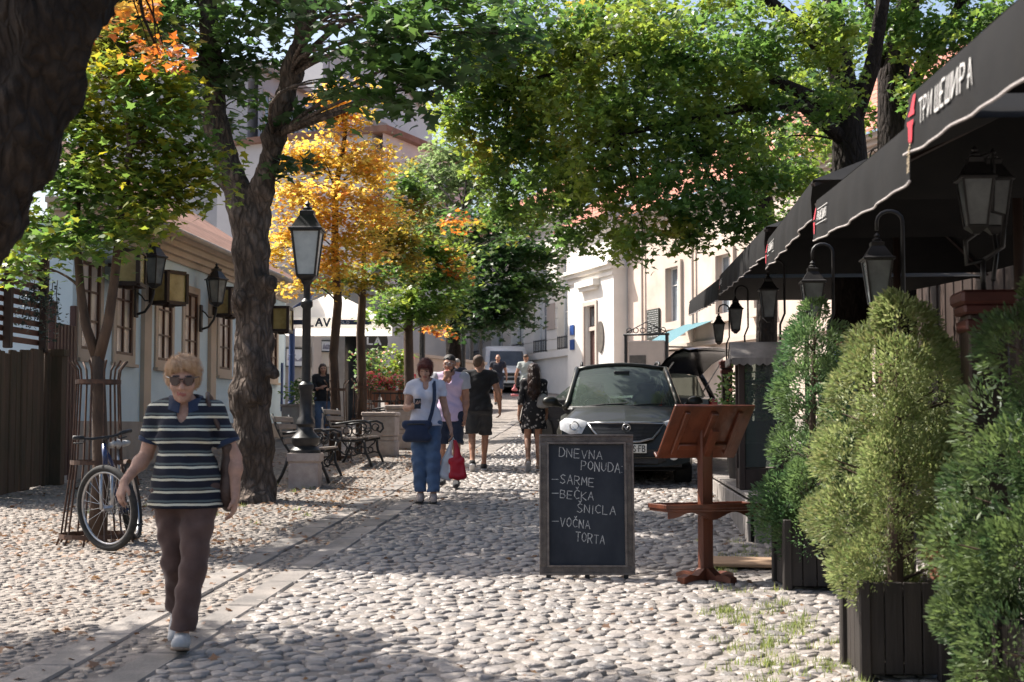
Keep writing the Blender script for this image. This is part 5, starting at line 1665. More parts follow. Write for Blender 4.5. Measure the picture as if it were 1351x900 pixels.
def hook_lantern(label, x, y, z0, zt, side=-1, sz=.34, n=4):
    """lantern hung from a gooseneck pole that stands on a post"""
    t = thing('hook_lantern', label, 'lantern', (x, y, z0), 0, 'terrace lanterns')
    H_ = zt - z0
    mb = MB()
    r = sz * .42
    arc = [(side * -r * .4 + side * r * .7 * (1 - math.cos(a)), 0, H_ - r * .6 + r * .6 * math.sin(a)) for a in np.linspace(0, math.pi, 8)]
    mb.tube([(0, 0, 0), (0, 0, H_ * .3), (side * -r * .4, 0, H_ * .42)] + arc + [(arc[-1][0], 0, arc[-1][2] - .05)], .012, 7)
    mb.build('gooseneck', m_iron, t, smooth=True)
    lx = arc[-1][0]
    lh = sz
    bot = arc[-1][2] - .06 - lh * 1.66
    lantern_parts(t, (lx, 0, bot), lh, lh * .42, lh * .25, n, m_grey_glass, .36)
    return t

posts = [(1.79, 7.35, 1.86, .20), (1.54, 8.35, 1.5, .15), (1.54, 11.2, 1.5, .15), (1.54, 14.7, 1.62, .16), (1.54, 19.2, 1.6, .17), (1.54, 22.8, 1.55, .17)]
labs = ['tall dark post with oxblood cap behind the front conifers', 'dark post hidden behind the pale conifer', 'dark post behind the darker conifer', 'dark post beside the glazed cabinet', 'dark wooden post behind the potted shrub near the car', 'farthest dark terrace post beside the open hatchback']
for (x_, y_, h_, w_), lb in zip(posts, labs):
    terrace_post(lb, x_, y_, h_, w_)
lzs = [(8.35, 2.50), (11.2, 2.55), (14.7, 2.68), (19.2, 2.66), (22.8, 2.56)]
for k, ((y_, zt_), lb) in enumerate(zip(lzs, ['hook lantern above the pale conifer', 'hook lantern above the darker conifer, second from the front', 'third hook lantern, in front of the awning valance end', 'small hook lantern above the potted shrub', 'smallest hook lantern, farthest along the terrace'])):
    hook_lantern(lb, 1.54, y_, g(y_) + posts[k + 1][2] + .11, g(y_) + zt_, -1 if k != 0 else -1, (.25, .27, .28, .28, .28)[k])
# double lantern on the front post
t = thing('double_lantern', 'large double lantern with looped iron arms on the front post', 'lantern', (1.79, 7.35, g(7.35) + 1.985), 0)
mb = MB()
mb.tube([(0, 0, 0), (0, 0, .16)], .014, 8)
mb.tube([(0, 0, .15), (-.08, 0, .13), (-.085, 0, .25), (-.02, 0, .30)], .013, 7)
mb.tube([(0, 0, .15), (.10, 0, .22), (.11, 0, .38), (.05, 0, .40), (.06, 0, .62), (.055, 0, .70), (-.0, 0, .68), (-.035, 0, .60)], .013, 7)
mb.tube([(.05, 0, .05), (.1, .12, .2), (.1, .2, .4)], .011, 6)
mb.build('arms', m_iron, t, smooth=True)
l1 = bpy.data.objects.new('lantern', None); COL.objects.link(l1); l1.parent = t
lantern_parts(l1, (-.035, -.02, .32), .24, .105, .065, 4, m_grey_glass, .4)
l2 = bpy.data.objects.new('lantern', None); COL.objects.link(l2); l2.parent = t
lantern_parts(l2, (.10, .16, .34), .24, .105, .065, 4, m_grey_glass, .4)

def awning(label, y0, y1, hbs, hv=.22, x0=1.06, wid=3.1, wave=.012, seed=0, text=None, peak=.75):
    """square market parasol: pitched black canopy with a hanging valance, piped hem, ribs and centre pole"""
    yc = (y0 + y1) / 2
    zb_ = lambda yy: g(yy) + hbs[0] + (hbs[1] - hbs[0]) * (yy - y0) / (y1 - y0)
    t = thing('black_awning', label, 'awning', (x0 + wid / 2, yc, g(yc)), 0, 'black terrace awnings')
    rnd = random.Random(seed)
    ph = rnd.uniform(0, 6)
    n = 44
    def wav(yy, e, amp=wave):
        s = (yy - y0)
        return (amp * math.sin(s * 9 + ph) + amp * .7 * math.sin(s * 17 + 2 * ph)) * e
    top, mid, bot = [], [], []
    for i in range(n + 1):
        yy = y0 + (y1 - y0) * i / n
        sag = .012 * math.sin(math.pi * i / n)
        zt_ = zb_(yy) + hv
        top.append((x0 + .02, yy, zt_ - sag * .3))
        mid.append((x0 + wav(yy, .6), yy, zt_ - hv * .5 - sag * .6))
        bot.append((x0 + wav(yy, 1.3), yy, zt_ - hv - sag + .003 * math.sin(yy * 7 + ph)))
    mb = MB(); mb.grid([top, mid, bot]); val = wb(mb, 'valance', m_black_fabric, t, smooth=True)
    mb = MB(); mb.tube([(p[0], p[1], p[2]) for p in bot], .005, 5); mb.build('piping', m_piping, val, smooth=True)
    pk = Vector((x0 + wid / 2, yc, zb_(yc) + hv + peak))
    mb = MB()
    def edge(a, b):
        P = []
        for k in range(7):
            f = k / 6
            row = []
            for i in range(13):
                e = Vector(a).lerp(Vector(b), i / 12)
                q = e.lerp(pk, f)
                q.z -= .10 * math.sin(math.pi * f) * math.sin(math.pi * i / 12)
                row.append(q)
            P.append(row)
        mb.grid(P)
    c00, c01, c11, c10 = (x0 + .02, y0, zb_(y0) + hv), (x0 + .02, y1, zb_(y1) + hv), (x0 + wid, y1, zb_(y1) + hv), (x0 + wid, y0, zb_(y0) + hv)
    edge(c00, c01); edge(c01, c11); edge(c11, c10); edge(c10, c00)
    wb(mb, 'canopy', m_black_fabric, t, smooth=True)
    for c_ in (c00, c01, c11, c10):
        mb = MB(); mb.beam(Vector(c_) + Vector((0, 0, -.03)), pk - Vector((0, 0, .08)), .03, .02); wb(mb, 'rib', m_dark_wood, t)
    mb = MB(); mb.tube([(pk.x, pk.y, g(yc)), (pk.x, pk.y, pk.z)], .035, 8); wb(mb, 'pole', m_dark_wood, t, smooth=True)
    def on_val(s, w):
        yy = y1 - s
        sag = .012 * math.sin(math.pi * (yy - y0) / (y1 - y0))
        f = 1 - w / hv
        x_ = (x0 + .02) + (wav(yy, .6) - .02) * f * 2 if f < .5 else x0 + wav(yy, .6) + (wav(yy, 1.3) - wav(yy, .6)) * (f - .5) * 2
        return Vector((x_ - .007, yy, zb_(yy) + w - sag * f))
    if text:
        text(t, on_val)
    return t

def surf_letters(mbp, f, s0, w0, txt, ch, cw, gap, thick, seed=1, slant=.0):
    """letters on a surface f(s, w); s runs along the valance towards the camera, w up"""
    x = s0
    for tch in txt:
        wd = cw * (.5 if tch == ' ' else 1)
        for st in ST.get(tch, []):
            for (a, b), (c, d) in zip(st[:-1], st[1:]):
                p, q_ = (x + a * wd + slant * b, w0 + b * ch), (x + c * wd + slant * d, w0 + d * ch)
                dx, dy = q_[0] - p[0], q_[1] - p[1]
                L_ = math.hypot(dx, dy) or 1
                ox, oy = -dy / L_ * thick / 2, dx / L_ * thick / 2
                mbp.add([f(p[0] - ox, p[1] - oy), f(q_[0] - ox, q_[1] - oy), f(q_[0] + ox, q_[1] + oy), f(p[0] + ox, p[1] + oy)], [(0, 1, 2, 3)])
        x += wd + gap
    return x

def emblem(mbp, f, s, w, k):
    """two red hats, one above the other turned over"""
    hat = [(-.5, 0), (.5, 0), (.42, .1), (.3, .12), (.24, .42), (.1, .5), (0, .42), (-.1, .5), (-.24, .42), (-.3, .12), (-.42, .1)]
    for fl, oy in ((1, .62), (-1, .5)):
        vs = [f(s + p[0] * k * .55, w + k * (oy + fl * p[1])) for p in hat]
        mbp.add(vs, [tuple(range(len(vs)))])
    vs = [f(s + k * .3 * math.cos(a), w + k * (.0 + .09 * math.sin(a))) for a in np.linspace(0, 2 * math.pi, 14)[:-1]]
    return mbp

def text_big(root, f):
    mbp = MB(); x = surf_letters(mbp, f, .25, .085, 'ТРИ', .09, .066, .024, .011, slant=-.02); wb(mbp, 'printed_lettering', m_print_white, root)
    mbp = MB(); surf_letters(mbp, f, x + .03, .085, 'ШЕШИРА', .09, .066, .024, .011, slant=-.02); wb(mbp, 'printed_lettering', m_print_white, root)
    mbp = MB(); emblem(mbp, f, .13, .03, .17); wb(mbp, 'hat_emblem', m_print_red, root)
def text_small(root, f):
    mbp = MB(); x = surf_letters(mbp, f, .19, .10, 'ТРИ', .05, .026, .012, .007, slant=.01); wb(mbp, 'printed_lettering', m_print_white, root)
    mbp = MB(); surf_letters(mbp, f, x + .012, .10, 'ШЕШИРА', .05, .026, .012, .007, slant=.01); wb(mbp, 'printed_lettering', m_print_white, root)
    for (a, b, c, d) in ((.17, .08, .56, .084), (.17, .164, .56, .168)):
        mbp = MB(); mbp.add([f(a, b), f(c, b), f(c, d), f(a, d)], [(0, 1, 2, 3)]); wb(mbp, 'printed_border', m_print_white, root)
    mbp = MB(); emblem(mbp, f, .085, .03, .14); wb(mbp, 'hat_emblem', m_print_red, root)
def text_two(root, f):
    text_small(root, f)
    mbp = MB(); e = 2.86
    for k_ in range(5):
        surf_letters(mbp, f, e - .05, .035 + k_ * .034, 'ШЕ', .022, .03, .01, .006)
    wb(mbp, 'gilt_print', M('gilt_print', (0.42, 0.33, 0.22), (0.3, 0.24, 0.16), scale=20, rough=.7), root)

awning('largest black awning, nearest the camera, with white lettering', 2.30, 5.50, (2.37, 2.41), .235, wave=.005, seed=1, text=text_big)
awning('second black awning, with small boxed lettering at its far corner', 5.40, 8.25, (2.30, 2.32), .235, wave=.005, seed=2, text=text_two)
awning('third black awning along the terrace, strongly rippled valance', 8.40, 11.1, (2.46, 2.35), .235, wave=.008, seed=3, text=text_small)
awning('fourth black awning along the terrace', 11.3, 16.9, (2.46, 2.43), .24, wave=.009, seed=4, text=text_small)
awning('farthest black awning, in front of the cream house', 17.1, 25.4, (2.38, 2.48), .26, wave=.012, seed=5)

# glazed cabinet with scalloped roof
pk_ = foot(984, 14.0)
cab = thing('glazed_cabinet', 'dark wooden glazed cabinet with scalloped little roof on the deck edge', 'cabinet', (pk_.x + .14, pk_.y, DZ + .02), 0)
for x_ in (-.2, .2):
    for y_ in (-.2, .2):
        mb = MB(); mb.bbox((x_, y_, .62), (.06, .06, 1.24), .006); mb.build('corner_post', m_dark_wood, cab)
mb = MB(); mb.bbox((0, 0, .1), (.44, .44, .2), .008); mb.build('base', m_dark_wood, cab)
m_cab_glass = glass_mat('cabinet_glass', (.7, .78, .75), .55)
for c_, d_ in (((0, -.2, .72), (.34, .01, 1.0)), ((-.2, 0, .72), (.01, .34, 1.0)), ((.2, 0, .72), (.01, .34, 1.0))):
    mb = MB(); mb.box(c_, d_); mb.build('pane', m_cab_glass, cab)
for z_ in (.45, .75, 1.05):
    mb = MB(); mb.box((0, 0, z_), (.37, .37, .02)); mb.build('shelf', m_grey_wood, cab)
mb = MB()
for sgn_ in (-1, 1):
    mb.add([(-.3 * 1, -.3, 1.26), (.3, -.3, 1.26), (.3, 0, 1.44), (-.3, 0, 1.44)] if sgn_ < 0 else [(-.3, .3, 1.26), (.3, .3, 1.26), (.3, 0, 1.44), (-.3, 0, 1.44)], [(0, 1, 2, 3)])
mb.add([(-.3, -.3, 1.24), (.3, -.3, 1.24), (.3, .3, 1.24), (-.3, .3, 1.24)], [(0, 1, 2, 3)])
for sx_ in (-.29, .29):
    mb.add([(sx_, -.3, 1.26), (sx_, .3, 1.26), (sx_, 0, 1.44)], [(0, 1, 2)])
mb.build('roof', m_grey_wood, cab)
mb = MB()
sc = [(0, 0)] + [(i / 36 * .6, -.05 - .025 * abs(math.sin(i / 36 * math.pi * 8))) for i in range(37)] + [(.6, 0)]
mb.prism(sc, (-.31, .3, 1.27), (0, -1, 0), (0, 0, 1), .012); mb.prism(sc, (-.3, -.31, 1.27), (1, 0, 0), (0, 0, 1), .012)
mb.build('scallop_trim', m_grey_wood, cab)
# ---------------------------------------------------------------- conifers in black planters
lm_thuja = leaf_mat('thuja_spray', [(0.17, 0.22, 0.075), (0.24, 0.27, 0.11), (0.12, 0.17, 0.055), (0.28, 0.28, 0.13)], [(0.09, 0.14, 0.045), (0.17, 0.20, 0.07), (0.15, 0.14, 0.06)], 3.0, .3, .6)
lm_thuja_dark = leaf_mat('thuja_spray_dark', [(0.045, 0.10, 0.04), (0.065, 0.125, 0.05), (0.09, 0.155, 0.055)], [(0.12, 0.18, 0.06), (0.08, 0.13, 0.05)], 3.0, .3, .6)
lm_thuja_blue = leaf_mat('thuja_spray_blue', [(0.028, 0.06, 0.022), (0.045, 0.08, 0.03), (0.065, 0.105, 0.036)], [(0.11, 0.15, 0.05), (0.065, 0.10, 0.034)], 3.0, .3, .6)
FROND = [(0, 0), (.15, .35), (.12, .70), (0, 1.0), (-.12, .70), (-.15, .35)]
def thuja(name, label, loc, prof, lm, n, size, seed, planter=None, cat='conifer', lean=(0, 0), tufts=120):
    """prof: list of (z, radius); sprays radiate outward and up from the axis in lumpy clumps"""
    rng = np.random.default_rng(seed)
    t = thing(name, label, cat, tuple(loc))
    zs, rs_ = np.array([p[0] for p in prof]), np.array([p[1] for p in prof])
    # tufts: rounded plumes pressed together round the axis, each bristling outward and up
    nt = tufts
    z = zs[0] + (zs[-1] - zs[0]) * (np.arange(nt * 6) + rng.uniform(0, 1, nt * 6)) / (nt * 6)
    rad = np.interp(z, zs, rs_)
    acc = rng.uniform(0, rs_.max(), nt * 6) < rad + .02
    sel = rng.permutation(np.flatnonzero(acc))[:nt]
    z, rad = z[sel], rad[sel]
    k = len(z)
    az = rng.uniform(0, 2 * np.pi, k)
    rt = np.minimum(rng.uniform(.08, .16, k), rad * .6 + .03)
    rr = rad * np.where(rng.uniform(0, 1, k) < .4, rng.uniform(.15, .75, k), rng.uniform(.72, 1.08, k))
    C = np.stack([rr * np.cos(az), rr * np.sin(az), z], 1)
    m = int(n / k)
    d = rng.normal(0, 1, (k, m, 3)); d /= np.linalg.norm(d, axis=2, keepdims=True)
    outw = np.stack([np.cos(az), np.sin(az), np.full(k, .55)], 1); outw /= np.linalg.norm(outw, axis=1)[:, None]
    flip = (d * outw[:, None]).sum(2) < -.25
    d[flip] *= -1
    P = C[:, None] + d * (rt[:, None, None] * rng.uniform(.25, 1, (k, m, 1)) ** .4) * np.array([1, 1, 1.25])
    P = P.reshape(-1, 3)
    P[:, 0] += lean[0] * P[:, 2]; P[:, 1] += lean[1] * P[:, 2]
    nn = len(P)
    out_ = (d * .8).reshape(-1, 3) + np.repeat(outw, m, 0) * .7 + rng.normal(0, .3, (nn, 3))
    T = out_ / np.linalg.norm(out_, axis=1)[:, None]
    N = rng.normal(0, 1, (nn, 3)); N -= T * (N * T).sum(1)[:, None]; N /= np.linalg.norm(N, axis=1)[:, None]
    B = np.cross(N, T)
    S = np.array(FROND)
    sz = size * rng.uniform(.6, 1.3, nn)
    bend = rng.uniform(-.3, .3, nn)
    V = P[:, None, :] + sz[:, None, None] * (S[None, :, 0, None] * B[:, None] + S[None, :, 1, None] * T[:, None] + (bend[:, None] * S[None, :, 1] ** 2)[..., None] * N[:, None])
    o = np_obj('foliage', V.reshape(-1, 3), np.arange(nn * len(FROND)).reshape(nn, len(FROND)), lm, t)
    mb = MB(); top = zs[-1] * .95
    mb.tube([(0, 0, zs[0] - .25), (0, 0, zs[0] + .2), (lean[0] * top * .6, 0, top * .6), (lean[0] * top, lean[1] * top, top)], [.045, .04, .025, .006], 8)
    rnd = random.Random(seed)
    for q in C[:40]:
        mb.tube([(lean[0] * q[2], lean[1] * q[2], q[2] - .12), (q[0] + lean[0] * q[2], q[1] + lean[1] * q[2], q[2])], [.01, .004], 4)
    mb.build('trunk', m_bark_young, t)
    return t
def planter(label, loc, w, d_, h, rz=0.0):
    t = thing('wooden_planter', label, 'planter', tuple(loc), rz, 'black wooden planters')
    for s in (-1, 1):
        for i in range(4):
            mb = MB(); mb.bbox((-w / 2 + w * (i + .5) / 4, s * d_ / 2, h / 2 + .02), (w / 4 - .006, .024, h - .04), .004); mb.build('board', m_planter, t)
            mb = MB(); mb.bbox((s * w / 2, -d_ / 2 + d_ * (i + .5) / 4, h / 2 + .02), (.024, d_ / 4 - .006, h - .04), .004); mb.build('board', m_planter, t)
    for sx_ in (-1, 1):
        for sy_ in (-1, 1):
            mb = MB(); mb.bbox((sx_ * (w / 2 + .01), sy_ * (d_ / 2 + .01), h / 2), (.06, .06, h + .02), .008); mb.build('corner_post', m_planter, t)
    mb = MB(); mb.box((0, 0, h - .06), (w - .03, d_ - .03, .03)); mb.build('soil', m_dirt, t)
m_planter = M('black_stained_wood', (0.020, 0.016, 0.014), (0.042, 0.033, 0.028), scale=7, rough=.7, bump=.3, stretch=(1, 1, .15), bscale=30)
pA = foot(1058, 10.2); planter('black planter box under the darker conifer', pA + Vector((.06, .12, 0)), .40, .40, .50, YAW)
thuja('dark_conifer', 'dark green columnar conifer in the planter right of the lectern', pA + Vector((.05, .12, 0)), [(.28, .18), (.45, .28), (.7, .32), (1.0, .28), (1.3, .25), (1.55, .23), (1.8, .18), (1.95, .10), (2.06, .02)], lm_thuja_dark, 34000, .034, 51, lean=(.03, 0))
pB = foot(1163, 7.35); planter('black planter box under the pale conifer', pB + Vector((.06, .12, 0)), .38, .38, .50, YAW)
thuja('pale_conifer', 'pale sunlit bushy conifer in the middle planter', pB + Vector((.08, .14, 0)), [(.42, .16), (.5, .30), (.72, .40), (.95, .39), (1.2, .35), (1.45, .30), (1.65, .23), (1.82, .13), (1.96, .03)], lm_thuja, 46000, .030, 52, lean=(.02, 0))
pD = foot(1388, 6.3)
planter('black planter box under the blue-green conifer, cut by the picture edge', pD + Vector((.05, .1, 0)), .40, .40, .45, YAW)
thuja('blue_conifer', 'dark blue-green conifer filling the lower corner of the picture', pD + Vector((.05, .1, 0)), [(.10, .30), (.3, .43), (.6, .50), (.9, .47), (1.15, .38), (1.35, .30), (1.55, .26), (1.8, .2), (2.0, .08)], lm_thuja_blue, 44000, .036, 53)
# flowering plant between the conifers and a leafy pot shrub by the car
def leafy(name, label, c, r, lm, n, size, seed, cat='shrub', extra=None, pot=None, shape=OVAL):
    rng = np.random.default_rng(seed)
    t = thing(name, label, cat, tuple(c))
    P, ctr = sprays([((0, 0, r[2]), r[0], r[1], r[2])], n, 16, rng, disc=r[0] * .4)
    leaf_cloud('foliage', P, size, shape, lm, t, rng, tilt=.7)
    if extra:
        k = rng.choice(len(P), extra[1])
        leaf_cloud('flowers', P[k] + rng.normal(0, .02, (len(k), 3)) + np.array([0, 0, .02]), extra[2], MAPLE, extra[0], t, rng, tilt=1.0)['kind'] = 'stuff'
    mb = MB()
    for k in range(9):
        q = ctr[0][k % len(ctr[0])]; mb.tube([(0, 0, 0), (q[0] * .4, q[1] * .4, q[2] * .5), tuple(q)], [.008, .006, .003], 4)
    mb.build('stems', m_bark_young, t)
    if pot:
        mb = MB(); mb.lathe([(pot[0] * .75, -pot[1]), (pot[0], -.03), (pot[0] * 1.08, -.03), (pot[0] * 1.08, .02), (pot[0] * .9, .02), (pot[0] * .9, -.02)], (0, 0, 0), 18); mb.build('pot', pot[2], t, smooth=True, auto=40)
    return t
lm_leafy = leaf_mat('shrub_leaf', [(0.05, 0.11, 0.03), (0.08, 0.15, 0.04), (0.11, 0.18, 0.05)], [(0.15, 0.2, 0.06), (0.09, 0.14, 0.04)], 3, .4)
lm_flower = leaf_mat('orange_flower', [(0.55, 0.10, 0.04), (0.5, 0.2, 0.12), (0.6, 0.15, 0.1)], None, 1, .3)
lm_pink = leaf_mat('pink_flower', [(0.55, 0.06, 0.12), (0.45, 0.04, 0.05), (0.6, 0.2, 0.25), (.6, .3, .1)], None, 1, .3)
m_terra = M('terracotta', (0.30, 0.13, 0.08), (0.24, 0.10, 0.06), scale=6, rough=.8)
pE = foot(1262, 7.4); leafy('flowering_shrub', 'leafy shrub with pinkish flowers between the two front conifers', pE + Vector((.05, .2, .62)), (.20, .18, .26), lm_leafy, 260, .05, 61, 'shrub', (lm_flower, 22, .045), (.17, .62, m_terra))
pF_ = foot(958, 16.0); leafy('pot_shrub', 'bright green feathery shrub in a pot beside the parked car', (pF_.x + .22, pF_.y, g(pF_.y) + .95), (.36, .3, .3), lm_leafy, 170, .06, 62, 'shrub', (lm_flower, 12, .05), (.26, .62, m_planter))

# ---------------------------------------------------------------- people
def skin_mat(name, c):
    m = M(name, c, tuple(x * .72 for x in c), scale=22, rough=.55, spec=.35, bump=.15, bscale=160)
    b = m.node_tree.nodes['Principled BSDF']
    b.inputs['Subsurface Weight'].default_value = .08
    b.inputs['Subsurface Radius'].default_value = (.02, .008, .004)
    return m
sk_fair = skin_mat('skin_fair', (0.50, 0.29, 0.21))
sk_tan = skin_mat('skin_tan', (0.42, 0.22, 0.145))
sk_warm = skin_mat('skin_warm', (0.46, 0.25, 0.17))
m_lips = M('lips', (0.36, 0.12, 0.10), scale=10, rough=.4)
m_eye = M('eye_dark', (0.03, 0.022, 0.02), scale=10, rough=.2)
def cloth(name, c1, c2=None, scale=7, bump=.25):
    return M(name, c1, c2, scale=scale, rough=.9, bump=bump, bscale=22, sheen=.15, spec=.2)

def lerp(a, b, t):
    return np.array(a) + (np.array(b) - np.array(a)) * t

DEF = dict(pel=(0, 0, .93), chest=(0, 0, 1.27), neck=(0, .015, 1.44), head=(0, -.01, 1.585),
           shR=(-.175, .01, 1.395), elR=(-.225, .03, 1.11), wrR=(-.235, -.04, .875), shL=(.175, .01, 1.395), elL=(.225, .03, 1.11), wrL=(.235, -.04, .875),
           hipR=(-.09, 0, .92), knR=(-.095, -.02, .50), anR=(-.095, .03, .085), hipL=(.09, 0, .92), knL=(.095, -.02, .50), anL=(.095, .03, .085),
           toeR=(-.02, -1, -.05), toeL=(.02, -1, -.05), handR=(0, -.15, -1), handL=(0, -.15, -1), curl=.35)

def hand_prims(wr, el, d, side, curl, palm_to=None, k=.006):
    """palm, four fingers of unequal length bent at two knuckles and a thumb from the palm's side"""
    wr = np.array(wr, float); d = np.array(d, float); d /= np.linalg.norm(d)
    inward = np.array(palm_to if palm_to is not None else (-side, 0, 0), float)
    nrm = inward - d * (inward @ d); nrm /= np.linalg.norm(nrm)          # palm faces this way
    w = np.cross(d, nrm); w /= np.linalg.norm(w)
    if w[1] > 0: w = -w                                               # towards the thumb, forward
    pr = []
    base = wr + d * .085
    for i, (o, L) in enumerate(((.031, .066), (.0105, .075), (-.0105, .070), (-.031, .055))):
        b = base + w * o - d * (.006 if i in (0, 3) else 0)
        pr.append(cap(wr + w * o * .5, b, .017, .0135, .012))
        d1 = d * math.cos(curl) + nrm * math.sin(curl); d2 = d * math.cos(curl * 2.1) + nrm * math.sin(curl * 2.1)
        m = b + d1 * L * .52
        pr.append(cap(b, m, .0098, .0088, k)); pr.append(cap(m, m + d2 * L * .52, .0088, .0072, k))
    tb_ = wr + d * .022 + w * .022
    t1 = tb_ + (w * .62 + d * .6 + nrm * .3) * .042
    pr.append(cap(tb_, t1, .0145, .0105, .01)); pr.append(cap(t1, t1 + (w * .25 + d * .85 + nrm * .35) * .034, .0105, .0085, k))
    return pr

def head_prims(s=1.0, fem=True):
    c = np.array((0, 0, 0.0))
    p = [ell((0, .015, .025), (.073, .092, .092), .02), ell((0, -.035, -.02), (.060, .060, .085), .03), ell((0, -.05, -.078), (.040 if fem else .046, .040, .036), .03),
         cap((0, -.088, .005), (0, -.108, -.032), .009, .0145, .014), ell((-.016, -.092, -.038), (.011, .012, .009), .008), ell((.016, -.092, -.038), (.011, .012, .009), .008),
         ell((-.034, -.07, -.03), (.026, .024, .026), .02), ell((.034, -.07, -.03), (.026, .024, .026), .02),
         cap((-.04, -.082, .022), (.04, -.082, .022), .012, .012, .02),
         ell((0, -.088, -.066), (.024, .013, .010), .010), ell((0, -.078, -.098), (.019, .017, .015), .018),
         ell((-.074, .008, -.012), (.011, .022, .031), .008), ell((.074, .008, -.012), (.011, .022, .031), .008)]
    if s != 1:
        q = []
        for x in p:
            if x[0] == 'c': q.append(('c', x[1] * s, x[2] * s, x[3] * s, x[4] * s, x[5], x[6]))
            else: q.append(('e', x[1] * s, x[2] * s, x[3], 0, x[5], 0))
        p = q
    return p

class Person:
    def __init__(s, label, loc, rotz, H, skin, vox=.011, group=None, fem=True, head_s=1.0, head_rot=(0, 0, 0), build=1.0, **pose):
        s.k = H / 1.70
        J = dict(DEF); J.update(pose); s.J = {k_: (np.array(v, float) if hasattr(v, '__len__') else v) for k_, v in J.items()}
        J = s.J
        s.vox = vox; s.fem = fem; s.b = build
        b = build
        s.Hm = Matrix.Translation(Vector(J['head'])) @ Matrix.Rotation(head_rot[2], 4, 'Z') @ Matrix.Rotation(head_rot[0], 4, 'X') @ Matrix.Rotation(head_rot[1], 4, 'Y')
        s.hs = head_s
        pr = []
        pr += s.torso(0)
        pr.append(cap(J['neck'] - np.array((0, 0, .05)), J['head'] + np.array((0, .02, -.05)), .052 if fem else .06, .048 if fem else .056, .03))
        pr += xform(head_prims(head_s, fem), s.Hm)
        for sd, sg in (('R', -1), ('L', 1)):
            ua, fa = (.045, .038) if fem else (.052, .043)
            ua *= b ** .7; fa *= b ** .7
            pr.append(cap(J['sh' + sd], J['el' + sd], ua + .006, fa + .001, .02)); pr.append(cap(J['el' + sd], J['wr' + sd], fa, .026, .01))
            m = lerp(J['el' + sd], J['wr' + sd], .28); pr.append(ell(m, (fa + .003,) * 3, .03))
            pr += hand_prims(J['wr' + sd], J['el' + sd], J['hand' + sd], sg, J['curl'], J.get('palm' + sd))
            hp, kn, an = J['hip' + sd], J['kn' + sd], J['an' + sd]
            pr.append(cap(hp, kn, .078 * b ** .6, .052, .03)); pr.append(cap(kn, an, .050, .034, .015))
            calf = lerp(kn, an, .32); dn = (an - kn) / np.linalg.norm(an - kn)
            bk = np.array((0, 1.0, 0)); bk -= dn * (bk @ dn); bk /= np.linalg.norm(bk)
            pr.append(cap(calf + bk * .014 - dn * .05, calf + bk * .012 + dn * .07, .044, .036, .03))
            t_ = J['toe' + sd] / np.linalg.norm(J['toe' + sd])
            heel = an + np.array((0, 0, -.045)) - t_ * .03
            pr.append(cap(heel, heel + t_ * .17 + np.array((0, 0, -.012)), .034, .028, .02)); pr.append(cap(an, heel, .036, .036, .02))
        V, Fq = sdf_mesh(pr, vox)
        hd = np.array(s.Hm.inverted())
        body = np_obj('person', V * s.k, Fq, [skin, m_lips, m_eye], None, smooth=True)
        # lips and eyes by position on the face
        C = V[Fq].mean(1); L = (C @ hd[:3, :3].T + hd[:3, 3]) / head_s
        mi = np.zeros(len(Fq), np.int32)
        mi[(np.abs(L[:, 0]) < .023) & (np.abs(L[:, 2] + .066) < .0085) & (L[:, 1] < -.07)] = 1
        for ex in (-.031, .031):
            mi[(np.abs(L[:, 0] - ex) < .011) & (np.abs(L[:, 2] - .004) < .005) & (L[:, 1] < -.05)] = 2
            mi[(np.abs(L[:, 0] - ex) < .018) & (np.abs(L[:, 2] - .026) < .0035) & (L[:, 1] < -.05)] = 2
        body.data.polygons.foreach_set('material_index', mi)
        body.location = loc; body.rotation_euler.z = rotz
        tag(body, label, 'person', group)
        s.o = body; s.loc = Vector(loc); s.rz = rotz
    def torso(s, inf):
        J, b = s.J, s.b
        f = s.fem
        sw = abs(J['shL'][0] - J['shR'][0]) / 2
        ch, pe = J['chest'], J['pel']
        p = [ell(ch + np.array((0, .0, .02)), ((sw - .02) * b ** .5 + inf, .105 * b + inf, .17 + inf), .05), ell(lerp(pe, ch, .45), (.125 * b + inf, .092 * b + inf, .17), .06),
             ell(pe + np.array((0, .005, .02)), (.158 * b ** .8 + inf, .112 * b + inf, .13 + inf), .06), cap(J['shR'], J['shL'], .054 + inf, .054 + inf, .05),
             cap(J['neck'] + np.array((0, .01, -.02)), lerp(J['shR'], J['neck'], .2), .05, .05, .05), cap(J['neck'] + np.array((0, .01, -.02)), lerp(J['shL'], J['neck'], .2), .05, .05, .05)]
        if f:
            for x in (-.07, .07):
                p.append(ell(ch + np.array((x, -.085 * b, -.005)), (.062 + inf, .05 + inf, .062 + inf), .05))
        else:
            p.append(ell(ch + np.array((0, -.05, .05)), (.14 + inf, .062 + inf, .08), .05))
        for x in (-.065, .065):
            p.append(ell(pe + np.array((x, .06, -.03)), (.085 + inf, .075 + inf, .09), .05))
        return p
    def part(s, name, prims, mat, vox=None, **kw):
        V, Fq = sdf_mesh(prims, vox or s.vox, **kw)
        return np_obj(name, V * s.k, Fq, mat, s.o, smooth=True)
    def shirt(s, mat, sleeve=.55, hem=.80, inf=.02, neck_r=(.075, .07, .085), neck_c=None, sl_r=.062, sl_open=.066, name='shirt', belly=0, hips=0, vneck=False):
        J = s.J
        p = s.torso(inf)
        pe = J['pel']
        w = .165 * s.b ** .8 + inf + hips
        p.append(cap(pe + np.array((-.05, 0, .06)), (pe[0] - .05, pe[1] + .0, hem - .06), .10 * s.b + inf + hips * .5, .105 * s.b + inf + hips, .06))
        p.append(cap(pe + np.array((.05, 0, .06)), (pe[0] + .05, pe[1] + .0, hem - .06), .10 * s.b + inf + hips * .5, .105 * s.b + inf + hips, .06))
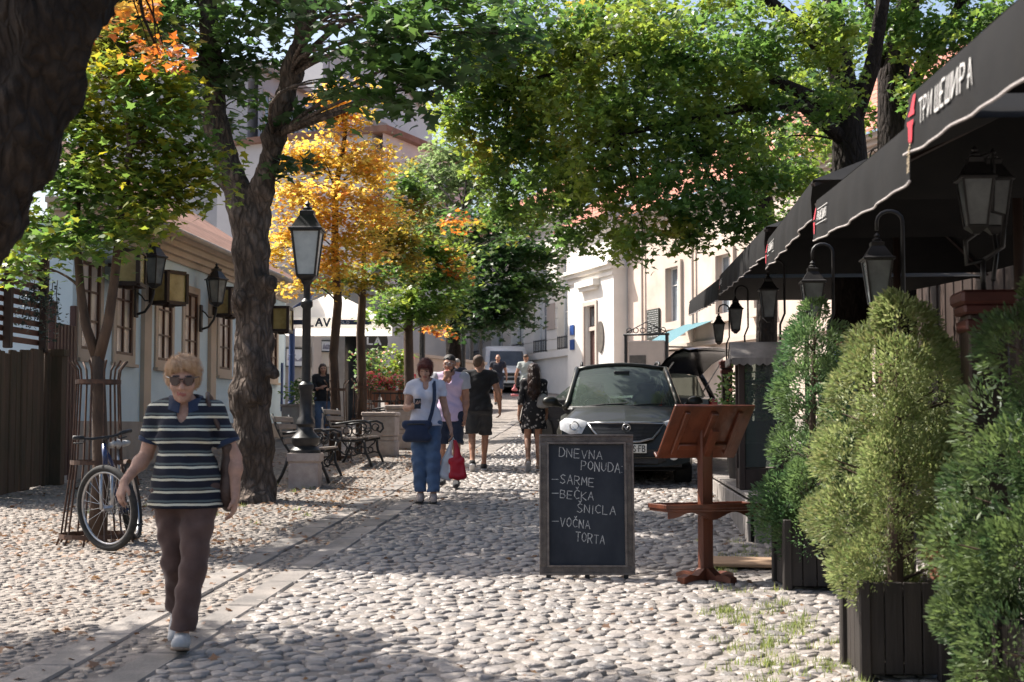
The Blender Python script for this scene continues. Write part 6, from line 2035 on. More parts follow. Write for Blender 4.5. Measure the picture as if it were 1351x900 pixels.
        p.append(ell((pe[0], pe[1] + .005, hem), (w, .125 * s.b + inf, .14), .05))
        if belly:
            p.append(ell(lerp(pe, J['chest'], .35) + np.array((0, -.05, 0)), (.13 + belly, .09 + belly, .16), .07))
        for sd in 'RL':
            a, e, wv = J['sh' + sd], J['el' + sd], J['wr' + sd]
            if sleeve <= 1:
                p.append(cap(a, lerp(a, e, sleeve), sl_r, sl_open, .03, 1))
            else:
                p.append(cap(a, e, sl_r, sl_r * .92, .03)); p.append(cap(e, lerp(e, wv, sleeve - 1), sl_r * .9, sl_open * .85, .015, 1))
        nc = J['neck'] + np.array((0, -.055, .035)) if neck_c is None else np.array(neck_c)
        mn = [(nc, neck_r)]
        if vneck:
            mn.append((J['neck'] + np.array((0, -.12, -.045)), (.035, .07, .075)))
        def wr(x, y, z):
            return .0048 * np.sin(z * 30 + 3.5 * np.sin(x * 12 + 1) + 2.5 * np.sin(y * 15)) * np.sin(x * 9 + z * 6 + 2) + .0038 * np.sin(x * 40 + z * 24 + 3 * np.sin(z * 11)) + .0025 * np.sin(z * 70 + x * 25)
        return s.part(name, p, mat, cuts=[((0, 0, hem), (0, 0, -1))], minus=mn, noise=wr)
    def trousers(s, mat, length=.95, inf=.014, top=None, r=(.098, .076, .058), loose=0, name='trousers'):
        """length: 1 = ankle; under .5 ends above the knee"""
        J = s.J; pe = J['pel']; b = s.b ** .6
        p = [ell(pe + np.array((0, .005, .0)), (.158 * s.b ** .8 + inf, .115 * s.b + inf, .13), .05)]
        for x in (-.065, .065):
            p.append(ell(pe + np.array((x, .06, -.03)), (.085 + inf, .075 + inf, .09), .05))
        for sd in 'RL':
            h, k_, a = J['hip' + sd], J['kn' + sd], J['an' + sd]
            if length <= .5:
                p.append(cap(h, lerp(h, k_, length * 2), (r[0]) * b, (r[1] + loose) * b, .045, 1))
            else:
                p.append(cap(h, k_, r[0] * b, r[1], .045)); p.append(cap(k_, lerp(k_, a, (length - .5) * 2), r[1], r[2] + loose, .02, 1))
        def wr(x, y, z):
            return .0055 * np.sin(z * 26 + 4 * np.sin(x * 11 + z * 3)) * np.sin(x * 18 + z * 8) + .0045 * np.sin(z * 48 + y * 30 + 2 * np.sin(x * 20))
        return s.part(name, p, mat, cuts=[((0, 0, (top or pe[2] + .09)), (0, 0, 1))], noise=wr)
    def shoes(s, mat, sole=None):
        J = s.J
        for sd in 'RL':
            a, t_ = J['an' + sd], J['toe' + sd] / np.linalg.norm(J['toe' + sd])
            heel = a + np.array((0, 0, -.045)) - t_ * .032
            tip = heel + t_ * .19 + np.array((0, 0, -.008))
            up = np.array((0, 0, 1.0)); up -= t_ * (up @ t_); up /= np.linalg.norm(up)
            sh = s.part('shoe', [cap(heel, tip, .043, .038, .02), cap(a + np.array((0, 0, -.01)), heel + t_ * .03, .043, .045, .02), cap(heel + t_ * .05 + up * .012, heel + t_ * .12, .042, .036, .02)], mat, vox=.010, cuts=[(heel - up * .036, -up)])
            if sole is not None:
                V, Fq = sdf_mesh([cap(heel - up * .034, tip - up * .030, .043, .039, 0), cap(heel + t_ * .08 - up * .034, tip - up * .03, .044, .04, .01)], .010, cuts=[(heel - up * .045, -up), (heel - up * .026, up)])
                np_obj('sole', V * s.k, Fq, sole, sh, smooth=True)
    def strands(s, o, mat, n, length, width, seed, flow=(0, .25, -1)):
        """loose strands lying over the hair mass"""
        me = o.data
        rng = np.random.default_rng(seed)
        nv = len(me.vertices); co = np.empty(nv * 3, np.float32); no = np.empty(nv * 3, np.float32)
        me.vertices.foreach_get('co', co); me.vertices.foreach_get('normal', no)
        co, no = co.reshape(-1, 3), no.reshape(-1, 3)
        i = rng.choice(nv, n)
        P, N = co[i] + rng.normal(0, .004, (n, 3)), no[i]
        c = co.mean(0)
        T = np.array(flow) + rng.normal(0, .35, (n, 3)) + (P - np.array([c[0], c[1] + .02, co[:, 2].max()])) * 4
        T -= N * (T * N).sum(1)[:, None]; T /= np.linalg.norm(T, axis=1)[:, None] + 1e-6
        B = np.cross(N, T); L = length * rng.uniform(.5, 1.3, n)[:, None]
        lift = rng.uniform(.001, .012, n)[:, None]
        a, b, d = P + N * .001, P + T * L * .5 + N * lift, P + T * L + N * (lift * rng.uniform(-.5, 1.6, (n, 1)) - .3 * L * L / length)
        w = B * width / 2
        V = np.stack([a - w, a + w, b + w, b - w, d], 1).reshape(-1, 3)
        k = (np.arange(n) * 5)[:, None]
        F4 = k + np.array([[0, 1, 2, 3]]); F3 = k + np.array([[3, 2, 4]])
        h = np_obj('hair_strands', V, [F4, F3], mat, s.o); h['kind'] = 'stuff'
    def hair(s, prims, mat, minus=(), amp=.004, name='hair', cuts=()):
        P = xform(prims, s.Hm)
        def nz(x, y, z):
            return amp * (np.sin(x * 90 + 3 * np.sin(z * 25)) * np.sin(y * 80 + z * 30) + .8 * np.sin(z * 60 + x * 40) * np.sin(y * 50))
        Mn = np.array(s.Hm)
        mn = [(Mn[:3, :3] @ np.array(c) + Mn[:3, 3], r) for c, r in minus]
        return s.part(name, P, mat, noise=nz, minus=mn, cuts=cuts)
    def world(s, p):
        """world position of a point given in the figure's own metres (1.70 m figure)"""
        v = Vector([float(x) * s.k for x in p])
        return s.loc + Matrix.Rotation(s.rz, 3, 'Z') @ v
    def to_head(s, pts):
        return [s.Hm @ Vector(p) * s.hs if False else s.Hm @ (Vector(p) * s.hs) for p in pts]

# --- 1: woman in the striped polo shirt, walking towards the camera
def stripes_mat():
    m, nt, b = new_mat('striped_polo')
    N, L = nt.nodes, nt.links
    tc = N.new('ShaderNodeTexCoord'); sp = N.new('ShaderNodeSeparateXYZ'); L.new(tc.outputs['Object'], sp.inputs[0])
    no = N.new('ShaderNodeTexNoise'); no.inputs['Scale'].default_value = 5; L.new(tc.outputs['Object'], no.inputs['Vector'])
    ad = N.new('ShaderNodeMath'); ad.operation = 'MULTIPLY_ADD'; L.new(no.outputs['Fac'], ad.inputs[0]); ad.inputs[1].default_value = .018; L.new(sp.outputs['Z'], ad.inputs[2])
    dv = N.new('ShaderNodeMath'); dv.operation = 'DIVIDE'; L.new(ad.outputs[0], dv.inputs[0]); dv.inputs[1].default_value = .0705
    fr = N.new('ShaderNodeMath'); fr.operation = 'FRACT'; L.new(dv.outputs[0], fr.inputs[0])
    rp = N.new('ShaderNodeValToRGB'); rp.color_ramp.interpolation = 'CONSTANT'
    e = rp.color_ramp.elements
    navy, cream_, grey_ = (.008, .010, .021, 1), (.66, .63, .50, 1), (.10, .125, .125, 1)
    e[0].color = navy; e[0].position = 0
    e[1].color = cream_; e[1].position = .46
    x = e.new(.64); x.color = navy
    x = e.new(.74); x.color = grey_
    x = e.new(.90); x.color = navy
    L.new(fr.outputs[0], rp.inputs[0]); L.new(rp.outputs[0], b.inputs['Base Color'])
    b.inputs['Roughness'].default_value = .9
    return m
m_stripes = stripes_mat()
m_navy = cloth('navy_collar', (.03, .045, .085), (.02, .03, .06))
m_brown_tr = cloth('brown_trousers', (.125, .077, .064), (.088, .053, .045))
m_hair_ginger = M('ginger_grey_hair', (.66, .44, .27), (.50, .31, .17), scale=40, rough=.55, bump=.6, bscale=120, stretch=(1, 1, .3))
p1 = foot(247, 8.2)
w1 = Person('person in a navy and cream striped polo walking towards the camera', tuple(p1 + Vector((0, 0, .02))), YAW + R(3), 1.66, sk_fair, vox=.0095, head_s=1.14, head_rot=(R(10), 0, R(6)), build=1.13,
            pel=(.005, 0, .90), chest=(0, -.015, 1.23), neck=(-.005, -.01, 1.415), head=(-.015, -.045, 1.555),
            shR=(-.16, 0, 1.36), elR=(-.235, .02, 1.105), wrR=(-.325, -.13, .96), handR=(-.25, -.25, -1), palmR=(.6, .5, .1),
            shL=(.16, 0, 1.355), elL=(.285, .0, 1.09), wrL=(.30, -.07, .87), handL=(-.05, -.1, -1),
            hipR=(-.085, .01, .89), knR=(-.06, .05, .48), anR=(-.085, .32, .17), toeR=(-.05, -.75, -.62),
            hipL=(.09, -.01, .89), knL=(.075, -.12, .49), anL=(.02, -.16, .085), toeL=(.02, -1, .16), curl=.45)
w1.trousers(m_brown_tr, .97, r=(.105, .078, .060), loose=.012)
w1.shirt(m_stripes, sleeve=.62, hem=.80, inf=.02, sl_r=.06, sl_open=.072, belly=.02, hips=.012, neck_r=(.075, .085, .09), vneck=True)
col_ = MB()
nk = w1.J['neck']
for sg in (-1, 1):
    P = []
    for f in np.linspace(0, 1, 8):
        a = R(95) - sg * R(168) * f if sg > 0 else R(95) + R(168) * f
        base = Vector((nk[0] + .078 * math.cos(a), nk[1] + .012 + .078 * math.sin(a) * 1.05, nk[2] + .045 - .055 * f * f))
        outw = Vector((math.cos(a), math.sin(a), 0))
        P.append([base + Vector((0, 0, .012)), base + outw * .022 + Vector((0, 0, .010)), base + outw * (.045 + .012 * f) - Vector((0, 0, .035 + .018 * f))])
    col_.grid(P)
co = col_.build('collar', m_navy, w1.o, smooth=True); co.data.transform(Matrix.Scale(w1.k, 4))
for sd in 'RL':
    a_, e_ = w1.J['sh' + sd], w1.J['el' + sd]
    w1.part('cuff', [cap(lerp(a_, e_, .58), lerp(a_, e_, .70), .074, .074, 0, 1)], m_navy, cuts=[(lerp(a_, e_, .58), lerp(a_, e_, 0) - e_)])
h1_ = w1.hair([ell((0, .025, .055), (.092, .105, .085), .03), ell((-.055, .015, .02), (.042, .07, .07), .02), ell((.055, .015, .02), (.042, .07, .07), .02), ell((0, .075, 0), (.075, .05, .085), .03), cap((-.05, -.07, .085), (.05, -.075, .09), .032, .03, .03)], m_hair_ginger, minus=[((0, -.12, -.0), (.07, .085, .075))], amp=.006)
w1.strands(h1_, m_hair_ginger, 4200, .05, .0022, 1, (.3, .3, -.6))
w1.shoes(cloth('white_shoes', (.55, .54, .52), (.45, .44, .43)), M('tan_sole', (.30, .22, .16), scale=9, rough=.8))
gl = MB()
for sg in (-1, 1):
    pol = [(.006, -.008), (.012, .016), (.035, .022), (.06, .016), (.062, -.004), (.05, -.024), (.026, -.026)]
    pts = w1.to_head([(sg * p[0], -.104 + p[0] ** 2 * 7, .004 + p[1]) for p in pol]); pts2 = w1.to_head([(sg * p[0], -.110 + p[0] ** 2 * 7, .004 + p[1]) for p in pol])
    k_ = len(pts); gl.add(pts + pts2, [tuple(range(k_)), tuple(range(k_, 2 * k_))] + [(i, (i + 1) % k_, k_ + (i + 1) % k_, k_ + i) for i in range(k_)])
    gl.tube(w1.to_head([(sg * .06, -.086, .016), (sg * .082, -.02, .016), (sg * .084, .02, .01)]), .004, 5)
gl.tube(w1.to_head([(-.008, -.108, .012), (.008, -.108, .012)]), .004, 5)
go = gl.build('sunglasses', M('sunglass_lens', (.035, .008, .01), (.02, .006, .008), scale=6, rough=.12, spec=.7), w1.o); go.data.transform(Matrix.Scale(w1.k, 4))
# her brown shoulder bag
m_bag_brown = M('brown_bag_leather', (.06, .035, .028), (.095, .06, .045), scale=16, rough=.6, bump=.35, bscale=50)
bo = w1.world((0, 0, 0))
bg_ = thing('shoulder_bag', 'dark brown bag under the arm of the striped-polo walker', 'bag', tuple(w1.world((.245, .075, .85))), w1.rz)
bw = sdf_obj('bag_body', [ell((0, 0, .16), (.05, .13, .20), .03), ell((0, 0, .04), (.06, .14, .12), .04), cap((0, -.1, .30), (0, .1, .30), .03, .03, .04)], .014, m_bag_brown, bg_)
mb = MB()
pts = [(0, -.09, .30), (-.05, -.14, .42), (-.11, -.125, .56), (-.125, -.05, .605), (-.12, .05, .58), (-.06, .11, .42), (0, .09, .24)]
mb.tube(pts, .013, 6); mb.build('strap', m_bag_brown, bg_, smooth=True)

# --- 2: woman reading her phone
m_white_tee = cloth('pale_lavender_tee', (.62, .62, .70), (.54, .54, .63))
m_jeans = cloth('loose_blue_jeans', (.10, .155, .26), (.07, .11, .19))
m_hair_auburn = M('auburn_hair', (.16, .035, .025), (.09, .02, .015), scale=40, rough=.45, bump=.5, bscale=110, stretch=(1, 1, .3))
p2 = foot(562, 16.65)
w2 = Person('person in a pale T-shirt and loose blue jeans looking at a phone', tuple(p2 + Vector((0, 0, .025))), YAW + R(2), 1.66, sk_fair, vox=.011, head_rot=(R(22), 0, R(-6)), build=1.04,
            head=(-.005, -.045, 1.575), shR=(-.165, .0, 1.375), elR=(-.235, .0, 1.11), wrR=(-.15, -.19, 1.12), handR=(.55, -.75, .12), palmR=(.35, .2, 1),
            shL=(.165, 0, 1.375), elL=(.235, .03, 1.09), wrL=(.30, -.03, .86), handL=(.2, -.1, -1), curl=.55,
            hipR=(-.085, 0, .92), knR=(-.075, -.03, .5), anR=(-.06, .03, .09), hipL=(.085, 0, .92), knL=(.09, -.04, .5), anL=(.095, -.05, .085))
w2.trousers(m_jeans, .96, r=(.102, .088, .068), loose=.004)
w2.shirt(m_white_tee, sleeve=.42, hem=.90, inf=.018, sl_r=.062, sl_open=.078, vneck=True)
h2_ = w2.hair([ell((0, .02, .045), (.084, .10, .085), .03), ell((-.06, -.01, .0), (.03, .06, .07), .02), ell((.06, -.01, .0), (.03, .06, .07), .02), ell((0, .07, -.02), (.07, .045, .08), .03), cap((-.04, -.075, .07), (.045, -.075, .075), .024, .024, .03)], m_hair_auburn, minus=[((0, -.12, -.02), (.058, .08, .07))], amp=.005)
w2.strands(h2_, m_hair_auburn, 1500, .06, .003, 2)
w2.shoes(cloth('pale_shoes', (.42, .34, .30), (.34, .27, .24)), M('dark_sole', (.05, .045, .04), scale=9, rough=.8))
ph = MB(); hp = w2.J['wrR'] + np.array((.06, -.085, .04))
ph.bbox((0, 0, 0), (.075, .012, .14), .004, Matrix.Rotation(R(-35), 4, 'X'))
po = ph.build('smartphone', M('black_phone', (.012, .012, .013), scale=8, rough=.2), None, loc=tuple(w2.world(hp)), rotz=w2.rz); tag(po, 'black smartphone held by the person in blue jeans', 'phone')
# cross-body navy bag
m_navy_bag = cloth('navy_bag', (.022, .032, .065), (.03, .042, .08))
ba = thing('crossbody_bag', 'navy cross-body bag of the phone reader', 'bag', tuple(w2.world((-.10, -.16, .73))), w2.rz + R(-8))
sdf_obj('bag_body', [cap((-.12, 0, .03), (.12, 0, .03), .055, .055, .03), cap((-.13, 0, .18), (.13, 0, .18), .05, .05, .08), ell((0, -.03, .09), (.13, .045, .08), .03)], .013, m_navy_bag, ba)
mb = MB(); mb.tube([(-.16, -.02, .16), (-.08, -.055, .185), (.08, -.055, .185), (.16, -.02, .16)], .008, 5); mb.build('zip', m_black_plastic, ba, smooth=True)
stp = [w2.world(p) for p in ((.03, -.175, .90), (.075, -.185, 1.05), (.105, -.19, 1.2), (.105, -.155, 1.33), (.095, -.06, 1.43), (.09, .05, 1.42), (.03, .13, 1.25), (-.1, .14, 1.0), (-.19, .02, .86), (-.2, -.12, .88))]
mb = MB()
for i in range(len(stp) - 1):
    mb.beam(stp[i], stp[i + 1].lerp(stp[i], -.04), .042, .006, up=(0, -1, .2))
attach(mb.build('strap', m_navy_bag), ba)
# red and white carrier bag in her other hand
m_red_bag = M('red_plastic', (.50, .015, .03), (.40, .01, .025), scale=6, rough=.4, bump=.4, bscale=14)
m_white_bag = M('white_plastic', (.68, .68, .70), (.58, .58, .6), scale=6, rough=.4, bump=.4, bscale=14)
hb = w2.world(w2.J['wrL'] + np.array((.03, -.02, -.12)))
cbag = thing('carrier_bag', 'red and white plastic carrier bag hanging from a hand', 'bag', tuple(hb - Vector((0, 0, .5))), w2.rz)
def wrinkle(a, f=1.0):
    return lambda x, y, z: a * (np.sin(x * 45 * f + 5 * np.sin(z * 12)) + np.sin(z * 22 * f + x * 30))
def bag_shape(x0, x1, y0, r0=.035):
    return [cap(((x0 + x1) / 2 * .4, y0, .47), ((x0 + x1) / 2, y0, .30), .02, r0 * 1.3, .03), cap((x0, y0, .07), (x1, y0, .07), r0, r0, .04), cap((x0 * .8, y0, .24), (x1 * .8, y0, .24), r0, r0, .06), cap((x0, y0, .1), (x0 * .8, y0, .25), r0 * .9, r0 * .9, .03), cap((x1, y0, .1), (x1 * .8, y0, .25), r0 * .9, r0 * .9, .03), ell(((x0 + x1) / 2, y0, .17), (abs(x1 - x0) * .55, r0 * 1.05, .15), .02)]
sdf_obj('red_bag', bag_shape(-.02, .12, -.03), .012, m_red_bag, cbag, noise=wrinkle(.003))
sdf_obj('white_bag', bag_shape(-.13, .02, .03), .012, m_white_bag, cbag, noise=wrinkle(.003))
mb = MB(); mb.add([(-.06, -.045, .12), (-.01, -.06, .10), (.0, -.06, .3), (-.03, -.055, .32)], [(0, 1, 2, 3)])
mb.tube([(-.02, 0, .46), (0, 0, .52), (.02, 0, .46)], .008, 5); mb.build('handles', m_white_bag, cbag)

# --- 3: man in the lilac T-shirt behind her, hand at his chin
m_lilac = cloth('lilac_tee', (.60, .47, .62), (.52, .40, .54))
m_grey_sleeve = cloth('grey_sleeves', (.42, .42, .45), (.36, .36, .39))
m_hair_black = M('black_hair', (.018, .014, .012), (.035, .026, .02), scale=40, rough=.5, bump=.5, bscale=120)
m_navy_shorts = cloth('navy_shorts', (.02, .027, .05), (.03, .037, .06))
p3 = foot(593, 18.6)
w3 = Person('person in a lilac T-shirt with grey shoulders, one hand at the chin', tuple(p3 + Vector((0, 0, .025))), YAW + R(-2), 1.72, sk_tan, vox=.012, fem=False, head_rot=(R(8), 0, R(-8)), build=.98,
            shR=(-.185, .0, 1.40), elR=(-.19, -.14, 1.17), wrR=(-.03, -.185, 1.40), handR=(.2, .1, 1), palmR=(.2, 1, 0), curl=1.0, shL=(.185, 0, 1.40), elL=(.215, .03, 1.12), wrL=(.20, -.05, .88),
            anR=(-.1, .12, .11), anL=(.1, -.12, .085), knL=(.1, -.1, .5))
w3.trousers(m_navy_shorts, .44, r=(.105, .092, .06), name='shorts')
w3.shirt(m_lilac, sleeve=.05, hem=.84, inf=.018, sl_r=.06, vneck=True)
for sd in 'RL':
    a_, e_ = w3.J['sh' + sd], w3.J['el' + sd]
    w3.part('sleeve', [cap(lerp(w3.J['neck'], a_, .55) + np.array((0, 0, -.03)), a_, .068, .076, .02), cap(a_, lerp(a_, e_, .5), .076, .08, .03, 1)], m_grey_sleeve)
w3.hair([ell((0, .02, .055), (.079, .095, .068), .02), ell((0, .06, .02), (.074, .05, .075), .02)], m_hair_black, minus=[((0, -.13, -.02), (.09, .09, .085))], amp=.003)
w3.hair([ell((0, -.065, -.09), (.046, .043, .034), .02), cap((-.066, -.02, -.05), (-.03, -.07, -.085), .016, .016, .02), cap((.066, -.02, -.05), (.03, -.07, -.085), .016, .016, .02)], m_hair_black, minus=[((0, -.12, -.062), (.026, .04, .013))], amp=.002, name='beard')
mb = MB()
for sg in (-1, 1):
    mb.ring(w3.to_head([(sg * .032, -.105, .006)])[0], .022, .003, (0, 1, 0), 16, 5)
    mb.tube(w3.to_head([(sg * .055, -.1, .012), (sg * .078, -.02, .012), (sg * .08, .02, .005)]), .003, 4)
mb.tube(w3.to_head([(-.012, -.11, .008), (.012, -.11, .008)]), .003, 4)
e_ = mb.build('eyeglasses', m_chrome, w3.o, smooth=True); e_.data.transform(Matrix.Scale(w3.k, 4))
w3.shoes(cloth('dark_shoes', (.04, .04, .045), (.03, .03, .03)))

# --- 4: man in the black T-shirt, walking away
m_black_tee = cloth('black_tee', (.014, .014, .016), (.022, .022, .024))
m_charcoal = cloth('charcoal_shorts', (.045, .045, .047), (.032, .032, .034))
m_hair_brown = M('short_brown_hair', (.07, .04, .026), (.11, .065, .04), scale=40, rough=.6, bump=.5, bscale=140)
p4 = foot(632, 21.5)
w4 = Person('person in a black T-shirt and charcoal shorts walking away', tuple(p4 + Vector((0, 0, .025))), math.pi + YAW, 1.74, sk_tan, vox=.012, fem=False, head_rot=(0, 0, R(-25)), build=1.06,
            shR=(-.20, 0, 1.40), elR=(-.285, .03, 1.13), wrR=(-.31, -.08, .90), shL=(.20, 0, 1.40), elL=(.275, .05, 1.13), wrL=(.285, .03, .89), handL=(0, -.1, -1), curl=.6,
            knR=(-.09, -.12, .51), anR=(-.07, -.14, .09), knL=(.10, .02, .51), anL=(.09, .20, .14), toeL=(.02, -.85, -.45))
w4.trousers(m_charcoal, .47, r=(.108, .098, .06), name='shorts')
w4.shirt(m_black_tee, sleeve=.48, hem=.86, inf=.016, sl_r=.07, sl_open=.078, neck_r=(.06, .06, .05))
w4.hair([ell((0, .022, .045), (.076, .092, .072), .02), ell((0, .06, .0), (.070, .046, .075), .02)], m_hair_brown, minus=[((0, -.13, -.02), (.09, .095, .085))], amp=.0015)
w4.shoes(cloth('black_trainers', (.02, .02, .022), (.03, .03, .03)), m_white_bag)
sbg = sdf_obj('hand_pouch', [ell((0, 0, 0), (.05, .07, .08), .02), cap((0, -.04, .06), (0, .04, .06), .03, .03, .03)], .014, m_black_plastic)
sbg.location = w4.world(w4.J['wrL'] + np.array((.02, -.02, -.16))); tag(sbg, 'small dark pouch in the hand of the black T-shirt walker', 'pouch')

# --- 5: woman in the dark floral dress, walking away
def floral():
    m, nt, b = new_mat('floral_dress')
    N, L = nt.nodes, nt.links
    tc = N.new('ShaderNodeTexCoord'); vo = N.new('ShaderNodeTexVoronoi'); vo.inputs['Scale'].default_value = 15; L.new(tc.outputs['Object'], vo.inputs['Vector'])
    no = N.new('ShaderNodeTexNoise'); no.inputs['Scale'].default_value = 70; L.new(tc.outputs['Object'], no.inputs['Vector'])
    ad = N.new('ShaderNodeMath'); ad.operation = 'MULTIPLY_ADD'; L.new(no.outputs['Fac'], ad.inputs[0]); ad.inputs[1].default_value = .55; L.new(vo.outputs['Distance'], ad.inputs[2])
    rp = N.new('ShaderNodeValToRGB'); e = rp.color_ramp.elements
    e[0].color = (.42, .38, .36, 1); e[0].position = .50; e[1].color = (.012, .011, .013, 1); e[1].position = .56
    L.new(ad.outputs[0], rp.inputs[0]); L.new(rp.outputs[0], b.inputs['Base Color']); b.inputs['Roughness'].default_value = .85
    return m
p5 = foot(704, 21.5)
w5_ = Person('person in a short dark floral dress with long dark hair, walking away', tuple(p5 + Vector((0, 0, .025))), math.pi + YAW + R(4), 1.60, sk_warm, vox=.012, head_rot=(R(4), 0, 0), build=1.0,
             shR=(-.155, 0, 1.39), elR=(-.185, .03, 1.12), wrR=(-.22, -.1, .90), shL=(.155, 0, 1.39), elL=(.205, .05, 1.12), wrL=(.24, .02, .88), curl=.5,
             knR=(-.08, -.06, .50), anR=(-.08, -.02, .085), knL=(.09, -.10, .51), anL=(.10, .14, .16), toeL=(.02, -.7, -.7))
def dress(pn, mat, hem):
    J = pn.J; pe = J['pel']
    p = pn.torso(.014)
    for x in (-.05, .05):
        p.append(cap(pe + np.array((x, 0, .04)), (pe[0] + x * 1.4, pe[1], hem - .05), .118, .150, .06))
    for sd in 'RL':
        a, e, w_ = J['sh' + sd], J['el' + sd], J['wr' + sd]
        p.append(cap(a, e, .056, .048, .03)); p.append(cap(e, lerp(e, w_, .35), .047, .05, .012, 1))
    return pn.part('dress', p, mat, cuts=[((0, 0, hem), (0, 0, -1))], minus=[(J['neck'] + np.array((0, -.02, .05)), (.07, .07, .06))],
                   noise=lambda x, y, z: .005 * np.sin(x * 36 + 2 * np.sin(z * 9)) * np.clip((1.0 - z) * 2.2, 0, 1) + .003 * np.sin(z * 36 + x * 11))
dress(w5_, floral(), .655)
m_hair_dark = M('long_dark_hair', (.028, .014, .011), (.055, .026, .018), scale=30, rough=.38, bump=.6, bscale=90, stretch=(1, 1, .15))
h5_ = w5_.hair([ell((0, .02, .04), (.084, .10, .09), .03), cap((0, .07, .0), (0, .115, -.20), .072, .078, .05), cap((-.04, .08, -.1), (-.055, .12, -.33), .055, .04, .04), cap((.04, .08, -.1), (.055, .12, -.34), .055, .04, .04), cap((0, .12, -.2), (0, .135, -.38), .05, .035, .04)], m_hair_dark, minus=[((0, -.12, -.02), (.058, .08, .08))], amp=.006)
w5_.strands(h5_, m_hair_dark, 1500, .10, .004, 3, (0, .1, -1.5))
w5_.shoes(cloth('beige_shoes', (.36, .27, .22), (.28, .21, .17)), m_white_bag)
bk = sdf_obj('small_backpack', [ell((0, 0, .1), (.09, .05, .11), .03), cap((-.06, 0, .03), (.06, 0, .03), .04, .04, .03)], .014, M('grey_leatherette', (.30, .29, .28), (.22, .21, .2), scale=9, rough=.45))
bk.location = w5_.world((-.14, .12, 1.0)); bk.rotation_euler.z = w5_.rz; tag(bk, 'small pale bag at the hip of the floral dress wearer', 'bag')

# --- 6-8: the distant walkers
m_dark_tee = cloth('dark_navy_tee', (.018, .02, .03), (.026, .027, .036))
m_grey_tee = cloth('grey_green_tee', (.40, .43, .40), (.33, .36, .33))
m_denim_sh = cloth('dark_denim_shorts', (.03, .04, .065), (.045, .055, .08))
m_hair_grey = M('grey_hair', (.30, .28, .26), (.2, .19, .18), scale=40, rough=.6, bump=.4, bscale=120)
p6 = foot(657, 49)
w6 = Person('distant person in a dark printed T-shirt and denim shorts coming nearer', tuple(p6 + Vector((0, 0, .02))), YAW, 1.76, sk_tan, vox=.016, fem=False, build=1.08,
            elR=(-.26, .05, 1.14), wrR=(-.30, -.05, .92), shR=(-.19, 0, 1.40), shL=(.19, 0, 1.40), elL=(.26, .05, 1.14), wrL=(.29, -.05, .92), anL=(.08, -.2, .09), knL=(.09, -.16, .5), anR=(-.08, .18, .12))
w6.trousers(m_denim_sh, .46, r=(.105, .098, .06), name='shorts'); w6.shirt(m_dark_tee, sleeve=.5, hem=.85, sl_r=.068, sl_open=.075)
w6.hair([ell((0, .03, .05), (.076, .09, .062), .02)], m_hair_black, minus=[((0, -.13, -.02), (.09, .095, .1))], amp=.001); w6.shoes(cloth('black_shoes', (.015, .015, .015)))
mb = MB(); mb.add([(-.05, -.155, 1.30), (.05, -.155, 1.30), (.045, -.15, 1.17), (-.045, -.15, 1.17)], [(0, 1, 2, 3)])
bx_ = MB(); bx_.bbox((0, 0, 0), (.2, .1, .15), .02)
o = bx_.build('waist_bag', M('brown_camera_bag', (.06, .045, .038), scale=8, rough=.7), None, loc=tuple(w6.world((-.1, -.17, .93))), rotz=w6.rz); tag(o, 'small bag worn at the front by the distant dark T-shirt walker', 'bag')
p7 = foot(603, 36)
w7 = Person('grey-haired person in a dark shirt half hidden behind the black T-shirt walker', tuple(p7 + Vector((0, 0, .02))), math.pi + YAW, 1.72, sk_tan, vox=.016, fem=False, build=1.05, anL=(.08, -.15, .09), anR=(-.08, .15, .12))
w7.trousers(m_denim_sh, .97); w7.shirt(m_dark_tee, sleeve=.6, hem=.85, sl_r=.068, sl_open=.075); w7.hair([ell((0, .025, .045), (.077, .092, .07), .02)], m_hair_grey, minus=[((0, -.13, -.02), (.09, .095, .085))], amp=.001); w7.shoes(cloth('shoes_dark', (.02, .02, .02)))
p8 = foot(694, 45)
w8 = Person('distant person in a grey-green T-shirt walking away with a pink bag', tuple(p8 + Vector((0, 0, .02))), math.pi + YAW - R(10), 1.80, sk_tan, vox=.016, fem=False, build=1.06, anL=(.08, -.2, .09), anR=(-.08, .2, .12), elL=(.28, .03, 1.13), wrL=(.32, .02, .9))
w8.trousers(m_navy_shorts, .97); w8.shirt(m_grey_tee, sleeve=.5, hem=.85, sl_r=.068, sl_open=.075); w8.hair([ell((0, .025, .045), (.077, .092, .07), .02)], m_hair_brown, minus=[((0, -.13, -.02), (.09, .095, .085))], amp=.001); w8.shoes(cloth('shoes_grey', (.1, .1, .1)))
pk = sdf_obj('pink_bag', [cap((0, 0, .42), (0, 0, .3), .015, .05, .03), cap((-.09, 0, .08), (.09, 0, .08), .04, .04, .05), cap((-.06, 0, .25), (.06, 0, .25), .04, .04, .05)], .016, M('pink_plastic', (.62, .20, .20), (.55, .16, .17), scale=5, rough=.45))
pk.location = w8.world(w8.J['wrL'] + np.array((.02, 0, -.5))); tag(pk, 'pink plastic bag carried by the distant grey-green T-shirt walker', 'bag')

